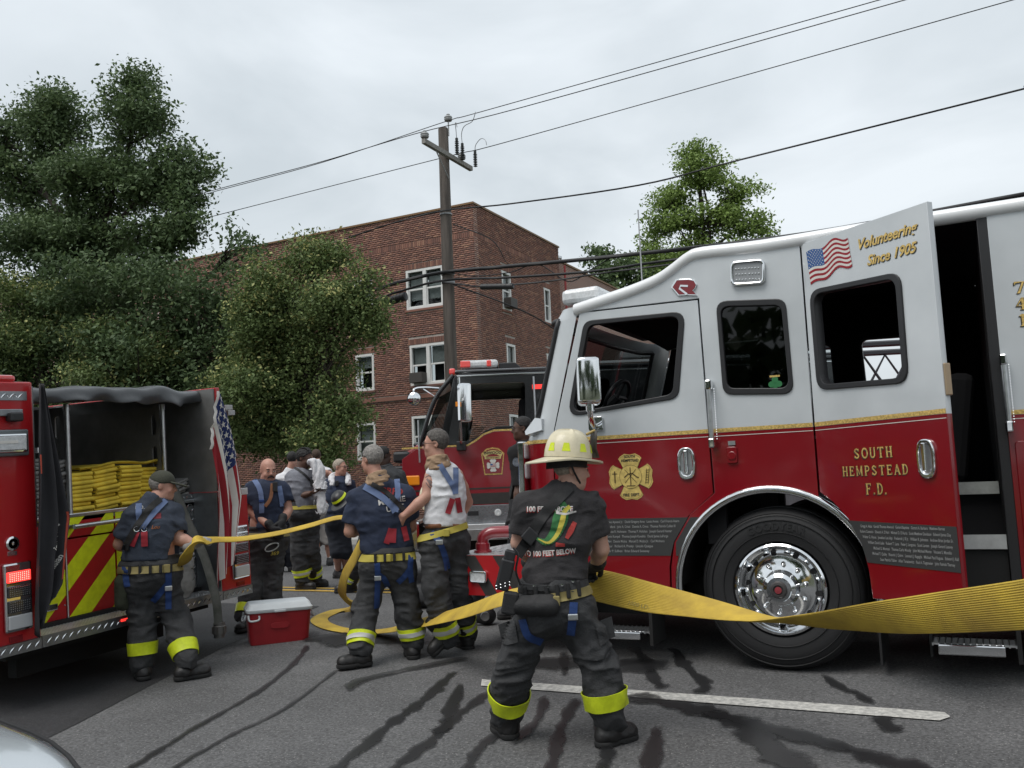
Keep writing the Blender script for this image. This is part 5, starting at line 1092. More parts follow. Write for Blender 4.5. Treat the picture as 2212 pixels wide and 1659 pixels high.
# black vinyl cover, rolled over the hose bed
vinyl = mat('black vinyl', (.05, .053, .057), .36, noise=.15, nscale=5, bump=.15, bscale=25)
rows = []
for j in range(31):
    v = .41+1.78*j/30; r_ = []; sag = -.03*math.sin(math.pi*min(1, (v-.41)/1.5)); fold = .035*math.exp(-((v-1.35)/.12)**2)+.05*math.exp(-((v-1.72)/.14)**2)
    dr = .05+.045*max(0, (v-.9))*(v < 1.9)
    for (x, z) in ((-2.1, 2.30), (-1.4, 2.275), (-.7, 2.275), (-.35, 2.288), (-.2, 2.275), (-.13, 2.262), (-.10, 2.24), (-.09, 2.22-dr*.4), (-.085-.03*math.sin(v*13), 2.215-dr*.8), (-.09-.04*math.sin(v*13), 2.21-dr*1.1)):
        wv = .006*math.sin(v*9+x*6)+.006*math.sin(v*19+x*9+math.sin(v*5))+.02*math.exp(-((v-1.05-.5*(x+.2))/.09)**2)*(x > -.5)
        r_.append((x-.15*max(0, v-1.75), v, z+wv+fold*(x > -.5)*.6+.018))
    rows.append(r_)
cv = MB().grid(rows).build('hose_bed_cover', vinyl, E1, smooth=70); sm_ = cv.modifiers.new('thick', 'SOLIDIFY'); sm_.thickness = .006; sm_ = cv.modifiers.new('sub', 'SUBSURF'); sm_.levels = 1; sm_.render_levels = 1
# left column fittings
b = MB(); b.box((-.2, .02, 2.31), (-.02, .30, 2.36)); b.build('beacon', mat('red lens', (.5, .03, .03), .2, coat=1), E1, bevel=.02)
t_ = bxo('trim_strip', treaddk, E1, ((0, .0, 2.175), (.006, .36, 2.24)), bevel=0); lugs(t_, .0, .36, 2.18, 2.235, .0065, .032, 1, chrome)
cm = bxo('camera_housing', treaddk, E1, ((0, .08, 2.06), (.03, .31, 2.11)), bevel=.005); bxo('camera', blackp, cm, ((.0, .19, 2.02), (.07, .29, 2.085)), bevel=.012)
fl = bxo('flood_light', mat('grey housing', (.16, .18, .19), .4, .5), E1, ((0, .0, 1.775), (.03, .35, 1.965)), bevel=.012); bxo('light_frame', chrome, fl, ((.03, .01, 1.80), (.06, .325, 1.935)), bevel=.015); bxo('lens', clearplastic, fl, ((.06, .03, 1.82), (.066, .30, 1.915)), bevel=.004); bxo('light_label', flagwhite, fl, ((.067, .06, 1.865), (.069, .24, 1.885)), bevel=0)
b = MB(); b.lathe([(.05, 0), (.05, .012), (.036, .016), (.034, .0), (.014, .0), (.012, .02), (0, .022)], (0.0, .21, 1.16), 'x', 24); b.build('socket', chrome, E1, smooth=35); bxo('socket_plate', chrome, E1, ((0, .175, 1.075), (.004, .245, 1.105)), bevel=.001)
redlit = mat('lit red lamp', (1.0, .05, .04), .3, emit=1.0); smoke = mat('dark lens', (.035, .036, .04), .18, coat=1); milky = mat('white lens', (.5, .51, .52), .25, coat=.8)
def tail_lamp(v0, v1, lit):
    h = bxo('tail_lamp', chrome, E1, ((0, v0, .545), (.03, v1, 1.025)), bevel=.03)
    cells = [(.89, .965, redlit if lit else chrome), (.785, .865, smoke), (.68, .765, smoke), (.565, .66, milky)]
    for w0, w1, m_ in cells:
        c = bxo('lamp_lens', m_, h, ((.03, v0+.02, w0), (.042, v1-.015, w1)), bevel=.012)
        if m_ is milky: continue
        b = MB()
        for i in range(5):
            for j in range(10): b.lathe([(.004, .0), (.002, .004)], (.042, v0+.035+(v1-v0-.07)*j/9, w0+.012+(w1-w0-.024)*i/4), 'x', 5, True)
        kind(b.build('diode', mat('diode glow', (1, .25, .2), .3, emit=2.2) if m_ is redlit else alu, c), 'stuff')
tail_lamp(.125, .335, True); tail_lamp(2.305, 2.515, False)
for v0 in (.165, 2.36):
    mk = bxo('reflector', red, E1, ((0, v0, .475), (.006, v0+.10, .515)), bevel=.001)
# under body and wheels
bxo('under_body', undr, E1, ((-7.5, .3, .30), (-.25, 2.25, .5)), ((-.6, .55, .1), (-.5, 1.95, .35)), bevel=0); bxo('body', redb, E1, ((-7.5, .0, .46), (-3.0, 2.5, 2.28)), bevel=.02)
for y, s in ((.02, 1), (2.53, -1)): wheel(E1, -2.4, y, .53+.03*(s < 0), s)
# ladders carried on the far side
for w_ in (2.12, 1.62):
    for dy, dz, xx in ((.0, 0, .02), (.10, -.045, -.05)):
        bxo('ladder_rail', mat('ladder end', (.42, .42, .42), .5, .3), E1, ((-3, 2.31+dy, w_+dz-.025), (xx, 2.40+dy, w_+dz+.02)), bevel=.003)
bxo('bracket', blackp, E1, ((-.3, 2.27, 1.9), (-.1, 2.33, 2.08)))
b = MB(); b.tube(smoothpts([(-.1, 2.36, 2.06), (-.08, 2.37, 1.92), (-.09, 2.38, 1.75)], 5), .012, 6); b.tube([(-.09, 2.38, 1.75), (-.09, 2.39, 1.70)], .02, 6); b.build('red_strap', flagred, E1)
# hose load: every fold its own piece
def fold_mesh(name, wid, th, m, depth=.9):
    pr = [(-depth, -th/2)]+[(math.cos(R(a))*th*.5, math.sin(R(a))*th*.5) for a in range(-90, 91, 30)]+[(-depth, th/2)]
    b = MB(); n = len(pr); b.add([(x, -wid/2, z) for x, z in pr]+[(x, wid/2, z) for x, z in pr]+[(-.05, -wid/2+.004, 0)], [tuple(range(n)), tuple(range(2*n-1, n-1, -1))]+[(i, i+n, (i+1) % n+n, (i+1) % n) for i in range(n)])
    b.cur = 1
    for s in (-1, 1): b.add([(-depth, s*(wid/2+.001), -.004), (-th*.1, s*(wid/2+.001), -.004), (-th*.1, s*(wid/2+.001), .004), (-depth, s*(wid/2+.001), .004)], [(0, 1, 2, 3)])
    return b.mesh(name, [m, blackm], smooth=40)
yf = fold_mesh('hose_fold', .225, .034, yellow); greyh = mat('grey hose jacket', (.24, .235, .225), .85, noise=.3, nscale=12, bump=.3, bscale=120); gf = fold_mesh('hose_fold', .135, .030, greyh)
HL = thing('yellow_hose_load', 'yellow large diameter hose packed in flat folds in the engine hose bed', 'fire hose', E1.matrix_basis @ Vector((X0-.08, 1.3, 1.275)), (.058, 0, 0))
for c in range(4):
    n = (10, 11, 11, 10)[c]; w = 0
    for k in range(n):
        o = ob('hose_fold', yf, HL); tilt = (.02, .09, .0, -.05)[c]+rnd.uniform(-.03, .03); o.location = (rnd.uniform(-.03, .025)-(.05 if c == 3 else 0), -.235+.245*c+rnd.uniform(-.012, .012), .02+w+.012*(c == 1)); o.rotation_euler = (tilt, rnd.uniform(-.04, .02), rnd.uniform(-.04, .04)); w += .0335+rnd.uniform(-.001, .002)
b = MB(); P = smoothpts([(.0, -.22, .372), (.02, -.05, .385), (.0, .12, .405), (-.02, .3, .40), (.02, .42, .385), (-.02, .6, .40), (-.1, .7, .36)], 6)
b.grid([[(p[0]-.12, p[1], p[2]), (p[0]-.03, p[1], p[2]+.012), (p[0], p[1], p[2]), (p[0]-.02, p[1], p[2]-.012)] for p in P]); b.build('hose_run', yellow, HL, smooth=60)
GLd = thing('grey_hose_load', 'grey hose packed in narrow folds left of the yellow hose load', 'fire hose', E1.matrix_basis @ Vector((X0-.06, .785, 1.275)), (.058, 0, 0))
for c, (yy, n) in enumerate(((-.07, 15), (.08, 14))):
    for k in range(n):
        o = ob('hose_fold', gf, GLd); o.location = (rnd.uniform(-.02, .02), yy+rnd.uniform(-.006, .006), .02+.0315*k); o.rotation_euler = ((.0, .22)[c]+rnd.uniform(-.05, .05), 0, rnd.uniform(-.04, .04))
b = MB(); b.tube([(0, -.1, .52), (.0, -.1, .56)], .055, 12); b.build('coupling', alu, GLd)
G2 = thing('grey_hose_load', 'short stack of grey hose folds at the right of the hose bed', 'fire hose', E1.matrix_basis @ Vector((X0-.06, 2.03, 1.275)), (.058, 0, 0))
for k in range(6): o = ob('hose_fold', gf, G2); o.location = (rnd.uniform(-.02, .02), .03*k % .05, .02+.032*k); o.rotation_euler = (.25, 0, rnd.uniform(-.1, .1)); o.scale = (1, 1.6, 1)
# grey hose hanging from the bed down to the road
def ribbon3(name, pts, wv, width, th, m, parent=None, ribs=0, n=8, label=None, bulge=.006):
    """flat hose: pts centre line, wv width direction per point (interpolated), real thickness and ribs"""
    P = smoothpts(pts, n); Wd = smoothpts(wv, n); rows = []; K = 13 if not ribs else ribs*2+1
    wd = smoothpts([(w,) for w in (width if isinstance(width, (list, tuple)) else [width]*len(pts))], n)
    for i, p in enumerate(P):
        t = P[min(i+1, len(P)-1)]-P[max(i-1, 0)]; t = t/np.linalg.norm(t); w = Wd[i]; w = w-t*(w@t); w = w/np.linalg.norm(w); nn = np.cross(t, w); r_ = []
        for s in (1, -1):
            for k in range(K):
                u = -1+2*k/(K-1); e = math.sqrt(max(0, 1-abs(u)**3)); rb = (.0016 if k % 2 else -.0008) if ribs else 0
                r_.append(tuple(p+w*(u*s)*wd[i][0]/2+nn*s*(th/2*e+bulge*e*math.cos(u*1.5)+rb*(e > .3))))
        rows.append(r_)
    b = MB(); b.grid(rows, True); b.f.append(tuple(range(2*K-1, -1, -1))); b.mi.append(0); o = (len(rows)-1)*2*K; b.f.append(tuple(o+k for k in range(2*K))); b.mi.append(0)
    return b.build(name, m, parent, smooth=50)
gm = E1.matrix_basis
HG = thing('hanging_hose', 'dirty grey hose hanging from the hose bed to the road beside the flag', 'fire hose', gm @ Vector((.12, 2.0, .1)))
def rel(v): q = gm @ Vector(v) - HG.location; return tuple(q)
dgh = mat('dirty grey hose', (.13, .13, .12), .9, noise=.5, nscale=6, col2=(.05, .055, .045))
ribbon3('hose', [rel((-.5, 1.99, 1.44)), rel((-.32, 1.93, 1.45)), rel((-.23, 1.92, 1.36)), rel((-.12, 1.94, 1.1)), rel((.02, 1.97, .8)), rel((.10, 2.0, .45)), rel((.12, 2.0, .22))], [(.0, 1, .15)]*7, .10, .02, dgh, HG)
b = MB(); c = Vector(rel((.12, 2.0, .10))); b.lathe([(.0, 0), (.045, .0), (.045, .035), (.056, .035), (.056, .10), (.048, .105), (.048, .13), (0, .13)], tuple(c), n=18)
for k in range(6): a = R(60*k); b.box((c.x+.055*math.cos(a)-.006, c.y+.055*math.sin(a)-.006, c.z+.04), (c.x+.055*math.cos(a)+.006, c.y+.055*math.sin(a)+.006, c.z+.095))
b.build('coupling', mat('worn coupling', (.16, .155, .15), .5, .7), HG, smooth=35)
# canvas bucket on the tail step
canvas = mat('grey canvas', (.27, .265, .255), .9, noise=.25, nscale=8, bump=.4, bscale=18)
CB = thing('canvas_bucket', 'grey canvas bucket bag standing on the tail step behind the capped man', 'bag', gm @ Vector((-.13, 1.80, .474)), (.058, 0, 0))
s = SDF((-.22, -.22, -.03), (.22, .22, .42), .011); s.cone((0, 0, .12), (0, 0, .30), .128, .135, .01).cone((0, 0, .03), (0, 0, .12), .10, .128, .03).wrinkle(.008, 9, (1, 1, 1.6), 2.2); s.cone((0, 0, .36), (0, 0, .60), .118, .13, .0, cut=True); s.half((0, 0, .36), (0, 0, 1)); s.half((0, 0, 0), (0, 0, -1)); s.build('canvas', canvas, CB)
b = MB(); b.tube([(.137*math.cos(a), .137*math.sin(a), .365) for a in np.linspace(0, 2*math.pi, 29)[:-1]], .013, 8, close=True); b.build('rim', canvas, CB, smooth=60)
b = MB()
for q in ribbon2([(.045*math.cos(R(a)), .05*math.sin(R(a))) for a in range(0, 360, 20)], .005, True): b.add([(.136-.6*y_*y_*5, y_+.03, z_q+.2) for y_, z_q in q], [(0, 1, 2, 3)])
b.build('stencil', blackdec, CB)
# flags hung on the rear corners
UF = thing('american_flag', 'american flag hanging in folds from the rear right corner of the left fire engine', 'flag', gm @ Vector((.04, 2.15, .46)), (.058, 0, 0))
def fcloth(u, v):
    hz = 1.28+.52*v; dn = u*(1.22+.28*v); zz = hz-dn
    lat = -.11+.12*v*(1-u)+min(1, u*1.6)*(.0+.34*v)-.10*u*u*v+.02*math.sin(u*5)
    fx = .04+.032*math.sin(v*15+u*2)*(.35+.65*min(1, u*3))+.012*math.sin(v*31+u*5); lat += .010*math.cos(v*15+u*2)*min(1, u*3)
    return (fx, lat+.02, zz)
flag_parts(fcloth, UF, nu=30, srad=.04, eps=(.006, 0, 0))
b = MB(); b.grid([[(fcloth(0, v)[0]+dx, fcloth(0, v)[1]+dy, fcloth(0, v)[2]) for v in np.linspace(0, 1, 12)] for dx, dy in ((.002, -.035), (.004, -.018), (.002, .0))]); b.build('hoist_band', flagwhite, UF, smooth=60)
b = MB(); b.grid([[(.012, .02+dy, 1.62+dz) for dy in (0, .03)] for dz in (0, .09)]); b.build('care_tag', flagwhite, UF)
BF = thing('black_flag', 'black flag with orange trim hanging from the rear left corner of the fire engine', 'flag', gm @ Vector((.05, .45, .55)), (.058, 0, 0))
blackcloth = mat('black flag cloth', (.03, .029, .033), .85, noise=.2, nscale=6); orange = mat('orange trim', (.42, .06, .03), .7)
def bcl(u, t):   # u 0..1 across, t 0..1 top to bottom
    w = np.interp(t, [0, .3, .47, .57, .73, .88, 1], [.03, .16, .21, .25, .22, .19, .04]); c = np.interp(t, [0, .3, .47, .57, .73, .88, 1], [-.03, -.01, .005, .015, -.015, -.04, -.11]); zz = 1.74-1.72*t+.12*t*t*(u-.5)*(t > .6)+ (0 if t < .95 else -.06*(.5-u))
    return (.04+.04*math.sin(u*12+t*2.5)*min(1, t*2.5)+.012*math.sin(u*21+t*3), c+w*(u-.5)*1.05, zz)
bf = MB().grid([[bcl(k/24, j/40) for k in range(25)] for j in range(41)]).build('cloth', blackcloth, BF, smooth=70); md = bf.modifiers.new('thick', 'SOLIDIFY'); md.thickness = .004
bv = BVHTree.FromPolygons([v.co.copy() for v in bf.data.vertices], [tuple(p.vertices) for p in bf.data.polygons])
def trim(pts, w, m, name):
    b = MB()
    for i in range(len(pts)-1):
        q = []
        for p, s in ((pts[i], -1), (pts[i], 1), (pts[i+1], 1), (pts[i+1], -1)):
            x, y, z = bcl(p[0]+s*w, p[1]); q.append((x+.006, y, z))
        b.add(q, [(0, 1, 2, 3)])
    b.build(name, m, BF)
trim([(.95, .55+.016*k) for k in range(20)], .025, orange, 'trim'); trim([(.04, .30+.016*k) for k in range(6)], .03, orange, 'trim'); trim([(.04, .74+.016*k) for k in range(6)], .03, orange, 'trim')
for s_, u_, t_, sz in (('ian Host', .70, .66, .055), ('vilsian', .84, .78, .048)):
    me = text_mesh(s_, sz, shear=.3, bold=.0012)
    for v in me.vertices:
        a = 1.15; px, pz = v.co.x*math.cos(a)-v.co.y*math.sin(a), v.co.x*math.sin(a)+v.co.y*math.cos(a); x, y, z = bcl(u_+px*3.4, t_-pz/1.72); v.co = (x+.008, y, z)
    me.materials.append(flagwhite); ob('lettering', me, BF)

# ================================================================ black over red fire truck standing behind
A2 = 27
T2 = thing('ladder_truck', 'black over red ladder truck standing askew behind the silver truck', 'fire truck', (-5.9, 10.2, 0), (0, 0, R(A2)))
bgloss = mat('black paint', (.012, .012, .014), .25, coat=1)
reddk = mat('deep red paint', (.235, .006, .014), .28, coat=1, noise=.05)
GB = [(-.80, 2.09), (.06, 2.10), (.17, 2.16), (.27, 2.235), (.41, 2.28), (5.0, 2.28)]
UP2 = [(-.30, 2.11), (.05, 2.115), (.16, 2.175), (.26, 2.25), (.40, 2.295), (5, 2.295), (5, 3.04), (-.02, 3.04), (-.10, 2.98)]
LO2 = [(-.80, 1.32), (5, 1.32), (5, 2.265), (.41, 2.265), (.27, 2.22), (.17, 2.145), (.06, 2.085), (-.62, 2.075), (-.80, 1.95)]
W2 = [(.0, 2.90), (.84, 2.90), (.82, 2.33), (.44, 2.33), (.30, 2.285), (.19, 2.21), (.08, 2.155), (-.06, 2.15)]
W2B = [(1.15, 2.90), (1.95, 2.90), (1.95, 2.36), (1.15, 2.36)]
TW2 = 2.4
for yy in (0, TW2-.04):
    plate('cab_side', UP2, [rpoly(W2, [.06, .06, .05, .02, .02, .02, .02, .03]), rpoly(W2B, .06)], .04, bgloss, T2, y=yy, bevel=.003)
    plate('lower_side', LO2, [], .04, reddk, T2, y=yy, bevel=.004)
plate('pane', [(.0, 2.42), (.3, 2.33), (.19, 2.21), (.08, 2.155), (-.06, 2.15)], [], .005, pane_clear, T2, y=.02)
b = MB()
for q in ribbon2(GB, .022): b.add([(x, -.004, z) for x, z in q], [(0, 1, 2, 3)])
b.build('gold_stripe', gold, T2)
for z0, z1, m_, nm in ((1.525, 1.545, chevk, 'pin_stripe'), (1.335, 1.475, chevk, 'charcoal_stripe')):
    b = MB(); b.add([(-.7, -.004, z0), (5, -.004, z0), (5, -.004, z1), (-.7, -.004, z1)], [(0, 1, 2, 3)]); b.build(nm, m_, T2)
pl2 = bxo('tread_skirt', treaddk, T2, ((-.5, -.005, 1.09), (5, .03, 1.32)), bevel=.003); bs = MB()
for i in range(46):
    for j in range(6):
        x = -.45+.052*i+.026*(j % 2); z = 1.11+.036*j; s_ = .014 if (i+j) % 2 else -.014; bs.add([(x-.013, -.005, z-s_), (x, -.008, z+.003), (x+.013, -.005, z+s_), (x, -.008, z-.003)], [(0, 1, 2, 3)])
kind(bs.build('tread_lug', chrome, pl2), 'stuff')
b = MB(); b.lathe([(.045, 0), (.045, -.015), (.03, -.02), (0, -.015)], (.42, -.005, 1.22), 'y', 18); b.build('marker_lamp', clearplastic, pl2); bxo('vent', blackp, pl2, ((.03, -.012, 1.19), (.17, -.004, 1.25)), bevel=.004)
sp2 = bxo('running_board', tread, T2, ((-.4, -.12, 1.02), (1.2, .0, 1.085)), bevel=.006); bxo('board_face', alu, sp2, ((-.4, -.125, .88), (1.2, -.1, 1.02)), bevel=.004)
# front: windshield, grille corner, lamps
b = MB(); b.grid([[(-.12, y, 3.0) for y in (.05, 1.2, TW2-.05)], [(-.30, y, 2.75) for y in (.05, 1.2, TW2-.05)], [(-.50, y, 2.25) for y in (.05, 1.2, TW2-.05)], [(-.54, y, 2.15) for y in (.05, 1.2, TW2-.05)]]); b.build('windshield', pane_tint, T2, smooth=60)
plate('windshield_pillar', [(-.08, 3.03), (.0, 3.03), (-.2, 2.12), (-.32, 2.12)], [], .1, bgloss, T2, y=.0, bevel=.01)
b = MB(); b.tube(smoothpts([(-.1, .03, 3.03), (-.36, .03, 2.7), (-.57, .03, 2.12)], 5), .03, 8); b.build('windshield_edge', bgloss, T2, smooth=60)
b = MB(); b.prism([(-.84, 1.3), (-.6, 1.3), (-.3, 2.12), (-.6, 2.14), (-.74, 2.05), (-.84, 1.9)], .05, TW2-.05); b.build('nose', reddk, T2, bevel=.03)
bxo('dark_cowl', bgloss, T2, ((-.66, .1, 2.10), (-.3, TW2-.1, 2.17)), bevel=.03)
for z in (1.98, 1.80): bxo('head_lamp', blackp, T2, ((-.92, .02, z-.07), (-.70, .3, z+.07)), bevel=.03)
bxo('amber_lamp', mat('amber lens', (.7, .22, .01), .25, coat=1, emit=.12), T2, ((-.76, -.02, 1.61), (-.58, .05, 1.735)), bevel=.015)
bxo('front_bumper', chrome, T2, ((-1.1, .05, .75), (-.6, TW2-.05, 1.15)), bevel=.04)
b = MB(); b.tube([(-.57, -.03, 2.45), (-.57, -.03, 2.02), (-.57, -.03, 1.9)], .012, 6); b.build('wand', alu, T2)
# roof, lightbar
bxo('roof', bgloss, T2, ((-.08, .0, 3.04), (5, TW2, 3.09)), bevel=.02); bxo('roof_strip', chrome, T2, ((-.05, -.012, 3.0), (5, -.002, 3.02)), bevel=.004)
lb2 = bxo('light_bar', clearplastic, T2, ((-.02, .25, 3.14), (.49, 2.1, 3.25)), bevel=.035); bxo('light_bar_foot', blackp, lb2, ((.05, .4, 3.08), (.4, 1.9, 3.14)))
redlens = mat('lit red dome', (.7, .06, .05), .25, coat=1, emit=.12)
for x0, x1 in ((-.015, .12), (.34, .40)): bxo('red_lens', redlens, lb2, ((x0, .235, 3.155), (x1, .30, 3.24)), bevel=.01)
bxo('side_dome', redlens, T2, ((-.16, .1, 3.05), (-.08, .25, 3.13)), bevel=.02)
b = MB(); b.prism([(.5, 3.09), (.5, 3.205), (.72, 3.205), (.79, 3.14), (.79, 3.09)], .3, 1.2); b.build('roof_box', blackp, T2, bevel=.01)
bxo('running_lights', mat('led strip', (.8, .82, .85), .3, emit=.25), T2, ((1.5, -.02, 3.105), (4.5, .02, 3.135)), bevel=.003)
lb3 = bxo('light_bar', clearplastic, T2, ((2.15, .3, 3.2), (2.75, .5, 3.3)), bevel=.02)
bxo('message_sign', mat('lit sign', (.9, .05, .04), .4, emit=.6), T2, ((.93, -.006, 2.80), (1.10, -.002, 2.86)), bevel=0)
# mirrors
m2 = plate('mirror', rpoly([(-.065, -.25), (.055, -.25), (.065, .25), (-.06, .25)], .03), [], .16, chrome, T2, y=-.08, bevel=.03, loc=(.05, -.28, 2.63), rot=(0, 0, R(-60)))
b = MB(); b.tube([(-.01, -.28, 2.96), (-.01, -.28, 2.15), (-.02, -.1, 2.1)], .016, 8); b.build('mirror_arm', chrome, T2, smooth=50); bxo('mirror_base', blackp, T2, ((-.08, -.14, 2.03), (.04, .0, 2.15)), bevel=.01); bxo('mirror_marker', MATS['amber lens'], T2, ((-.06, -.37, 2.58), (-.03, -.33, 2.64)), bevel=.004)
b = MB(); b.tube(smoothpts([(-.30, .1, 2.87), (-.48, .02, 2.88), (-.60, -.06, 2.86), (-.62, -.08, 2.80)], 5), .014, 7); b.tube([(-.30, .1, 2.72), (-.50, .0, 2.86)], .01, 6); b.build('convex_arm', chrome, T2, smooth=50)
b = MB(); b.lathe([(.085, .02), (.085, .0), (.07, -.012), (.04, -.025), (0, -.03)], (-.61, -.09, 2.73), 'y', 24); cm2 = b.build('convex_mirror', chrome, T2, smooth=50); b = MB(); b.lathe([(.078, .0), (.092, -.005), (.092, .02), (.0, .03)], (-.61, -.09, 2.73), 'y', 24); b.build('mirror_rim', blackp, cm2, smooth=50)
b = MB(); b.tube([(.95, -.06, 2.96), (.955, -.06, 2.40)], .014, 8); b.build('grab_rail', alu, T2, smooth=40)
# interior
bxo('dash', darkin, T2, ((-.5, .1, 2.0), (-.05, TW2-.1, 2.22)), bevel=.03); bxo('seat_back', darkin, T2, ((.75, .2, 1.7), (.92, .75, 2.7)), bevel=.04); bxo('seat_back', darkin, T2, ((.75, 1.6, 1.7), (.92, 2.15, 2.7)), bevel=.04); bxo('bulkhead', darkin, T2, ((2.4, .05, 1.4), (2.45, TW2-.05, 3.04)), bevel=0); bxo('floor', undr, T2, ((-.6, .05, 1.3), (5, TW2-.05, 1.36)), bevel=0)
b = MB(); b.tube([(.06+.1*math.cos(a)*.4, .55+.2*math.sin(a), 2.32+.17*math.cos(a)) for a in np.linspace(0, 2*math.pi, 21)[:-1]], .014, 7, close=True); b.build('steering_wheel', blackp, T2, smooth=50)
bxo('chassis', undr, T2, ((-.6, .3, .6), (9, 2.1, 1.05)), bevel=0); bxo('rear_body', reddk, T2, ((5.0, .0, 1.0), (11, TW2, 2.5)), bevel=.02)
for y, s_ in ((.05, 1), (TW2-.05, -1)):
    wheel(T2, 1.75, y, .327+.56, s_); wheel(T2, 8.2, y, .327+.56, s_)
# door badge
gx, gz0 = .38, 1.69
def keyst(k): return [(gx-.115*k, gz0+.015+.18*(1-k)), (gx+.115*k, gz0+.015+.18*(1-k)), (gx+.15*k, gz0+.29*k+.18*(1-k)), (gx+.08*k, gz0+.355*k+.18*(1-k)), (gx, gz0+.37*k+.18*(1-k)), (gx-.08*k, gz0+.355*k+.18*(1-k)), (gx-.15*k, gz0+.29*k+.18*(1-k))]
bg2 = plate('badge', keyst(1), [], .002, gold, T2, y=-.005); plate('badge_field', keyst(.9), [], .001, reddk, bg2, y=-.0075)
b = MB()
for q in ribbon2([(gx-.12, gz0+.265), (gx-.06, gz0+.30), (gx, gz0+.31), (gx+.06, gz0+.30), (gx+.12, gz0+.265)], .05): b.add([(x, -.0085, z) for x, z in q], [(0, 1, 2, 3)])
for q in ribbon2([(gx-.105, gz0+.235), (gx+.105, gz0+.235)], .03): b.add([(x, -.009, z) for x, z in q], [(0, 1, 2, 3)])
b.build('badge_ribbon', mat('cream gold', (.62, .5, .2), .5), bg2)
text('INWOOD', .052, face_xz(gx, -.0105, gz0+.283), blackdec, bg2, bold=.0015); text('FIRE DEPARTMENT', .021, face_xz(gx, -.0105, gz0+.228), blackdec, bg2, bold=.0006)
maltese(bg2, gx, gz0+.135, .085, y=-.0095, fill=flagwhite, edge=chevk, name='cross')
b = MB()
for k in range(5): b.add([(gx-.035, -.0145, gz0+.117+.008*k), (gx+.035, -.0145, gz0+.117+.008*k), (gx+.035, -.0145, gz0+.125+.008*k), (gx-.035, -.0145, gz0+.125+.008*k)], [(0, 1, 2, 3)]); b.mi[-1] = k % 2
b.add([(gx-.035, -.0148, gz0+.137), (gx-.005, -.0148, gz0+.137), (gx-.005, -.0148, gz0+.158), (gx-.035, -.0148, gz0+.158)], [(0, 1, 2, 3)]); b.mi[-1] = 2
b.build('cross_flag', [flagred, flagwhite, flagblue2], bg2)
# aerial ladder resting over the body
lt = mat('ladder steel', (.05, .05, .055), .4, .6)
for y in (.7, 1.7):
    for z in (2.62, 3.28): b = MB(); b.tube([(3.4, y, z), (11, y, z+.1)], .045, 6); b.build('ladder_rail', lt if z > 3 else alu, T2)
    for k in range(9): b = MB(); b.tube([(3.5+.8*k, y, 2.62), (3.9+.8*k, y, 3.28), (4.3+.8*k, y, 2.62)], .025, 6); b.build('ladder_lattice', lt, T2)
for k in range(20): b = MB(); b.tube([(3.5+.36*k, .7, 2.63), (3.5+.36*k, 1.7, 2.63)], .02, 6); b.build('rung', alu, T2)
bxo('ladder_cradle', blackp, T2, ((3.2, .5, 2.5), (3.6, 1.9, 3.2)), bevel=.03)

# ================================================================ cooler
CA = math.atan2(6.728-6.299, -5.561+5.948)
CX_, CY_ = -5.7545-math.sin(CA)*.17, 6.5135+math.cos(CA)*.17
cred = mat('cooler red plastic', (.32, .014, .02), .45, noise=.12, nscale=5)
cwhite = mat('cooler white plastic', (.62, .66, .68), .45, noise=.08, nscale=6)
CO = thing('cooler', 'red plastic cooler with a pale lid standing on the road between the firefighters', 'cooler', (CX_, CY_, gz(6.4)+.004), (.02, 0, CA))
L2, D2, HC = .285, .165, .285
rows = []
def rr(l, d, r, z, n=6):
    o = []
    for sx, sy, a0 in ((1, 1, 0), (-1, 1, 90), (-1, -1, 180), (1, -1, 270)):
        for k in range(n+1): a = R(a0+90*k/n); o.append((sx*(l-r)+r*math.cos(a), sy*(d-r)+r*math.sin(a), z))
    return o
rows = [rr(L2*.90, D2*.88, .04, 0)]; nr = 26
for k in range(nr+1):
    t = k/nr; z = .012+t*(HC-.012); g = .0022 if k % 2 else 0
    rows.append(rr(L2*(.92+.08*t)-g, D2*(.90+.10*t)-g, .045, z))
b = MB(); b.grid(rows, True); b.f.append(tuple(range(28))[::-1]); b.mi.append(0); b.build('body', cred, CO, smooth=50)
pl3 = [(.0+.085*math.copysign(abs(math.cos(R(a)))**.6, math.cos(R(a))), .165+.028*math.copysign(abs(math.sin(R(a)))**.8, math.sin(R(a)))) for a in range(0, 360, 10)]
plate('panel', pl3, [], .006, cred, CO, y=-D2-.002, bevel=.002)
b = MB(); b.grid([rr(L2*1.03, D2*1.03, .045, HC), rr(L2*1.045, D2*1.05, .045, HC+.006), rr(L2*1.045, D2*1.05, .045, HC+.028), rr(L2*1.02, D2*1.02, .045, HC+.034), rr(L2*.97, D2*.90, .045, HC+.065), rr(L2*.93, D2*.82, .04, HC+.078), rr(L2*.85, D2*.7, .03, HC+.080)], True); b.f.append(tuple(range(28*6, 28*7))); b.mi.append(0); b.build('lid', cwhite, CO, smooth=35)
for s_ in (-1, 1):
    b = MB(); b.tube(smoothpts([(s_*(L2+.012), -.10, HC-.015), (s_*(L2+.02), -.10, HC-.055), (s_*(L2+.03), -.05, HC-.075), (s_*(L2+.03), .05, HC-.075), (s_*(L2+.02), .10, HC-.055), (s_*(L2+.012), .10, HC-.015)], 5), .012, 8); b.build('handle', cwhite, CO, smooth=50)
b = MB(); b.tube(smoothpts([(-L2+.005, -D2-.012, HC-.01), (-L2+.01, -D2-.025, HC-.05), (-L2+.03, -D2-.03, HC-.062), (-L2+.075, -D2-.03, HC-.06), (-L2+.10, -D2-.02, HC-.05), (-L2+.10, -D2-.012, HC-.02)], 4), .009, 8); b.build('handle', cwhite, CO, smooth=50)
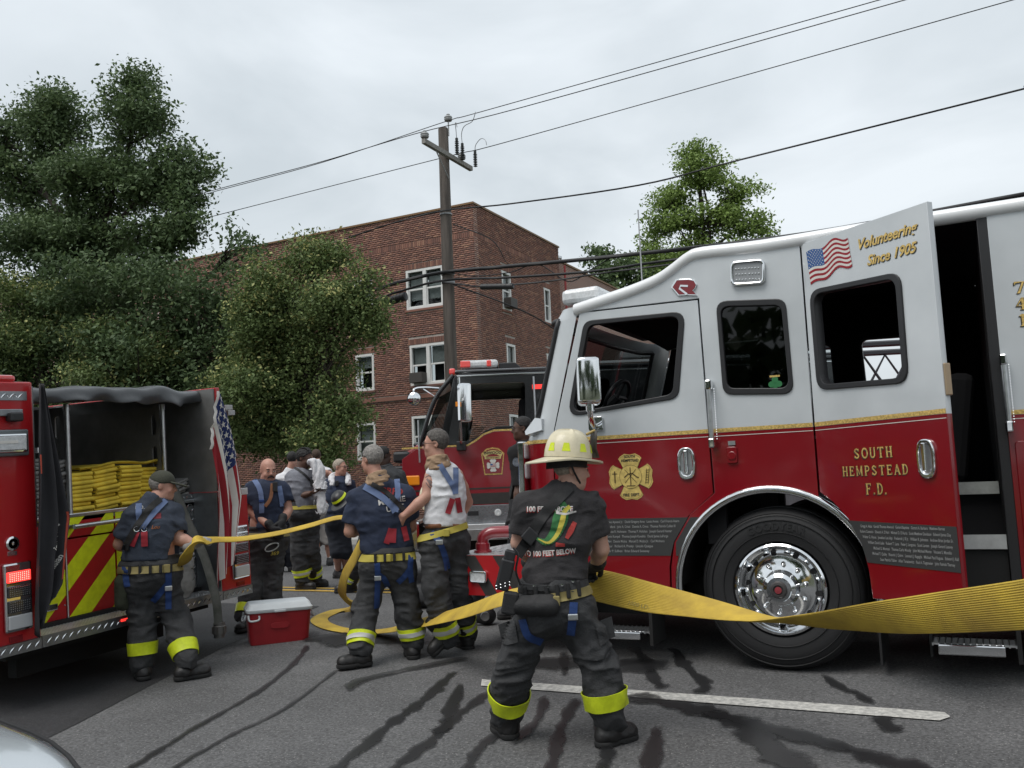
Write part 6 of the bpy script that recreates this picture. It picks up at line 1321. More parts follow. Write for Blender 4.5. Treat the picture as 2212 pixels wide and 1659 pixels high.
bxo('lid_catch', cwhite, CO, ((-.05, -D2-.02, HC-.0), (.05, -D2-.006, HC+.02)), bevel=.004)

# ================================================================ the yellow supply hose carried across the scene
hy = mat('hose jacket', (.60, .42, .05), .75, noise=.35, nscale=3.5, col2=(.36, .24, .04), bump=.25, bscale=160)
HS = thing('supply_hose', 'long flat yellow supply hose carried past the truck wheel and looping on the road', 'fire hose', (-3.2, 5.8, gz(5.8)))
def hrel(p): return (p[0]+3.2, p[1]-5.8, p[2]-gz(5.8))
RH = [((-2.111, 5.020, 0.981), (0, .35, 1), .16), ((-2.001, 5.020, 0.974), (0, .25, 1), .185), ((-1.714, 5.000, 0.920), (0, .7, 1), .185), ((-1.434, 4.950, 0.884), (.0, 1.2, .75), .18), ((-1.167, 4.880, 0.853), (0, 1.2, .25), .175), ((-1.023, 4.820, 0.845), (0, 1.2, -.05), .175), ((-0.788, 4.720, 0.858), (0, 1.15, -.55), .18), ((-0.556, 4.600, 0.893), (0, .9, -.85), .18), ((-0.342, 4.450, 0.935), (0, .6, -1), .18), ((-0.147, 4.280, 0.983), (0, .4, -1), .18), ((0.122, 3.950, 1.065), (0, .3, -1), .185), ((0.366, 3.600, 1.154), (0, .3, -1), .19), ((.8, 2.9, 1.25), (0, .3, -1), .19), ((1.6, 1.6, 1.1), (0, .3, -1), .19)]
LH = [(-2.111, 5.02, .981), (-2.42, 5.10, 0.925), (-2.82, 5.35, 0.845), (-3.463, 5.90, 0.659), (-4.267, 6.50, 0.456), (-4.9, 6.93, 0.305), (-5.30, 7.05, .262), (-5.75, 7.22, .262), (-6.15, 7.55, .275), (-6.28, 7.95, .29), (-6.1, 8.05, .33), (-5.794, 7.50, 0.54), (-5.40, 7.02, 0.77), (-4.99, 6.65, 1.01), (-4.70, 6.42, 1.215), (-4.66, 6.37, 1.30)]
LW = [(0, .5, 1), (-.2, 1, .5), (-.3, 1, .32), (-.3, 1, .28), (-.2, 1, .22), (.2, 1, .12), (.4, 1, .02), (.5, 1, .0), (.8, .8, 0), (1, 0, 0), (.8, -.5, .1), (.75, -.75, .1), (.75, -.75, .1), (.75, -.7, .1), (.75, -.7, .2), (.7, -.6, .4)]
CH = [(-4.66, 6.37, 1.31), (-4.885, 6.30, 1.357), (-5.09, 6.15, 1.302), (-5.271, 5.95, 1.251), (-5.446, 5.70, 1.224), (-5.50, 5.42, 1.238), (-5.47, 5.25, 1.235), (-5.52, 5.2, 1.15), (-5.75, 5.35, 1.05), (-6.1, 5.4, 1.1), (-6.3, 5.5, 1.3)]
ribbon3('hose_length', [hrel(p[0]) for p in RH], [p[1] for p in RH], [p[2] for p in RH], .014, hy, HS, ribs=20, n=10)
ribbon3('hose_length', [hrel(p) for p in LH], LW, .175, .014, hy, HS, ribs=14, n=8)
ribbon3('hose_length', [hrel(p) for p in CH], [(-.65, .76, .22)]*6+[(-.5, .8, .3), (.2, .8, .3), (.3, .9, .3), (0, 1, .2), (0, 1, 0)], .12, .014, hy, HS, ribs=14, n=8)
text('1000 LDH 300', .035, Matrix.Translation(hrel((-1.72, 4.945, .865))) @ Matrix.Rotation(R(11), 4, 'Y') @ face_xz(0, 0, 0) @ Matrix.Rotation(R(-36), 4, 'X'), mat('faded print', (.2, .16, .05), .8), HS)

# ================================================================ silver car in the near corner
carp = mat('silver car paint', (.50, .54, .57), .25, metal=.35, coat=1)
CR = thing('parked_car', 'silver car bonnet in the bottom left corner', 'car', (-4.16, .97, gz(1.0)+.01))
def csec(x):
    w = np.interp(x, [-2.1, -1.7, -1, 0, 1.2, 1.9, 2.15, 2.32], [.72, .84, .9, .92, .91, .86, .76, .55]); zt = np.interp(x, [-2.1, -1.2, -.4, .5, 1.2, 1.8, 2.1, 2.32], [.80, .95, 1.00, 1.02, .99, .92, .84, .66]); return w, zt
rows = []
for x in np.linspace(-2.1, 2.32, 40):
    w, zt = csec(x); half = [(w*.96, .25), (w, .5), (w*.99, .68), (w*.95, zt-.10), (w*.88, zt-.03), (w*.78, zt-.005), (w*.5, zt+.022), (0, zt+.03)]
    rows.append([(x, y, z) for y, z in half]+[(x, -y, z) for y, z in half[::-1][1:]])
cb = MB().grid(rows).build('body', carp, CR, smooth=60); md = cb.modifiers.new('sub', 'SUBSURF'); md.levels = 1; md.render_levels = 2
b = MB(); P = []
for x in np.linspace(.5, 2.2, 20):
    w, zt = csec(x); P.append((x, w*.845, zt-.012))
b.tube(P, .006, 6); b.build('bonnet_gap', blackm, CR)
cabr = []
for x, zt, w in ((-1.7, .95, .75), (-1.2, 1.3, .62), (-.5, 1.46, .58), (.1, 1.42, .60), (.75, 1.03, .72)): cabr.append([(x, -w, .96), (x, -w*.97, zt-.06), (x, -w*.8, zt), (x, w*.8, zt), (x, w*.97, zt-.06), (x, w, .96)])
MB().grid(cabr).build('cabin', mat('dark glass', (.03, .035, .04), .1, coat=1), CR, smooth=50)
for x in (-1.35, 1.45):
    for y, s_ in ((-.9, 1), (.9, -1)):
        b = MB(); b.lathe([(.2, .02*s_), (.31, .0), (.33, .05*s_), (.33, .18*s_), (.2, .2*s_), (.0, .05*s_)], (x, y, .33), 'y', 28); b.build('wheel', rubber, CR, smooth=40)

# ================================================================ gear on the road
MK = thing('air_mask', 'black breathing mask lying on the road behind the yellow hose', 'mask', (-4.30, 7.62, gz(7.62)), (0, 0, .5))
s = SDF((-.22, -.15, -.02), (.2, .15, .26), .008); s.ell((.07, 0, .085), (.095, .08, .085), .02).cone((.08, 0, .15), (.10, 0, .205), .05, .035, .02).cone((-.02, 0, .055), (-.16, .02, .045), .035, .028, .03).cone((-.16, .02, .045), (-.18, .02, .045), .04, .04, .01).half((0, 0, 0), (0, 0, -1)); s.build('shell', blackp, MK); b = MB(); b.lathe([(.045, 0), (.04, -.015), (.03, -.012), (0, -.012)], (.06, -.075, .09), 'y', 16); b.build('valve', mat('grey valve', (.12, .12, .12), .4), MK, smooth=40)
TC = thing('turnout_coat', 'dark turnout coat with a yellow band lying on the road under the truck bumper', 'coat', (-5.2, 8.6, gz(8.6)), (0, 0, .4))
navyb = mat('turnout cloth', (.028, .03, .033), .85, noise=.25, nscale=14, bump=.35, bscale=90)
s = SDF((-.5, -.35, -.03), (.5, .35, .4), .014); s.ell((0, 0, .1), (.38, .26, .14), .05).ell((.2, -.05, .2), (.2, .16, .1), .05).cone((-.2, -.1, .12), (-.42, -.2, .06), .09, .07, .04).wrinkle(.022, 7, (1, 1, 1), 4).half((0, 0, 0), (0, 0, -1)); tcx_ = s.build('cloth', navyb, TC); strap('yellow_band', bvh_of(tcx_), [(-.05, .02), (.06, .14), (.12, .26)], .06, lime, TC)

# ================================================================ people
def skinm(name, c, c2): return mat(name, c, .55, noise=.3, nscale=9, col2=c2, bump=.08, bscale=120)
SK = {'fair': skinm('fair skin', (.54, .33, .25), (.44, .24, .18)), 'ruddy': skinm('ruddy skin', (.50, .28, .205), (.39, .19, .14)), 'brown': skinm('brown skin', (.105, .052, .034), (.07, .034, .022)), 'dark': skinm('dark skin', (.06, .03, .02), (.04, .02, .014))}
eyew = mat('eye white', (.55, .53, .5), .3); eyed = mat('eye dark', (.015, .012, .01), .2)
bunker = mat('bunker trouser cloth', (.036, .037, .039), .88, noise=.3, nscale=16, bump=.4, bscale=110)
navy = mat('navy tee', (.020, .029, .058), .9, noise=.25, nscale=12, bump=.3, bscale=120); navy2 = mat('faded navy tee', (.036, .046, .068), .9, noise=.25, nscale=12, bump=.3, bscale=120)
charc = mat('washed black tee', (.032, .030, .032), .9, noise=.25, nscale=10, bump=.3, bscale=120); heather = mat('heather grey tee', (.17, .175, .20), .9, noise=.2, nscale=14, bump=.3, bscale=120); tankw = mat('white vest', (.66, .66, .68), .85, noise=.1, nscale=10, bump=.25, bscale=90)
teew = mat('white tee', (.6, .6, .62), .9, noise=.1, nscale=10); shortn = mat('navy shorts', (.016, .02, .03), .9, noise=.2); shortg = mat('grey shorts', (.22, .21, .2), .9, noise=.2); sockw = mat('white sock', (.66, .65, .63), .9, noise=.1, bump=.3)
bootm = mat('black boot leather', (.014, .013, .013), .5, noise=.35, nscale=14, bump=.25, bscale=40); shoe = mat('dark trainer', (.03, .03, .032), .7); solem = mat('boot sole', (.012, .012, .012), .85)
webb = mat('blue webbing', (.012, .040, .15), .75, bump=.3, bscale=150); webl = mat('pale blue suspender', (.11, .155, .28), .8, bump=.3, bscale=150); tabr = mat('red tab', (.30, .018, .03), .75); khaki = mat('khaki webbing', (.27, .22, .085), .8, noise=.15, nscale=20); yelweb = mat('yellow webbing', (.42, .35, .06), .8); blackweb = mat('black webbing', (.012, .012, .013), .7, bump=.3, bscale=140); leather = mat('brown leather', (.19, .075, .03), .6)
glovek = mat('black glove', (.013, .013, .014), .75, bump=.3, bscale=60); gloveg = mat('grey glove', (.28, .28, .28), .85, noise=.2); hoodt = mat('tan hood cloth', (.30, .20, .125), .9, noise=.2, nscale=12, bump=.3, bscale=90); towelm = mat('white towel', (.62, .62, .64), .95, noise=.1, nscale=30, bump=.6, bscale=160)
HAIR = {'grey': mat('grey hair', (.24, .225, .21), .8, noise=.5, nscale=60, bump=.5, bscale=180), 'dark': mat('dark hair', (.012, .011, .011), .75, noise=.3, nscale=60, bump=.5, bscale=200), 'salt': mat('salt and pepper hair', (.10, .09, .082), .8, noise=.6, nscale=70, bump=.5, bscale=180), 'fairgrey': mat('fair grey hair', (.36, .31, .25), .8, noise=.4, nscale=60, bump=.5, bscale=180), 'brown': mat('brown hair', (.05, .03, .02), .8, bump=.5, bscale=180)}
V3 = lambda p: np.array(p, float)
def unit(v): v = np.array(v, float); return v/max(np.linalg.norm(v), 1e-9)
def hand(s, wr, d, n, side, curl=.5, g=0.0, spread=1.0):
    """palm and five fingers; d finger direction, n palm side, side: direction of the thumb"""
    d = unit(d); n = unit(n-d*(n@d)); sd = np.cross(d, n)*side; wr = V3(wr)
    for k, o in enumerate((-.030, -.011, .010, .029)):
        a = wr+d*.012+sd*o*.7; kn = wr+d*(.088, .094, .092, .084)[k]+sd*o; s.cone(a, kn, .015+g, .0125+g, .012)
        ln = np.array(((.036, .024, .020), (.042, .028, .022), (.040, .026, .021), (.032, .020, .018))[3-k]); p = kn; ang = curl*.5
        for j in range(3):
            q = p+(d*math.cos(ang)+n*math.sin(ang)+sd*o*spread*1.3)*ln[j]; s.cone(p, q, (.0098, .0090, .0082)[j]+g, (.0090, .0082, .0072)[j]+g, .003); p = q; ang += curl*.95
    p = wr+d*.022+sd*.028; q = p+unit(d*.75+sd*.75+n*.35)*.040; r = q+unit(d*.95+sd*.25+n*.45)*.032; t = r+unit(d*.9+n*.5*curl)*.024
    s.cone(p, q, .0165+g, .0125+g, .012); s.cone(q, r, .0120+g, .0105+g, .003); s.cone(r, t, .0105+g, .008+g, .003)
def headaxes(hd, roll=0):
    f = unit(hd); x = unit(np.cross(f, (0, 0, 1))); u = np.cross(x, f); return np.stack([x, f, u], 1)   # columns right, forward, up
def head_sdf(s, c, Q, sc=.93, ears=True, jaw=1.0, k=.016):
    T = lambda p: V3(c)+Q@(V3(p)*sc)
    E_ = lambda p, r, kk=k, cut=False: s.ell(T(p), np.array(r)*sc, kk, Q, cut)
    E_((0, -.012, .040), (.077, .098, .092)); E_((0, .030, -.02), (.064, .070, .095), .02); E_((0, .050, -.088), (.043*jaw, .042, .034), .025); E_((0, .02, -.065), (.060*jaw, .060, .05), .03)
    s.cone(T((-.034, .083, .030)), T((.034, .083, .030)), .012*sc, .012*sc, .012)
    for x in (-.033, .033): E_((x, .100, .010), (.017, .014, .011), .010, True); E_((x, .085, .010), (.0135, .012, .0115), .004); E_((x*1.35, .066, -.03), (.022, .02, .022), .02)
    s.cone(T((0, .092, .022)), T((0, .112, -.022)), .0085*sc, .0135*sc, .012); E_((-.012, .102, -.026), (.009, .010, .008), .006); E_((.012, .102, -.026), (.009, .010, .008), .006)
    s.cone(T((-.020, .088, -.056)), T((.020, .088, -.056)), .0075*sc, .0075*sc, .006); s.cone(T((-.017, .088, -.067)), T((.017, .088, -.067)), .008*sc, .008*sc, .006); s.cone(T((-.022, .100, -.0615)), T((.022, .100, -.0615)), .003*sc, .003*sc, .003, cut=True)
    if ears:
        for x in (-1, 1): E_((x*.077, -.012, .002), (.011, .020, .033), .006); E_((x*.084, -.006, .004), (.006, .010, .018), .004, True)
    return T
def mkhair(parent, c, Q, sc, m, thick=.007, line=.52, back=-.06, vox=.007, amp=.003, name='hair'):
    s = SDF(V3(c)-.16, V3(c)+.16, vox); T = lambda p: V3(c)+Q@(V3(p)*sc)
    s.ell(T((0, -.014, .042)), (np.array((.077, .098, .092))+thick)*sc, 0, Q); s.wrinkle(amp, 60, (1, 1, 1), 5)
    s.half(T((0, .050, .062)), Q@np.array((0, .80, -.60))); s.half(T((0, -.02, back)), Q@np.array((0, .25, -1)))
    for x in (-1, 1): s.ell(T((x*.085, .004, -.004)), np.array((.03, .026, .040))*sc, 0, Q, True)
    return s.build(name, m, parent, 1)
def boot(parent, an, toe, h=.24, sc=1.0, m=bootm, lift=0.0, name='boot', ankle=None, sole=True):
    """an: ground point under the ankle, toe: ground point toward the toe"""
    an, toe = V3(an), V3(toe); d = unit((toe-an)*np.array((1, 1, 1 if lift else 0))); hl = an-d*.055*sc; tp = an+d*.175*sc
    up_ = np.array((0, 0, 1.)); up_ = unit(up_-d*(up_@d)) if lift else up_
    A = an+unit(V3(ankle)-an)*h if ankle is not None else an+up_*h
    lo = np.minimum(np.minimum(hl, tp), A)-.13; hi = np.maximum(np.maximum(hl, tp), A)+.13; s = SDF(lo, hi, .009); lat = np.cross(d, up_)
    s.cone(hl+up_*.055+d*.01, tp-d*.06+up_*.05, .050*sc, .046*sc, .02).cone(tp-d*.09+up_*.048, tp-d*.035+up_*.048, .046*sc, .046*sc, .03, flat=(lat, 1.12)); s.cone(an+up_*.06-d*.01, A, .058*sc, .062*sc, .03)
    s.wrinkle(.003, 22, (1, 1, 1), 3); s.half(an+up_*.028, -up_)
    o = s.build(name, m, parent)
    if sole:
        s = SDF(lo, hi, .009); s.cone(hl+up_*.02+d*.012, tp-d*.055+up_*.02, .055*sc, .052*sc, .01).cone(tp-d*.1+up_*.02, tp-d*.035+up_*.02, .052*sc, .050*sc, .02, flat=(lat, 1.12)); s.half(an+up_*.036, up_); s.half(an+up_*.001, -up_); s.cone(an+lat*.2+d*.035, an-lat*.2+d*.035, .012, .012, 0, cut=True)
        s.build('sole', solem, o, 0)
    return o
def leg_ring(parent, bv, an_, kn_, h0, h1, m, name='reflective_band', off=.009):
    ax_ = unit(V3(kn_)-V3(an_)); return ring(name, bv, Vector(an_), Vector(ax_), h0, h1, m, parent, off, rmax=.17)
def person(key, label, tf, skin, vox=.008, shirt=None, sleeve=.62, hem=None, trousers=None, legr=(.108, .090, .082), stocky=1.0, hair=None, hd=None, curl=(.6, .6), gl=(None, None), pn=None, thick=1.0, twr=.0095, legcut=None, boots='boot', neckr=.056, jaw=1.0, hs=.93, group=None, wseed=0.0, tshape=(1.5, 1.4), lift=False, hairkw={}, longs=False):
    D = PD[key]; J = {k: V3(v) for k, v in D['J'].items()}; b0 = D['base']
    root = thing('person', label, 'person', b0, (0, 0, D['rz']), group or 'firefighters and helpers on the road')
    tf = unit((*tf, 0)); lat = np.array((tf[1], -tf[0], 0.0)); hdv = unit(hd if hd is not None else J['nose']-J['head']); Q = headaxes(hdv); hc = J['head']
    ch = (J['shL']+J['shR'])/2+np.array((0, 0, -.10)); pel = J['pel']; wst = pel*.78+ch*.22+np.array((0, 0, .06))
    pts = np.array([J[k] for k in ('head', 'shL', 'shR', 'elL', 'elR', 'wrL', 'wrR', 'haL', 'haR', 'pel')])
    s = SDF(pts.min(0)-.2, pts.max(0)+.2, vox)
    s.cone(ch+(0, 0, .02), wst, .10*stocky, .10*stocky, .03, flat=(lat, 1.4)); s.cone(wst, pel, .10*stocky, .11*stocky, .03, flat=(lat, 1.35)); s.cone(J['shL']*.8+ch*.2, J['shR']*.8+ch*.2, .055, .055, .03)
    s.cone(J['neck']-(0, 0, .05), hc-Q@np.array((0, .012, .06)), neckr+.012, neckr, .03); s.cone(J['shL']*.6+J['neck']*.4-(0, 0, .03), J['neck']-(0, 0, .015), .035, .04, .04); s.cone(J['shR']*.6+J['neck']*.4-(0, 0, .03), J['neck']-(0, 0, .015), .035, .04, .04)
    for q in 'LR':
        sh, el, wr = J['sh'+q], J['el'+q], J['wr'+q]; t = thick
        s.cone(sh-(0, 0, .02), sh*.5+el*.5, .054*t, .052*t, .03); s.cone(sh*.5+el*.5, el, .054*t, .044*t, .015); s.cone(el, el*.62+wr*.38, .044*t, .046*t, .015); s.cone(el*.62+wr*.38, wr, .046*t, .030*t, .01)
    T = head_sdf(s, hc, Q, hs, jaw=jaw)
    for i, q in enumerate('LR'):
        if gl[i] is None:
            d = J['ha'+q]-J['wr'+q]; n = V3(pn[i]) if pn else -tf if abs(unit(d)@tf) < .8 else np.array((0, 0, -1.)); hand(s, J['wr'+q], d, n, 1 if q == 'L' else -1, curl[i])
    body = s.build('body', SK[skin], root, 1)
    for i, q in enumerate('LR'):
        if gl[i] is not None:
            wr = J['wr'+q]; d = J['ha'+q]-wr; s = SDF(np.minimum(wr, J['ha'+q])-.2, np.maximum(wr, J['ha'+q])+.2, vox); n = V3(pn[i]) if pn else np.array((0, 0, -1.)); hand(s, wr, d, n, 1 if q == 'L' else -1, curl[i], .005); s.cone(wr-unit(d)*.055, wr+unit(d)*.02, .044, .036, .02); s.wrinkle(.002, 25, (1, 1, 1), 2); s.build('glove', gl[i], root)
    for x in (-.033, .033):
        b = MB(); c = T((x, .0935, .010)); e = MB(); pr = [(0, -.004), (.0045, -.003), (.006, 0)]
        m3 = Matrix([list(Q[0]), list(Q[1]), list(Q[2])]); 
        b.add([tuple(Vector(c)+m3 @ Vector((.0115*math.cos(a), .004-.003*abs(math.cos(a)), .0048*math.sin(a)))) for a in np.linspace(0, 2*math.pi, 15)[:-1]], [tuple(range(14))]); ew = b.build('eye', eyew, root)
        b = MB(); b.add([tuple(Vector(c)+m3 @ Vector((.0050*math.cos(a), .0058, .0046*math.sin(a)))) for a in np.linspace(0, 2*math.pi, 13)[:-1]], [tuple(range(12))]); b.build('iris', eyed, ew)
        b = MB(); b.tube([tuple(T((x-.018, .091, .029))), tuple(T((x, .097, .033))), tuple(T((x+.018, .091, .029)))], .0042, 5); b.build('eyebrow', HAIR.get(hair if hair in HAIR else 'brown', HAIR['brown']), root)
    if hair in HAIR: mkhair(root, hc, Q, hs, HAIR[hair], **hairkw)
    out_ = {'root': root, 'J': J, 'S': D['S'], 'body': body, 'Q': Q, 'T': T, 'hc': hc, 'lat': lat, 'tf': tf}
    if shirt:
        sv = vox*1.0; pts = np.array([J[k] for k in ('shL', 'shR', 'elL', 'elR', 'pel', 'neck')]); s = SDF(pts.min(0)-.27, pts.max(0)+.2, sv); a, c = tshape
        s.cone(ch+(0, 0, .045), ch-(0, 0, .10), .118*stocky, .124*stocky, .04, flat=(lat, a)); s.cone(ch-(0, 0, .06), wst, .124*stocky, .124*stocky, .05, flat=(lat, c)); s.cone(wst, pel+(0, 0, .02), .124*stocky, .128*stocky, .04, flat=(lat, c))
        so = np.array((0, 0, .022)); fq = .84 if sleeve > 0 else .5; s.cone(J['shL']*fq+ch*(1-fq)-so, J['shR']*fq+ch*(1-fq)-so, .058, .058, .05); fs = 1.0 if sleeve > 0 else .62; s.cone(J['neck']-(0, 0, .045), J['neck']*(1-fs)+(J['shL']-so)*fs, .062, .058*fs**.6, .05); s.cone(J['neck']-(0, 0, .045), J['neck']*(1-fs)+(J['shR']-so)*fs, .062, .058*fs**.6, .05); s.cone(J['neck']-(0, 0, .07), J['neck']-(0, 0, .012), .085, .066, .05)
        for q in 'LR':
            sh, el = J['sh'+q], J['el'+q]
            if sleeve > 0: s.cone(sh-so, sh*(1-sleeve)+el*sleeve, .062*thick, (.070 if not longs else .062)*thick, .04)
            if longs: s.cone(el, J['wr'+q], .058, .046, .02)
        s.wrinkle(.0085, 7, (1, 1, 1.5), wseed+1.3, 3)
        if sleeve > 0 and not longs:
            for q in 'LR':      # cut the sleeve square
                sh, el = J['sh'+q], J['el'+q]; d = unit(el-sh); p = sh+d*np.linalg.norm(el-sh)*sleeve*1.02; s.cone(p+d*.055, p+d*.20, .052, .055, 0, cut=True); s.cone(p+d*.10, p+d*.35, .10, .12, 0, cut=True)
        s.half(pel+(0, 0, hem if hem is not None else .0), (0, 0, -1)); nu = unit(hc-J['neck']); sl_ = sleeve == 0; s.cone(J['neck']-nu*.01, J['neck']+nu*.25, neckr+.028, neckr+.06, .0, cut=True) if sl_ else s.cone(J['neck']+nu*.045, J['neck']+nu*.25, neckr+.006, neckr+.03, .0, cut=True)
        out_['shirt'] = s.build('shirt', shirt, root, 1)
    if trousers:
        pts = np.array([J[k] for k in ('pel', 'hipL', 'hipR', 'knL', 'knR', 'anL', 'anR')]); s = SDF(pts.min(0)-.26, pts.max(0)+.30, vox*1.15); r1, r2, r3 = legr
        s.cone(pel+(0, 0, .10), pel, .122*stocky, .138*stocky, .05, flat=(lat, 1.36)); s.cone(J['hipL']*.9+J['hipR']*.1, J['hipR']*.9+J['hipL']*.1, r1*1.12, r1*1.12, .05)
        for q in 'LR':
            hip, kn, an = J['hip'+q], J['kn'+q], J['an'+q]; A = an+(0, 0, .13) if not (lift and q == 'L') else an
            if legcut: A = kn+(A-kn)*legcut; 
            s.cone(hip, kn, r1, r2, .04); s.cone(kn, A, r2, r3, .03)
            if not legcut: s.cone(kn+(A-kn)*.25, kn+(A-kn)*.55, r2*1.06, r2*1.04, .03)
        s.wrinkle(.0135 if not legcut else .007, 6.5, (.9, .9, 2.1), wseed+4.1, 3); s.half(pel+(0, 0, .135), (0, 0, 1))
        for q in 'LR':
            hip, kn, an = J['hip'+q], J['kn'+q], J['an'+q]; A = an+(0, 0, .09) if not (lift and q == 'L') else an; A = kn+(A-kn)*legcut if legcut else A; d = unit(A-kn); s.cone(A+d*.06, A+d*.3, r3*.82, r3*.82, 0, cut=True)
            s.cone(A+d*.13, A+d*.4, r3*1.3, r3*1.3, 0, cut=True)
        out_['trousers'] = s.build('trousers' if not legcut else 'shorts', trousers, root, 1); out_['tb'] = bvh_of(out_['trousers'])
    if legcut:      # bare shins and socks
        for q in 'LR':
            kn, an = J['kn'+q], J['an'+q]+(0, 0, .09); s = SDF(np.minimum(kn, an)-.12, np.maximum(kn, an)+.12, vox); s.cone(J['kn'+q]+(0, 0, .12), kn, .062, .052, .02).cone(kn, kn*.6+an*.4, .052, .056, .02).cone(kn*.6+an*.4, an, .056, .036, .02); s.build('lower_leg', SK[skin], root)
            s = SDF(an-.12, an+.22, vox); s.cone(an+(0, 0, .11), an-(0, 0, .02), .050, .043, .01); s.wrinkle(.003, 14, (1, 1, 3), 2); s.build('sock', sockw, root)
    for q in 'LR':
        if boots == 'boot': boot(root, J['an'+q], J['toe'+q], ankle=J['kn'+q]) if not (lift and q == 'L') else boot(root, J['an'+q]-np.array((0, 0, .0)), J['toe'+q], lift=1, h=.2)
        else: boot(root, J['an'+q], J['toe'+q], h=.10, sc=.92, m=boots, name='shoe')
    if 'shirt' in out_: out_['sb'] = bvh_of(out_['shirt'])
    return out_
def glasses(o, frame=blackp, sun=False):
    T = o['T']; b = MB()
    for x in (-.034, .034): b.tube([tuple(T((x+.021*math.cos(a), .108-.004*abs(math.cos(a)), .008+.015*math.sin(a)))) for a in np.linspace(0, 2*math.pi, 17)[:-1]], .0022, 5, close=True)
    b.tube([tuple(T((-.013, .110, .010))), tuple(T((.013, .110, .010)))], .0022, 5)
    for x in (-1, 1): b.tube([tuple(T((x*.055, .104, .012))), tuple(T((x*.076, .06, .014))), tuple(T((x*.080, -.01, .012)))], .0025, 5)
    g = b.build('glasses', frame, o['root'])
    if sun:
        for x in (-.034, .034): b = MB(); b.add([tuple(T((x+.021*math.cos(a), .108, .008+.016*math.sin(a)))) for a in np.linspace(0, 2*math.pi, 13)[:-1]], [tuple(range(12))]); b.build('lens', eyed, g)
def beltring(o, dz=.06, w=.045, m=khaki, name='belt', off=.008):
    J = o['J']; return ring(name, o['tb'], J['pel']+np.array((0, 0, dz)), (0, 0, 1), -w/2, w/2, m, o['root'], off, n=48, rmax=.32)
def block(o, name, m, x, z, w, h, d=.03, bvk='tb', bevel=.006, rot=0, off=0):
    loc, nr = cast(o[bvk], (x, -3, z), (0, 1, 0)); y = (loc.y if loc is not None else -.15)
    b = MB(); b.obox((x, y-d/2+.004-off, z), (w, d, h), Matrix.Rotation(rot, 3, 'Y')); return b.build(name, m, o['root'], bevel=bevel)
def xz(o, k, i=None): return o['S'][k] if i is None else o['S'][k][i]
def collar(o, m, name='neck_hood', r=.066, h=.05, vox=.008, tilt=.02, big=1.0):
    c = o['J']['neck']; hc = o['hc']; u = unit(hc-c); c = c-np.array((0, 0, .02)); s = SDF(c-.2, c+.25, vox); s.cone(c-u*.02, c+u*h, r*1.05*big, r*.98, .03); s.cone(c+np.array((0, 0, -.025)), c+np.array((0, 0, .0)), r*1.35*big, r*1.15*big, .04); s.wrinkle(.009, 13, (1, 1, 2.2), 3.3, 3); s.half(c+u*(h+.01), u); return s.build(name, m, o['root'])
PD = {}
PD['chief'] = dict(base=(-2.135, 4.609, 0.161), rz=0.4338, J={'head': (0.136, 0.02, 1.489), 'neck': (0.08, -0.02, 1.389), 'shL': (-0.116, -0.0, 1.329), 'shR': (0.242, 0.02, 1.32), 'elL': (-0.172, 0.05, 1.098), 'wrL': (-0.084, 0.3, 0.948), 'haL': (0.01, 0.36, 0.903), 'elR': (0.287, 0.05, 1.047), 'wrR': (0.257, 0.22, 0.943), 'haR': (0.224, 0.3, 0.907), 'pel': (0.007, 0.0, 0.773), 'hipL': (-0.091, -0.0, 0.711), 'hipR': (0.121, 0.0, 0.703), 'knL': (-0.223, 0.06, 0.419), 'knR': (0.247, 0.0, 0.416), 'nose': (0.218, 0.02, 1.444), 'anL': (-0.286, 0.235, 0.003), 'anR': (0.282, 0.011, 0.005), 'toeL': (-0.344, 0.225, 0.002), 'toeR': (0.316, -0.044, 0.003)},
    S={'hem': [(-0.18, 0.909), (0.005, 0.875), (0.205, 0.927)], 'sling': [(0.128, 1.405), (0.048, 1.331), (-0.033, 1.247), (-0.104, 1.141), (-0.157, 1.067), (-0.18, 1.035)], 'txt1': [(0.007, 1.284)], 'txt2': [(-0.003, 1.05)], 'liz': [(0.033, 1.255), (0.086, 1.21), (-0.018, 1.083), (-0.083, 1.118), (0.059, 1.091)], 'belt': [(-0.14, 0.806), (0.024, 0.8), (0.156, 0.817)], 'leg1': [(0.116, 0.788), (0.107, 0.713), (0.091, 0.608)], 'leg2': [(-0.166, 0.701), (-0.137, 0.615), (-0.063, 0.565)], 'radio': [(-0.246, 0.947)], 'bandL': [(-0.258, 0.271), (-0.263, 0.143)], 'bandR': [(0.289, 0.233), (0.284, 0.127)], 'pouch': [(-0.205, 0.811), (0.013, 0.803), (0.008, 0.708), (-0.197, 0.725)]})
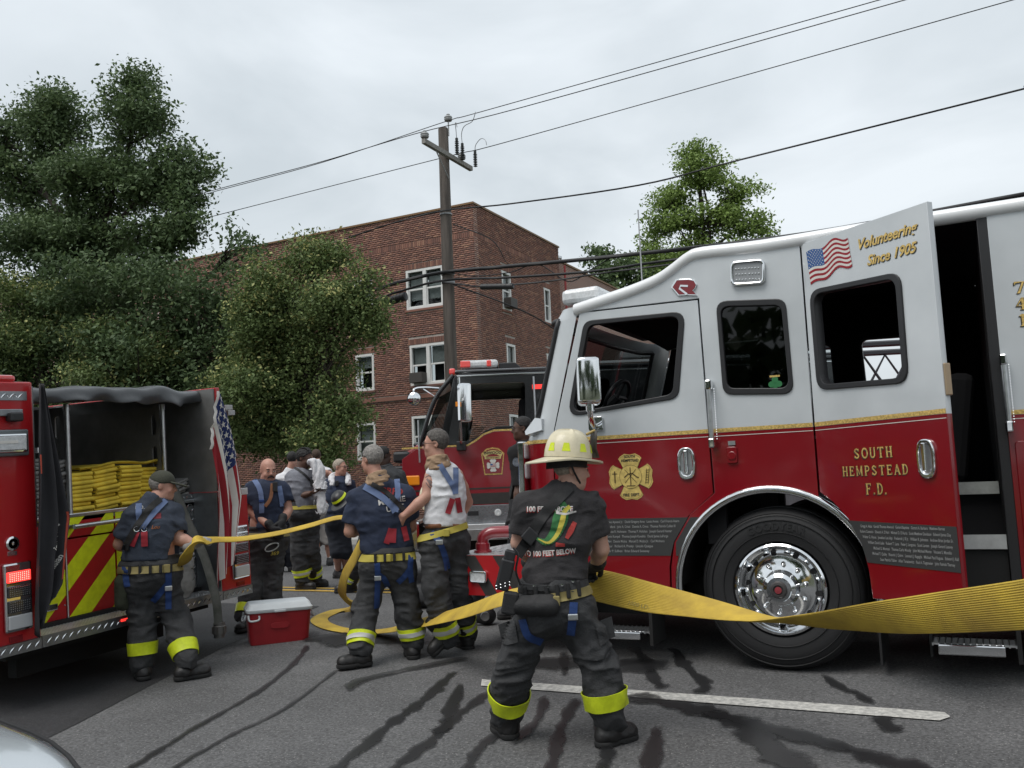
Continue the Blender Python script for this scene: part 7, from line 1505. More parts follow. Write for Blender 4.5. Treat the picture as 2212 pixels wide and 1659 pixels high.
PD['cap'] = dict(base=(-5.859, 5.222, 0.183), rz=0.8429, J={'head': (0.031, -0.0, 1.491), 'neck': (-0.037, -0.03, 1.408), 'shL': (-0.187, -0.02, 1.29), 'shR': (0.107, -0.0, 1.302), 'elL': (-0.286, 0.05, 1.053), 'wrL': (-0.25, 0.22, 1.024), 'haL': (-0.193, 0.3, 0.979), 'elR': (0.141, -0.06, 1.077), 'wrR': (0.266, -0.12, 1.028), 'haR': (0.325, -0.14, 1.052), 'pel': (-0.06, -0.0, 0.819), 'hipL': (-0.135, -0.0, 0.754), 'hipR': (0.032, -0.0, 0.741), 'knL': (-0.122, 0.02, 0.444), 'knR': (0.142, -0.0, 0.414), 'nose': (0.148, 0.0, 1.441), 'anL': (-0.111, -0.008, -0.003), 'anR': (0.203, -0.222, 0.0), 'toeL': (-0.098, -0.079, -0.004), 'toeR': (0.363, -0.184, 0.005)},
    S={'hem': [(-0.256, 1.005), (-0.068, 0.958), (0.14, 0.945)], 'susL': [(-0.147, 1.369), (-0.143, 1.263), (-0.114, 1.174)], 'susR': [(0.055, 1.386), (-0.003, 1.327), (-0.077, 1.242), (-0.122, 1.175)], 'sling': [(0.014, 1.397), (-0.061, 1.33), (-0.151, 1.203), (-0.223, 1.076), (-0.247, 1.008)], 'tabL': [(-0.159, 1.151), (-0.199, 1.04)], 'tabR': [(-0.105, 1.148), (-0.101, 1.034)], 'leg1': [(0.073, 0.82), (0.073, 0.698), (0.073, 0.533)], 'leg1b': [(0.064, 0.733), (0.015, 0.668), (-0.042, 0.595)], 'leg2': [(-0.246, 0.886), (-0.238, 0.8), (-0.225, 0.73)], 'txt': [(-0.118, 1.324), (-0.052, 1.259), (-0.044, 1.197)]})
PD['grey'] = dict(base=(-4.329, 6.139, 0.215), rz=0.6142, J={'head': (-0.075, -0.0, 1.607), 'neck': (-0.031, -0.03, 1.469), 'shL': (-0.215, -0.0, 1.329), 'shR': (0.195, -0.0, 1.339), 'elL': (-0.268, 0.02, 1.037), 'wrL': (-0.201, 0.26, 1.029), 'haL': (-0.176, 0.33, 0.99), 'elR': (0.23, 0.08, 1.051), 'wrR': (0.068, 0.28, 1.009), 'haR': (-0.03, 0.33, 0.997), 'pel': (0.033, -0.0, 0.797), 'hipL': (-0.062, -0.0, 0.736), 'hipR': (0.131, 0.0, 0.726), 'knL': (-0.162, 0.02, 0.411), 'knR': (0.183, 0.02, 0.403), 'nose': (-0.171, 0.06, 1.585), 'anL': (-0.2, -0.155, -0.008), 'anR': (0.213, 0.036, 0.005), 'toeL': (-0.332, -0.188, -0.012), 'toeR': (0.136, 0.163, 0.007)},
    S={'hem': [(-0.135, 0.931), (0.235, 0.953)], 'susL': [(-0.144, 1.4), (-0.021, 1.322), (0.069, 1.239), (0.101, 1.185)], 'susR': [(0.121, 1.449), (0.125, 1.343), (0.116, 1.264), (0.101, 1.185)], 'sling': [(-0.084, 1.417), (0.033, 1.346), (0.123, 1.25), (0.187, 1.181)], 'tabL': [(0.065, 1.055), (0.022, 0.939)], 'tabM': [(0.084, 1.054), (0.075, 0.943)], 'tabR': [(0.164, 1.064), (0.187, 0.951)], 'leg1': [(-0.053, 0.793), (-0.052, 0.67), (-0.065, 0.426)], 'leg1b': [(-0.042, 0.695), (0.002, 0.654), (0.027, 0.588)], 'leg2': [(0.217, 0.838), (0.207, 0.721), (0.218, 0.616)], 'leg2b': [(0.208, 0.734), (0.16, 0.672), (0.106, 0.623)], 'txt': [(0.072, 1.358), (0.077, 1.285), (0.102, 1.231)], 'clab': [(0.022, 1.453), (0.1, 1.41)]})
PD['tank'] = dict(base=(-3.918, 6.409, 0.224), rz=0.5488, J={'head': (-0.044, 0.0, 1.708), 'neck': (-0.031, -0.02, 1.584), 'shL': (-0.089, -0.05, 1.47), 'shR': (0.124, 0.08, 1.47), 'elL': (-0.127, -0.1, 1.29), 'wrL': (-0.317, -0.12, 1.139), 'haL': (-0.392, -0.1, 1.102), 'elR': (0.209, 0.2, 1.224), 'wrR': (0.121, 0.3, 1.085), 'haR': (0.063, 0.34, 1.03), 'pel': (0.01, -0.0, 0.939), 'hipL': (-0.079, -0.04, 0.892), 'hipR': (0.09, 0.06, 0.878), 'knL': (-0.082, -0.1, 0.555), 'knR': (0.098, 0.05, 0.502), 'anL': (0.011, 0.0, 0.124), 'toeL': (-0.133, -0.06, -0.008), 'nose': (-0.171, -0.01, 1.699), 'anR': (0.158, 0.399, 0.015), 'toeR': (0.147, 0.235, 0.01)},
    S={'susL': [(-0.018, 1.546), (0.045, 1.437), (0.09, 1.355), (0.108, 1.301)], 'susR': [(0.116, 1.515), (0.112, 1.408), (0.104, 1.301)], 'tabL': [(0.08, 1.262), (0.036, 1.144)], 'tabR': [(0.121, 1.267), (0.137, 1.146)], 'leg1': [(-0.101, 1.005), (-0.038, 0.923), (0.005, 0.803), (0.022, 0.698)], 'belt': [(-0.089, 1.002), (0.154, 1.045)], 'hem': [(-0.152, 1.111), (0.156, 1.125)], 'ank': [(0.007, 0.209)]})
PD['bald'] = dict(base=(-6.619, 7.175, 0.251), rz=0.7451, J={'head': (0.107, -0.0, 1.564), 'neck': (0.095, 0.03, 1.424), 'shL': (-0.054, -0.0, 1.416), 'shR': (0.245, 0.02, 1.404), 'elL': (-0.056, -0.02, 1.153), 'wrL': (0.134, -0.2, 0.984), 'haL': (0.205, -0.24, 0.873), 'elR': (0.303, 0.0, 1.156), 'wrR': (0.236, -0.16, 1.039), 'haR': (0.207, -0.22, 0.94), 'pel': (0.089, 0.0, 0.868), 'hipL': (0.007, -0.0, 0.79), 'hipR': (0.155, -0.0, 0.782), 'knL': (-0.042, -0.03, 0.467), 'knR': (0.131, -0.02, 0.455), 'nose': (0.142, -0.13, 1.553), 'anL': (-0.136, -0.234, -0.009), 'anR': (0.126, -0.08, 0.001), 'toeL': (-0.154, -0.299, -0.011), 'toeR': (0.156, -0.26, -0.003)},
    S={'susL': [(-0.033, 1.483), (0.019, 1.385), (0.038, 1.26), (0.037, 1.137)], 'susR': [(0.214, 1.405), (0.233, 1.293), (0.245, 1.196)], 'strapb': [(0.147, 1.435), (0.125, 1.284), (0.071, 1.204)], 'radio': [(0.173, 1.399)], 'hook': [(0.113, 0.793)], 'num': [(0.159, 0.729)]})
PD['braid'] = dict(base=(-7.804, 9.334, 0.327), rz=0.6963, J={'head': (-0.001, -0.0, 1.684), 'neck': (-0.046, 0.02, 1.545), 'shL': (-0.167, -0.02, 1.469), 'shR': (0.092, 0.05, 1.469), 'elL': (-0.17, -0.08, 1.172), 'wrL': (0.061, -0.2, 1.232), 'haL': (0.154, -0.24, 1.246), 'elR': (0.157, 0.12, 1.165), 'wrR': (0.103, 0.0, 1.133), 'haR': (0.086, -0.05, 1.134), 'pel': (-0.011, 0.0, 0.998), 'hipL': (-0.081, -0.0, 0.896), 'hipR': (0.065, 0.03, 0.888), 'knL': (-0.087, 0.0, 0.497), 'knR': (0.068, 0.04, 0.486), 'nose': (0.093, -0.07, 1.647), 'anL': (-0.051, 0.034, -0.0), 'anR': (0.11, 0.715, 0.0), 'toeL': (0.084, -0.184, -0.003), 'toeR': (0.205, 0.47, 0.0)},
    S={'towel': [(0.119, 1.64), (0.168, 1.533), (0.191, 1.357), (0.197, 1.165), (0.206, 0.991)], 'towel2': [(0.169, 0.992), (0.182, 0.748)], 'strapb': [(-0.13, 1.579), (-0.012, 1.488), (0.089, 1.379)], 'radio': [(0.097, 1.37)]})
PD['old'] = dict(base=(-8.144, 10.445, 0.327), rz=0.6622, J={'head': (0.045, -0.0, 1.577), 'neck': (0.037, 0.02, 1.433), 'shL': (-0.117, -0.0, 1.371), 'shR': (0.179, 0.03, 1.359), 'elL': (-0.122, -0.02, 1.054), 'wrL': (-0.088, -0.05, 0.843), 'haL': (-0.062, -0.06, 0.728), 'elR': (0.232, 0.05, 1.095), 'wrR': (0.246, -0.0, 0.902), 'haR': (0.244, -0.0, 0.787), 'pel': (0.006, -0.0, 0.837), 'hipL': (-0.062, -0.0, 0.725), 'hipR': (0.08, -0.0, 0.718), 'knL': (-0.015, -0.02, 0.4), 'knR': (0.093, 0.02, 0.392), 'nose': (0.154, -0.06, 1.582), 'anL': (-0.009, 0.205, -0.0), 'anR': (0.099, 0.554, -0.0), 'toeL': (0.057, 0.064, -0.0), 'toeR': (0.176, 0.399, -0.0)},
    S={'towel': [(-0.086, 1.474), (-0.068, 1.416)], 'radio': [(-0.003, 1.356)]})
PD['wipe'] = dict(base=(-9.913, 12.248, 0.327), rz=0.6804, J={'head': (-0.055, -0.0, 1.833), 'neck': (-0.017, 0.02, 1.66), 'shL': (-0.131, -0.0, 1.583), 'shR': (0.106, 0.03, 1.587), 'elL': (-0.182, 0.1, 1.276), 'wrL': (-0.14, 0.1, 1.091), 'haL': (-0.119, 0.1, 0.999), 'elR': (0.171, -0.1, 1.524), 'wrR': (0.016, -0.14, 1.609), 'haR': (-0.061, -0.12, 1.704), 'pel': (0.005, -0.0, 0.949), 'hipL': (-0.053, -0.0, 0.838), 'hipR': (0.081, -0.0, 0.832), 'knL': (-0.06, -0.0, 0.431), 'knR': (0.108, -0.0, 0.422), 'nose': (-0.106, 0.1, 1.827), 'anL': (-0.099, -0.203, -0.0), 'anR': (0.146, 0.035, -0.0), 'toeL': (-0.13, -0.446, -0.0), 'toeR': (0.066, -0.185, -0.0)},
    S={})
PD['dark'] = dict(base=(-6.595, 9.213, 0.322), rz=0.6213, J={'head': (0.104, -0.0, 1.658), 'neck': (0.128, 0.02, 1.524), 'shL': (-0.027, 0.0, 1.448), 'shR': (0.299, 0.03, 1.436), 'elL': (-0.094, 0.0, 1.146), 'wrL': (-0.136, -0.1, 0.989), 'haL': (-0.158, -0.12, 0.911), 'elR': (0.392, 0.0, 1.126), 'wrR': (0.383, -0.1, 0.926), 'haR': (0.381, -0.1, 0.846), 'pel': (0.082, 0.0, 0.896), 'hipL': (-0.041, -0.0, 0.821), 'hipR': (0.181, 0.0, 0.811), 'knL': (-0.189, 0.0, 0.468), 'knR': (0.171, 0.0, 0.449), 'nose': (0.172, 0.05, 1.637), 'anL': (-0.349, 0.41, 0.004), 'anR': (0.203, 0.125, 0.004), 'toeL': (-0.493, 0.416, 0.002), 'toeR': (0.239, -0.061, 0.003)},
    S={})
PD['blk'] = dict(base=(-4.069, 8.015, 0.281), rz=0.4698, J={'head': (0.101, 0.0, 1.838), 'neck': (0.113, 0.02, 1.7), 'shL': (0.023, -0.08, 1.631), 'shR': (0.224, 0.12, 1.63), 'elL': (0.052, -0.1, 1.291), 'wrL': (0.009, -0.14, 1.058), 'haL': (-0.029, -0.15, 0.96), 'elR': (0.228, 0.15, 1.283), 'wrR': (0.165, 0.1, 1.062), 'haR': (0.144, 0.1, 0.96), 'pel': (0.076, 0.0, 1.018), 'hipL': (0.021, -0.05, 0.937), 'hipR': (0.124, 0.05, 0.929), 'knL': (0.003, -0.05, 0.487), 'knR': (0.105, 0.05, 0.473), 'nose': (-0.008, -0.01, 1.825), 'anL': (-0.051, 0.016, -0.0), 'anR': (0.051, -0.016, 0.0), 'toeL': (-0.135, -0.004, -0.002), 'toeR': (-0.017, -0.087, -0.003)},
    S={'patch': [(0.027, 1.511)]})
PD['extra'] = dict(base=(-9.738, 11.201, 0.327), rz=0.7156, J={'head': (0.1, -0.0, 1.77), 'neck': (0.062, 0.02, 1.61), 'shL': (-0.106, 0.0, 1.498), 'shR': (0.145, 0.03, 1.5), 'elL': (-0.141, -0.0, 1.211), 'wrL': (-0.111, -0.1, 0.999), 'haL': (-0.102, -0.12, 0.915), 'elR': (0.182, -0.0, 1.197), 'wrR': (0.137, -0.1, 0.988), 'haR': (0.115, -0.1, 0.904), 'pel': (-0.009, -0.0, 0.95), 'hipL': (-0.083, -0.0, 0.847), 'hipR': (0.073, 0.0, 0.84), 'knL': (-0.097, 0.0, 0.489), 'knR': (0.068, -0.0, 0.48), 'nose': (0.139, 0.1, 1.761), 'anL': (-0.106, 0.454, -0.0), 'anR': (0.063, 0.202, -0.0), 'toeL': (-0.128, 0.601, -0.0), 'toeR': (0.064, 0.457, -0.0)},
    S={})
for p_ in PD.values():
    for q_ in 'LR':
        a_, t_ = V3(p_['J']['an'+q_]), V3(p_['J']['toe'+q_]); d_ = t_-a_; y_ = min(max(a_[1], -.26), .26); p_['J']['an'+q_] = (a_[0], y_, a_[2] if a_[2] > .05 else 0.0); t_ = (a_[0]+d_[0], y_+min(max(d_[1], -.2), .2), t_[2]); p_['J']['toe'+q_] = t_
def toe_(k, L_, R_):
    for q_, d_ in (('L', L_), ('R', R_)):
        if d_: a_ = PD[k]['J']['an'+q_]; PD[k]['J']['toe'+q_] = (a_[0]+d_[0], a_[1]+d_[1], a_[2])
toe_('chief', (-.07, .17), (.14, .11)); toe_('cap', (-.03, .17), None); toe_('grey', None, (-.02, .17)); toe_('tank', None, (-.06, .17)); toe_('braid', (.16, -.08), (.16, -.06)); toe_('bald', (-.05, -.16), (.06, -.16)); toe_('old', (.14, -.1), (.14, -.1)); toe_('wipe', (-.03, .17), (-.02, .17))

# ---- chief with the white helmet, nearest, seen from behind
o = person('chief', 'firefighter in a white helmet and black tee holding the yellow hose nearest the camera', (.10, 1), 'fair', vox=.0065, shirt=charc, sleeve=.62, hem=.09, trousers=bunker, legr=(.110, .092, .083), hd=(.95, .28, -.10), curl=(1.1, 1.1), gl=(glovek, glovek), pn=((0, .2, -1), (0, .2, -1)), wseed=1, tshape=(1.42, 1.32), hair='fairgrey', hairkw=dict(thick=.002, amp=.001))
J, rt_ = o['J'], o['root']
for q in 'LR':
    leg_ring(rt_, o['tb'], J['an'+q]+(0, 0, .13), J['kn'+q], .075, .165, lime, off=.015); leg_ring(rt_, o['tb'], J['an'+q]+(0, 0, .13), J['kn'+q], .073, .0775, blackweb, 'hem_stitch', .004)
belt = beltring(o, .085, .045, blackweb); ring('khaki_belt', o['tb'], J['pel']+np.array((.03, 0, .045)), (-.12, 0, 1), -.024, .024, khaki, rt_, .013, n=48, rmax=.32)
hemr = ring('waistband', o['tb'], J['pel']+np.array((0, 0, .105)), (.06, 0, 1), -.03, .03, bunker, rt_, .012, n=48, rmax=.32)
for k in range(6):
    x = J['pel'][0]-.15+.058*k; block(o, 'belt_loop', blackweb, x, J['pel'][2]+.06+.012*k*.4, .022, .085, .02, off=.012, rot=-.05)
for x, z in ((-.10, .105), (-.03, .10), (.05, .108), (.11, .122)):
    loc, nr = cast(o['tb'], (J['pel'][0]+x, -3, J['pel'][2]+z), (0, 1, 0)); b = MB(); b.lathe([(.0085, 0), (.007, -.005), (0, -.006)], (J['pel'][0]+x, (loc.y if loc else -.16)-.016, J['pel'][2]+z), 'y', 10); b.build('snap_button', chrome, rt_)
block(o, 'buckle', khaki, *xz(o, 'belt', 1), .035, .055, .022, off=.014)
strap('leg_strap', o['tb'], xz(o, 'leg1'), .044, webb, rt_, .012); strap('leg_strap', o['tb'], xz(o, 'leg2'), .042, webb, rt_, .008); block(o, 'strap_buckle', alu, *xz(o, 'leg1', 1), .055, .035, .014, off=.014)
px, pz = xz(o, 'pouch', 0); s = SDF((px-.03, -.32, pz-.13), (px+.27, -.05, pz+.04), .008); yb = cast(o['tb'], (px+.12, -3, pz-.05), (0, 1, 0))[0].y; s.cone((px+.03, yb-.012, pz-.035), (px+.20, yb-.018, pz-.04), .045, .048, .02).cone((px+.02, yb-.01, pz+.0), (px+.20, yb-.01, pz+.005), .02, .02, .01); s.wrinkle(.004, 16, (1, 1, 1), 2); s.build('belt_pouch', blackweb, rt_)
for s_ in (-1, 1):      # cargo pocket flaps
    hip, kn = J['hipR'] if s_ > 0 else J['hipL'], J['knR'] if s_ > 0 else J['knL']; p = hip*.35+kn*.65; x = p[0]+s_*.075
    project_poly([[(x-.05, p[2]+.14), (x+.045, p[2]+.17), (x+.06, p[2]+.06), (x-.03, p[2]+.03)]], o['tb'], bunker, rt_, 'pocket_flap', off=.012)
strap('radio_sling', [o['sb'], o['tb']], xz(o, 'sling'), .058, blackweb, rt_, .010); 
cx_, cz_ = xz(o, 'sling', 3); block(o, 'sling_buckle', blackp, cx_, cz_, .075, .075, .03, 'sb', rot=.75, off=.012)
rx, rz_ = xz(o, 'radio', 0); rd = MB(); rd.obox((rx, -.15, rz_), (.075, .06, .17), Matrix.Rotation(.28, 3, 'Y')); rdo = rd.build('radio', blackp, rt_, bevel=.012); b = MB(); b.obox((rx+.02, -.15, rz_-.15), (.08, .07, .12), Matrix.Rotation(.2, 3, 'Y')); b.build('radio_case', blackweb, rdo, bevel=.012); b = MB(); b.obox((rx+.03, -.15, rz_+.10), (.06, .055, .06), Matrix.Rotation(.28, 3, 'Y')); b.build('radio_knob', blackp, rdo, bevel=.01)
b = MB()
for i in range(2):
    for j in range(4): b.lathe([(.004, 0), (0, -.003)], (rx-.048+.024*j, -.183, rz_-.055-.016*i+.006*j), 'y', 6)
kind(b.build('rivet', chrome, rdo), 'stuff')
b = MB(); b.tube(smoothpts([(rx+.05, -.14, rz_+.14), (rx+.075, -.15, rz_+.10), (rx+.06, -.15, rz_+.02), (rx+.08, -.13, rz_-.06)], 5), .006, 6); b.build('radio_cord', blackp, rdo)
prw = mat('shirt print white', (.6, .58, .56), .8, noise=.25, nscale=60); prr = mat('shirt print red', (.36, .035, .03), .8, noise=.2, nscale=60); prg = mat('shirt print green', (.03, .15, .045), .8, noise=.3, nscale=25); pry = mat('shirt print yellow', (.5, .42, .06), .8)
x1, zt1 = xz(o, 'txt1', 0); x2, zt2 = xz(o, 'txt2', 0)
for m_, dx, dz, of in ((prr, -.003, -.006, .0045), (prw, 0, 0, .006)):
    project_text('100 FEET ABOVE', .040, o['sb'], x1+dx, zt1-.012+dz, m_, rt_, bold=.0012, sx=.88, rotv=-.03, off=of); project_text('TO 100 FEET BELOW', .038, o['sb'], x2+dx, zt2-.012+dz, m_, rt_, bold=.0012, sx=.82, rotv=.05, off=of)
lx, lz = xz(o, 'liz', 0)
body_ = smoothpts([(-.105, -.125), (-.05, -.145), (.0, -.10), (.03, -.03), (.045, .02), (.075, .045)], 5); wds = np.interp(np.linspace(0, 1, len(body_)), [0, .3, .6, .85, 1], [.006, .026, .042, .034, .03])
def rib_poly(P, ws): 
    o_ = []
    for i in range(len(P)-1):
        t = P[i+1]-P[i]; t = t/np.linalg.norm(t); nn = np.array((-t[1], t[0])); a, c = P[i], P[i+1]; o_.append([tuple(a+nn*ws[i]), tuple(a-nn*ws[i]), tuple(c-nn*ws[i+1]), tuple(c+nn*ws[i+1])])
    return [[(lx+px, lz-.0+pz) for px, pz in q] for q in o_]
project_poly(rib_poly(body_, wds), o['sb'], prg, rt_, 'shirt_print', off=.005); project_poly(rib_poly([p+np.array((.012, -.004)) for p in body_], wds*.35), o['sb'], pry, rt_, 'shirt_print', off=.0062)
project_poly(rib_poly([np.array(p) for p in ((.01, .01), (.06, .0), (.12, .012))], [.006, .006, .004]), o['sb'], prw, rt_, 'shirt_print', off=.0066); project_poly(rib_poly([np.array(p) for p in ((.06, -.13), (.085, -.09), (.11, -.045))], [.010, .016, .012]), o['sb'], prr, rt_, 'shirt_print', off=.006); project_poly(rib_poly([np.array(p) for p in ((.0, -.16), (.05, -.165))], [.012, .008]), o['sb'], prr, rt_, 'shirt_print', off=.006)
# helmet
HM = bpy.data.objects.new('helmet', None); link(HM, rt_); f_ = unit((.94, .32, -.0)); Qh = headaxes(f_); M4 = Matrix.Identity(4)
for i in range(3):
    for j in range(3): M4[i][j] = Qh[i][j]
hp = J['head']+np.array((-.005, 0, .082)); M4.translation = Vector(hp); HM.matrix_local = M4 @ Matrix.Rotation(R(-5), 4, 'X')
cream = mat('cream helmet', (.62, .56, .40), .42, noise=.22, nscale=9, coat=.25, detail=7)
rows = []
for j in range(13):
    t = j/12; z = -.01+.155*math.sin(t*math.pi/2); k = math.cos(t*math.pi/2)**.62; r_ = []
    for i in range(48):
        a = 2*math.pi*i/48; rg = 1+.030*max(0, math.cos(a*4))**14*(t < .98); r_.append((.112*k*rg*math.cos(a), (.138*k)*rg*math.sin(a)-.005, z+.010*max(0, math.cos(a*4))**14*t))
    rows.append(r_)
b = MB(); b.grid(rows, True); b.f.append(tuple(12*48+i for i in range(48))); b.mi.append(0); b.build('helmet_shell', cream, HM, smooth=50)
rows = []
for t in (0, .35, .7, .93, 1.0, .93, .6, 0):
    pass
def brim(t, dz):
    r_ = []
    for i in range(48):
        a = 2*math.pi*i/48; ca, sa = math.cos(a), math.sin(a); back = max(0, -sa)**1.4; ext = .052+.055*back+.012*max(0, sa); r_.append(((.111+ext*t)*ca, (.137+ext*t)*sa-.005, -.012-.028*t*(.4+.9*back)+.022*t*abs(ca)**2*.3+dz))
    return r_
b = MB(); b.grid([brim(t, 0) for t in (-.02, .3, .6, .85, 1.0)]+[brim(1.02, -.006), brim(1.0, -.011)]+[brim(t, -.011) for t in (.85, .6, .3, -.05)], True); b.build('brim', cream, HM, smooth=60)
for a0 in (-62, -22, 22, 62, 118, 158, 202, 242):
    q = []
    for da, zz in ((-10, .022), (10, .022), (7, .068), (-7, .068)):
        a = R(a0+da); t = math.asin(min(1, (zz+.01)/.155))/(math.pi/2); k = math.cos(t*math.pi/2)**.62; q.append((.1145*k*math.cos(a), .1405*k*math.sin(a)-.005, zz))
    b = MB(); b.add(q, [(0, 1, 2, 3)]); b.build('reflective_tetrahedron', lime, HM)
b = MB(); b.grid([[(x, .150+.02*(z < .02)-.02*abs(x)*8*.3, z) for x in (-.045, 0, .045)] for z in (.0, .05, .10, .15)]); fp = b.build('front_shield', mat('shield leather', (.03, .025, .02), .5), HM, smooth=50); md = fp.modifiers.new('t', 'SOLIDIFY'); md.thickness = .006
b = MB(); b.tube([(0, .10, .128), (0, .15, .155), (0, .155, .145)], .008, 6); b.build('shield_holder', mat('brass', (.5, .36, .14), .35, .8), HM)
b = MB(); b.lathe([(.016, 0), (.014, .006), (0, .008)], (-.108, -.02, .03), 'x', 12); b.build('side_rosette', MATS['brass'], HM)
rows = [[(.096*math.cos(a), .118*math.sin(a)-.012, z-.018*max(0, -math.sin(a))) for a in np.linspace(0, 2*math.pi, 33)[:-1]] for z in (-.008, -.045, -.062)]
b = MB(); b.grid(rows, True); b.build('helmet_liner', blackweb, HM, smooth=60); b = MB(); b.grid([[(.1*math.cos(a), .122*math.sin(a)-.012, z) for a in np.linspace(0, 2*math.pi, 33)[:-1]] for z in (-.012, -.026)], True); b.build('liner_band', yelweb, HM, smooth=60)
b = MB(); b.tube(smoothpts([(.094, -.03, -.03), (.09, .0, -.09), (.06, .05, -.15)], 4), .006, 5); b.build('chin_strap', blackweb, HM)

# ---- man in the green cap at the left engine
o = person('cap', 'firefighter in a dark green cap and navy tee pulling hose behind the left engine', (.25, 1), 'ruddy', vox=.009, shirt=navy2, sleeve=.66, hem=.10, trousers=bunker, stocky=1.22, hd=(.93, -.12, -.10), curl=(1.0, 1.2), gl=(None, gloveg), pn=((0, 1, 0), (.2, -.5, -.8)), hair='grey', thick=1.12, wseed=7, tshape=(1.42, 1.36), neckr=.064, legr=(.110, .092, .083))
J, rt_ = o['J'], o['root']; Q, T = o['Q'], o['T']
for q in 'LR': leg_ring(rt_, o['tb'], J['an'+q]+(0, 0, .13), J['kn'+q], .06, .155, lime)
beltring(o, .035, .055, khaki); ring('waistband', o['tb'], J['pel']+np.array((0, 0, .1)), (0, 0, 1), -.035, .035, bunker, rt_, .012, n=48, rmax=.34)
for k in range(5): block(o, 'belt_loop', blackweb, J['pel'][0]-.15+.075*k, J['pel'][2]+.04, .022, .075, .02, off=.012)
block(o, 'buckle', khaki, J['pel'][0]+.12, J['pel'][2]+.035, .05, .065, .02, off=.012)
strap('suspender', o['sb'], xz(o, 'susL'), .045, webl, rt_, .012); strap('suspender', o['sb'], xz(o, 'susR'), .045, webl, rt_, .014); strap('shoulder_strap', o['sb'], xz(o, 'sling'), .05, blackweb, rt_, .018)
for k in ('tabL', 'tabR'): strap('suspender_tab', o['sb'], xz(o, k), .048, tabr, rt_, .012); b = MB(); p = xz(o, k, 0); loc, nr = cast(o['sb'], (p[0], -3, p[1]+.02), (0, 1, 0)); b.tube([(p[0]+.02*math.cos(a), (loc.y if loc else -.15)-.016, p[1]+.02+.02*math.sin(a)) for a in np.linspace(0, 2*math.pi, 15)[:-1]], .003, 5, close=True); b.build('ring', chrome, rt_)
for k in ('leg1', 'leg1b', 'leg2'): strap('leg_strap', o['tb'], xz(o, k), .045, webb, rt_, .010)
block(o, 'strap_buckle', alu, *[a for a in xz(o, 'leg1', 1)], .055, .04, .014, off=.012)
tx = xz(o, 'txt'); pro = mat('shirt print orange', (.45, .14, .03), .8, noise=.3, nscale=40); prd = mat('shirt print dull red', (.20, .03, .04), .8, noise=.5, nscale=30)
project_text('P.O.', .04, o['sb'], tx[0][0]-.02, tx[0][1]+.0, prw, rt_); project_poly([[(tx[1][0]-.04, tx[1][1]-.015), (tx[1][0]+.07, tx[1][1]-.015), (tx[1][0]+.07, tx[1][1]+.03), (tx[1][0]-.03, tx[1][1]+.025)]], o['sb'], prd, rt_, 'shirt_print'); project_text('Lou', .04, o['sb'], tx[2][0]+.02, tx[2][1]-.03, pro, rt_, shear=.3)
capg = mat('dark green cap', (.042, .044, .030), .85, noise=.2, nscale=20, bump=.3, bscale=120)
s = SDF(o['hc']-.2, o['hc']+.24, .008); s.ell(T((0, -.012, .045)), np.array((.088, .110, .100))*.93, 0, Q); s.half(T((0, 0, .028)), Q@np.array((0, .10, -1))); s.half(T((0, -.03, .03)), Q@np.array((0, -.35, -1))); s.build('cap', capg, rt_)
s = SDF(o['hc']-.25, o['hc']+.25, .006); s.cone(T((-.035, .11, .040)), T((.035, .11, .040)), .05, .05, .0); s.cone(T((-.028, .165, .034)), T((.028, .165, .034)), .04, .04, .03); s.half(T((0, .1, .046)), Q@np.array((0, .22, 1))); s.half(T((0, .1, .030)), Q@np.array((0, -.22, -1))); s.build('cap_peak', capg, rt_)
s = SDF(J['pel']-.35, J['pel']+.35, .010); pb = J['pel']+np.array((-.20, -.02, -.06)); s.cone(pb, pb+(0, 0, -.16), .06, .055, .03); s.wrinkle(.006, 14, (1, 1, 1), 3); s.build('side_pouch', mat('olive bag', (.03, .034, .02), .9, noise=.3), rt_)

# ---- grey haired man carrying the hose
o = person('grey', 'grey haired firefighter in a navy unit tee with his back turned, holding the hose loop', (-.12, 1), 'ruddy', vox=.009, shirt=navy, sleeve=.66, hem=.06, trousers=bunker, stocky=1.12, hd=(-.62, .78, -.05), curl=(1.0, 1.0), hair='grey', wseed=3, tshape=(1.5, 1.42), legr=(.110, .092, .083), pn=((1, .2, 0), (-1, .2, 0)), thick=1.05)
J, rt_ = o['J'], o['root']
for q in 'LR':
    leg_ring(rt_, o['tb'], J['an'+q]+(0, 0, .13), J['kn'+q], .03, .12, lime); leg_ring(rt_, o['tb'], J['an'+q]+(0, 0, .13), J['kn'+q], .058, .092, silverref, 'silver_band', .014)
beltring(o, .03, .055, yelweb); ring('waistband', o['tb'], J['pel']+np.array((0, 0, .1)), (0, 0, 1), -.035, .035, bunker, rt_, .012, n=48, rmax=.32)
for k in range(4): block(o, 'belt_loop', blackweb, J['pel'][0]-.10+.075*k, J['pel'][2]+.035, .022, .075, .02, off=.012)
block(o, 'buckle', yelweb, J['pel'][0]+.0, J['pel'][2]+.03, .045, .06, .02, off=.012)
strap('suspender', o['sb'], xz(o, 'susL'), .052, webl, rt_, .012); strap('suspender', o['sb'], xz(o, 'susR'), .045, webl, rt_, .014); strap('shoulder_strap', o['sb'], xz(o, 'sling'), .036, blackweb, rt_, .019)
for k in ('tabL', 'tabM', 'tabR'): strap('suspender_tab', o['sb'], xz(o, k), .045, tabr, rt_, .012)
for k in ('leg1', 'leg1b', 'leg2', 'leg2b'): strap('leg_strap', o['tb'], xz(o, k), .044, webb, rt_, .011)
block(o, 'strap_buckle', alu, *xz(o, 'leg1', 1), .055, .04, .014, off=.012)
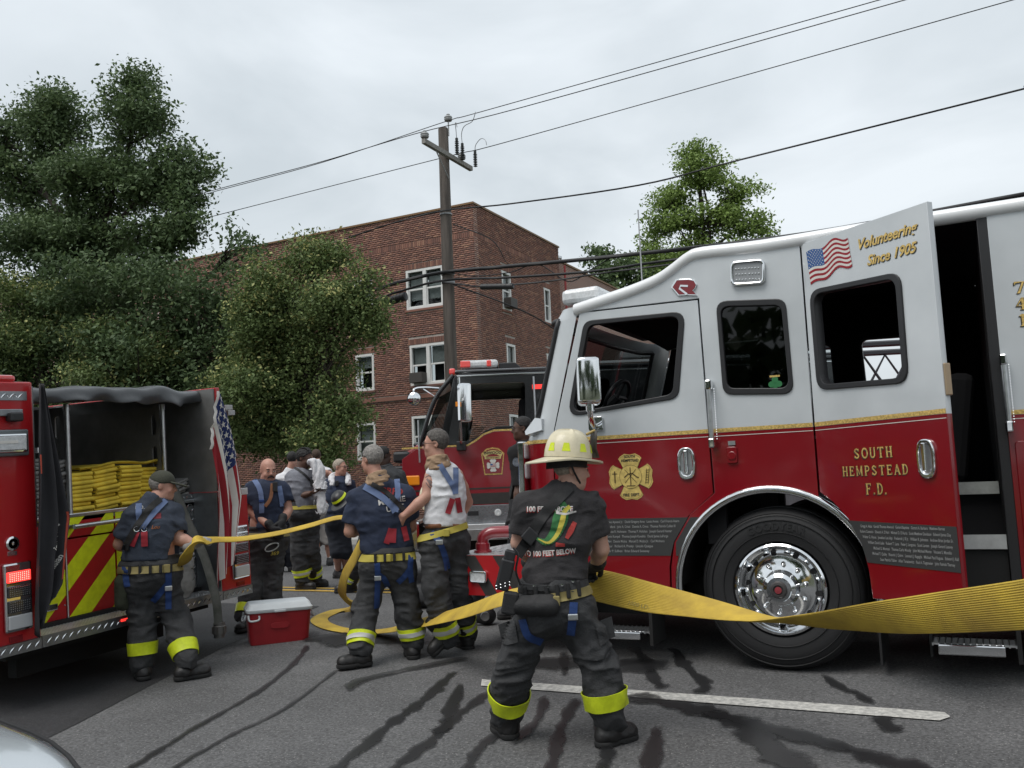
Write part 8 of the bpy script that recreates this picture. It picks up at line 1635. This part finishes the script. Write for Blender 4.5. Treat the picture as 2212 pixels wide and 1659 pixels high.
tx = xz(o, 'txt'); project_text('GRFD', .072, o['sb'], tx[0][0]+.0, tx[0][1]-.03, prr, rt_, bold=.002, rotv=-.1); project_text('MARINE', .062, o['sb'], tx[1][0], tx[1][1]-.03, prw, rt_, bold=.001, rotv=.12); project_text('UNIT', .062, o['sb'], tx[2][0], tx[2][1]-.035, prw, rt_, bold=.001, rotv=.12)
collar(o, hoodt, h=.045, big=1.12)

# ---- man in the white vest with his hand on the other's back
o = person('tank', 'man in a white sleeveless vest and sunglasses touching the grey haired man', (-.55, .83), 'ruddy', vox=.009, shirt=tankw, sleeve=0, hem=.10, trousers=bunker, stocky=1.02, hd=(-1, .12, -.02), curl=(.25, .8), hair='salt', wseed=5, legr=(.110, .092, .083), pn=((.1, 1, 0), (0, 0, -1)), lift=True, tshape=(1.3, 1.32), hs=.96)
J, rt_ = o['J'], o['root']
leg_ring(rt_, o['tb'], J['anR']+(0, 0, .13), J['knR'], .05, .14, lime); leg_ring(rt_, o['tb'], J['anR']+(0, 0, .13), J['knR'], .078, .112, silverref, 'silver_band', .014); leg_ring(rt_, o['tb'], J['anL'], J['knL'], .055, .155, lime); leg_ring(rt_, o['tb'], J['anL'], J['knL'], .087, .125, silverref, 'silver_band', .014)
ring('belt', o['tb'], J['pel']+np.array((0, 0, .06)), (-.22, 0, 1), -.025, .025, yelweb, rt_, .012, n=48, rmax=.3); ring('trouser_belt', o['tb'], J['pel']+np.array((0, 0, .115)), (-.05, 0, 1), -.016, .016, leather, rt_, .004, n=48, rmax=.3); block(o, 'buckle', yelweb, J['pel'][0]+.01, J['pel'][2]+.055, .05, .06, .02, off=.012)
for k in ('susL', 'susR'): strap('suspender', [o['sb'], bvh_of(o['body'])], xz(o, k), .045, webl, rt_, .010)
for k in ('tabL', 'tabR'): strap('suspender_tab', o['sb'], xz(o, k), .045, tabr, rt_, .012)
strap('leg_strap', o['tb'], xz(o, 'leg1'), .046, webb, rt_, .011); block(o, 'strap_buckle', alu, *xz(o, 'leg1', 1), .06, .04, .014, off=.012)
glasses(o, sun=True); collar(o, hoodt, h=.04, big=1.12); bb = bvh_of(o['body']); tp = J['shL']*.62+J['elL']*.38; ink = mat('tattoo ink', (.16, .11, .10), .7)
for pts, w in (([(-.035, .04), (-.005, .055), (.02, .045)], .010), ([(-.02, .03), (.0, .0), (.012, -.03)], .018), ([(.0, .02), (.03, -.01), (.02, -.04)], .010), ([(-.03, .0), (-.01, -.03), (.01, -.05)], .008)): project_poly([[(tp[0]+a_, tp[2]+c_) for a_, c_ in q] for q in ribbon2(pts, w)], bb, ink, rt_, 'tattoo', off=.002)
b = MB(); d = unit(J['haL']-J['wrL']); 

# ---- bald man with a moustache, facing the camera
o = person('bald', 'bald firefighter with a dark moustache and black gloves standing behind the cooler', (.12, -1), 'ruddy', vox=.0095, shirt=navy, sleeve=.55, hem=.02, trousers=bunker, stocky=1.18, hd=(.30, -.93, -.16), curl=(1.0, 1.0), gl=(glovek, glovek), wseed=9, pn=((.6, .6, 0), (-.6, .6, 0)), thick=1.08, neckr=.068, jaw=1.15, legr=(.110, .092, .083), hs=.98)
J, rt_, T = o['J'], o['root'], o['T']
b = MB(); b.tube(smoothpts([tuple(T((-.034, .090, -.062))), tuple(T((-.018, .104, -.046))), tuple(T((0, .108, -.042))), tuple(T((.018, .104, -.046))), tuple(T((.034, .090, -.062)))], 4), [.003]+[.0075]*15+[.003], 6); b.build('moustache', HAIR['dark'], rt_)
for k in ('susL', 'susR'): strap('suspender', o['sb'], xz(o, k), .05, webl, rt_, .012)
strap('chest_strap', o['sb'], xz(o, 'strapb'), .035, leather, rt_, .014); block(o, 'radio', blackp, *xz(o, 'radio', 0), .05, .10, .04, 'sb', off=.01); block(o, 'suspender_slide', webb, *xz(o, 'susL', 2), .055, .03, .014, 'sb', off=.012)
beltring(o, .045, .05, khaki)
for q in 'LR': leg_ring(rt_, o['tb'], J['an'+q]+(0, 0, .13), J['kn'+q], .02, .11, lime)
hx, hz = xz(o, 'hook', 0); b = MB(); b.tube([(hx+.06*math.cos(a)*1.1+.02, -.20, hz+.035*math.sin(a)+.02*math.cos(a)) for a in np.linspace(0, 2*math.pi, 19)[:-1]], .007, 6, close=True); b.build('carabiner', alu, rt_, smooth=50); nx_, nz_ = xz(o, 'num', 0); project_text('369', .055, o['tb'], nx_, nz_-.02, yelweb, rt_, shear=.2, bold=.001, off=.006)

# ---- man with braided hair looking at a phone
o = person('braid', 'man with braided hair and grey tee holding a phone, white towel over his shoulder', (.75, -.66), 'brown', vox=.0105, shirt=heather, sleeve=.55, hem=.06, trousers=bunker, stocky=1.2, hd=(.86, -.42, -.25), curl=(.55, .8), hair='dark', hairkw=dict(thick=.012, amp=.006), wseed=11, pn=((0, 0, 1), (-1, 0, 0)), thick=1.2, neckr=.066, legr=(.110, .092, .083), hs=.98)
J, rt_, T = o['J'], o['root'], o['T']; glasses(o)
for q in 'LR': leg_ring(rt_, o['tb'], J['an'+q]+(0, 0, .13), J['kn'+q], .04, .13, lime); leg_ring(rt_, o['tb'], J['an'+q]+(0, 0, .13), J['kn'+q], .07, .10, silverref, 'silver_band', .014)
beltring(o, .06, .045, yelweb); strap('radio_strap', o['sb'], xz(o, 'strapb'), .03, blackweb, rt_); block(o, 'radio', blackp, *xz(o, 'radio', 0), .05, .09, .04, 'sb', off=.01)
for k in range(6):
    b = MB(); x = -.045+.018*k; b.tube(smoothpts([tuple(T((x, .05, .125))), tuple(T((x*1.1, .0, .148))), tuple(T((x*1.1, -.06, .128))), tuple(T((x*.8, -.108, .06))), tuple(T((x*.5, -.11, .0)))], 4), .0085, 6); b.build('braid', HAIR['dark'], rt_, smooth=60)
ph = thing('phone', 'dark phone held flat in the braided man\'s hand', 'phone', Vector(PD['braid']['base'])); ph.rotation_euler = (0, 0, PD['braid']['rz']); hp_ = J['haL']*.8+J['wrL']*.2+unit(J['haL']-J['wrL'])*.05; b = MB(); b.obox(tuple(hp_+(0.02, -.01, .03)), (.15, .075, .009), Matrix.Rotation(.1, 3, 'Y')); b.build('phone_body', blackp, ph, bevel=.004); b = MB(); b.obox(tuple(hp_+(0.02, -.01, .0355)), (.135, .068, .003), Matrix.Rotation(.1, 3, 'Y')); b.build('screen', mat('phone screen', (.3, .32, .33), .1), ph)
tw = thing('towel', 'white towel draped over the shoulder of the man holding a phone', 'towel', Vector(PD['braid']['base'])); tw.rotation_euler = (0, 0, PD['braid']['rz'])
P = smoothpts([(p[0], -.16-.02*i, p[1]) for i, p in enumerate(xz(o, 'towel'))], 6); s = SDF((P[0][0]-.25, -.45, P[-1][2]-.2), (P[0][0]+.3, .2, P[0][2]+.15), .011)
for i in range(len(P)-1): s.cone(P[i], P[i+1], .030, .032, .01, flat=((1, 0, 0), 1.9))
s.cone(P[0], P[0]+np.array((.02, .14, -.02)), .03, .03, .02, flat=((1, 0, 0), 1.8)); s.wrinkle(.013, 15, (2.2, 1, .35), 6.6, 2); s.build('cloth', towelm, tw)

# ---- older man with glasses, shorts and a towel round his neck
o = person('old', 'older man with glasses in a navy shirt and shorts, white towel round his neck', (.7, -.7), 'ruddy', vox=.0105, shirt=navy, sleeve=.6, hem=-.05, trousers=shortn, legr=(.105, .095, .10), legcut=.12, boots=shoe, stocky=1.15, hd=(.88, -.46, .0), curl=(.6, .6), hair='fairgrey', hairkw=dict(thick=.004), wseed=13, thick=1.05)
glasses(o); J = o['J']; tw = thing('towel', 'white towel round the neck of the older man with glasses', 'towel', Vector(PD['old']['base'])); tw.rotation_euler = (0, 0, PD['old']['rz']); c = J['neck']; s = SDF(c-.3, c+.25, .010)
P = smoothpts([c+np.array(q) for q in ((-.10, -.15, -.09), (-.115, -.06, .0), (-.06, .06, .045), (.06, .06, .045), (.115, -.04, .0), (.12, -.15, -.08))], 5)
for i in range(len(P)-1): s.cone(P[i], P[i+1], .034, .034, .01)
s.wrinkle(.01, 18, (1, 1, 1), 1.6); s.build('cloth', towelm, tw); block(o, 'radio_mic', blackp, *xz(o, 'radio', 0), .05, .07, .04, 'sb', off=.012)

# ---- man wiping his head, behind
o = person('wipe', 'man in a white tee and pale shorts wiping his head behind the braided man', (.1, 1), 'ruddy', vox=.012, shirt=teew, sleeve=.55, hem=.0, trousers=shortg, legr=(.10, .095, .105), legcut=.1, boots=shoe, hd=(-.2, 1, -.2), curl=(.8, .9), hair='brown', wseed=15)
o = person('extra', 'dark haired person in a white tee turned away behind the bald firefighter', (.5, .86), 'ruddy', vox=.012, shirt=teew, sleeve=.55, hem=.0, trousers=shortn, legr=(.10, .085, .08), boots=shoe, hd=(.35, .9, -.1), curl=(.8, .9), hair='dark', wseed=21)
# ---- dark haired firefighter behind the grey haired man
o = person('dark', 'firefighter in dark turnout gear mostly hidden behind the grey haired man', (.6, .8), 'dark', vox=.012, shirt=navyb, sleeve=1.0, longs=True, hem=-.08, trousers=bunker, hd=(.8, .5, -.1), stocky=1.2, curl=(.9, .9), hair='dark', wseed=17, thick=1.15)
for q in 'LR': leg_ring(o['root'], o['tb'], o['J']['an'+q]+(0, 0, .13), o['J']['kn'+q], .05, .13, lime); leg_ring(o['root'], o['tb'], o['J']['an'+q]+(0, 0, .13), o['J']['kn'+q], .075, .105, silverref, 'silver_band', .014)
collar(o, navyb, 'coat_collar', h=.05, big=1.1)
def spare_helmet(label, loc, rot, m, band):
    h_ = thing('fire_helmet', label, 'helmet', loc, rot); h_.scale = (.85,)*3; rows = [[(.115*math.cos(t)**.7*math.cos(a), .14*math.cos(t)**.7*math.sin(a), .14*math.sin(t)) for a in np.linspace(0, 2*math.pi, 33)[:-1]] for t in np.linspace(0, 1.5, 9)]
    b = MB(); b.grid(rows, True); b.f.append(tuple(8*32+i for i in range(32))); b.mi.append(0); b.build('helmet_shell', m, h_, smooth=50); b = MB(); b.grid([[((.113+e)*math.cos(a), (.138+e*(1.2-.5*math.sin(a)))*math.sin(a), -z) for a in np.linspace(0, 2*math.pi, 33)[:-1]] for e, z in ((0, 0), (.05, .012), (.055, .018), (.05, .02), (0, .008))], True); b.build('brim', m, h_, smooth=50)
    b = MB(); b.grid([[(.117*math.cos(t)**.7*math.cos(a), .142*math.cos(t)**.7*math.sin(a), .142*math.sin(t)) for a in np.linspace(0, 2*math.pi, 33)[:-1]] for t in (.25, .5)], True); b.build('reflective_band', band, h_, smooth=50); return h_
spare_helmet('black helmet with a lime band held beside the older man', (-6.62, 8.55, 1.47), (.5, -.5, .3), blackp, lime)
spare_helmet('cream helmet hanging behind the grey haired man, half hidden by his shoulder', (-4.75, 7.6, 1.52), (1.2, .2, .3), cream, lime)
# ---- man in black at the truck's front corner
o = person('blk', 'tall man in a black shirt and glasses at the front corner of the silver truck', (-.95, -.15), 'brown', vox=.0105, shirt=mat('black polo', (.010, .010, .011), .9, noise=.2, bump=.3, bscale=120), sleeve=.95, hem=-.06, trousers=mat('black trousers', (.012, .012, .014), .85, noise=.2), legr=(.10, .085, .08), stocky=1.0, hd=(-1, -.06, -.02), hair='dark', hairkw=dict(thick=.006), wseed=19, boots=shoe, longs=False)
glasses(o); px, pz = xz(o, 'patch', 0); project_poly([[(px+.035*math.cos(R(a)), pz+.045*math.sin(R(a))) for a in range(0, 360, 24)]], o['sb'], mat('patch grey', (.13, .15, .18), .8, noise=.6, nscale=60), o['root'], 'shirt_patch', off=.005)
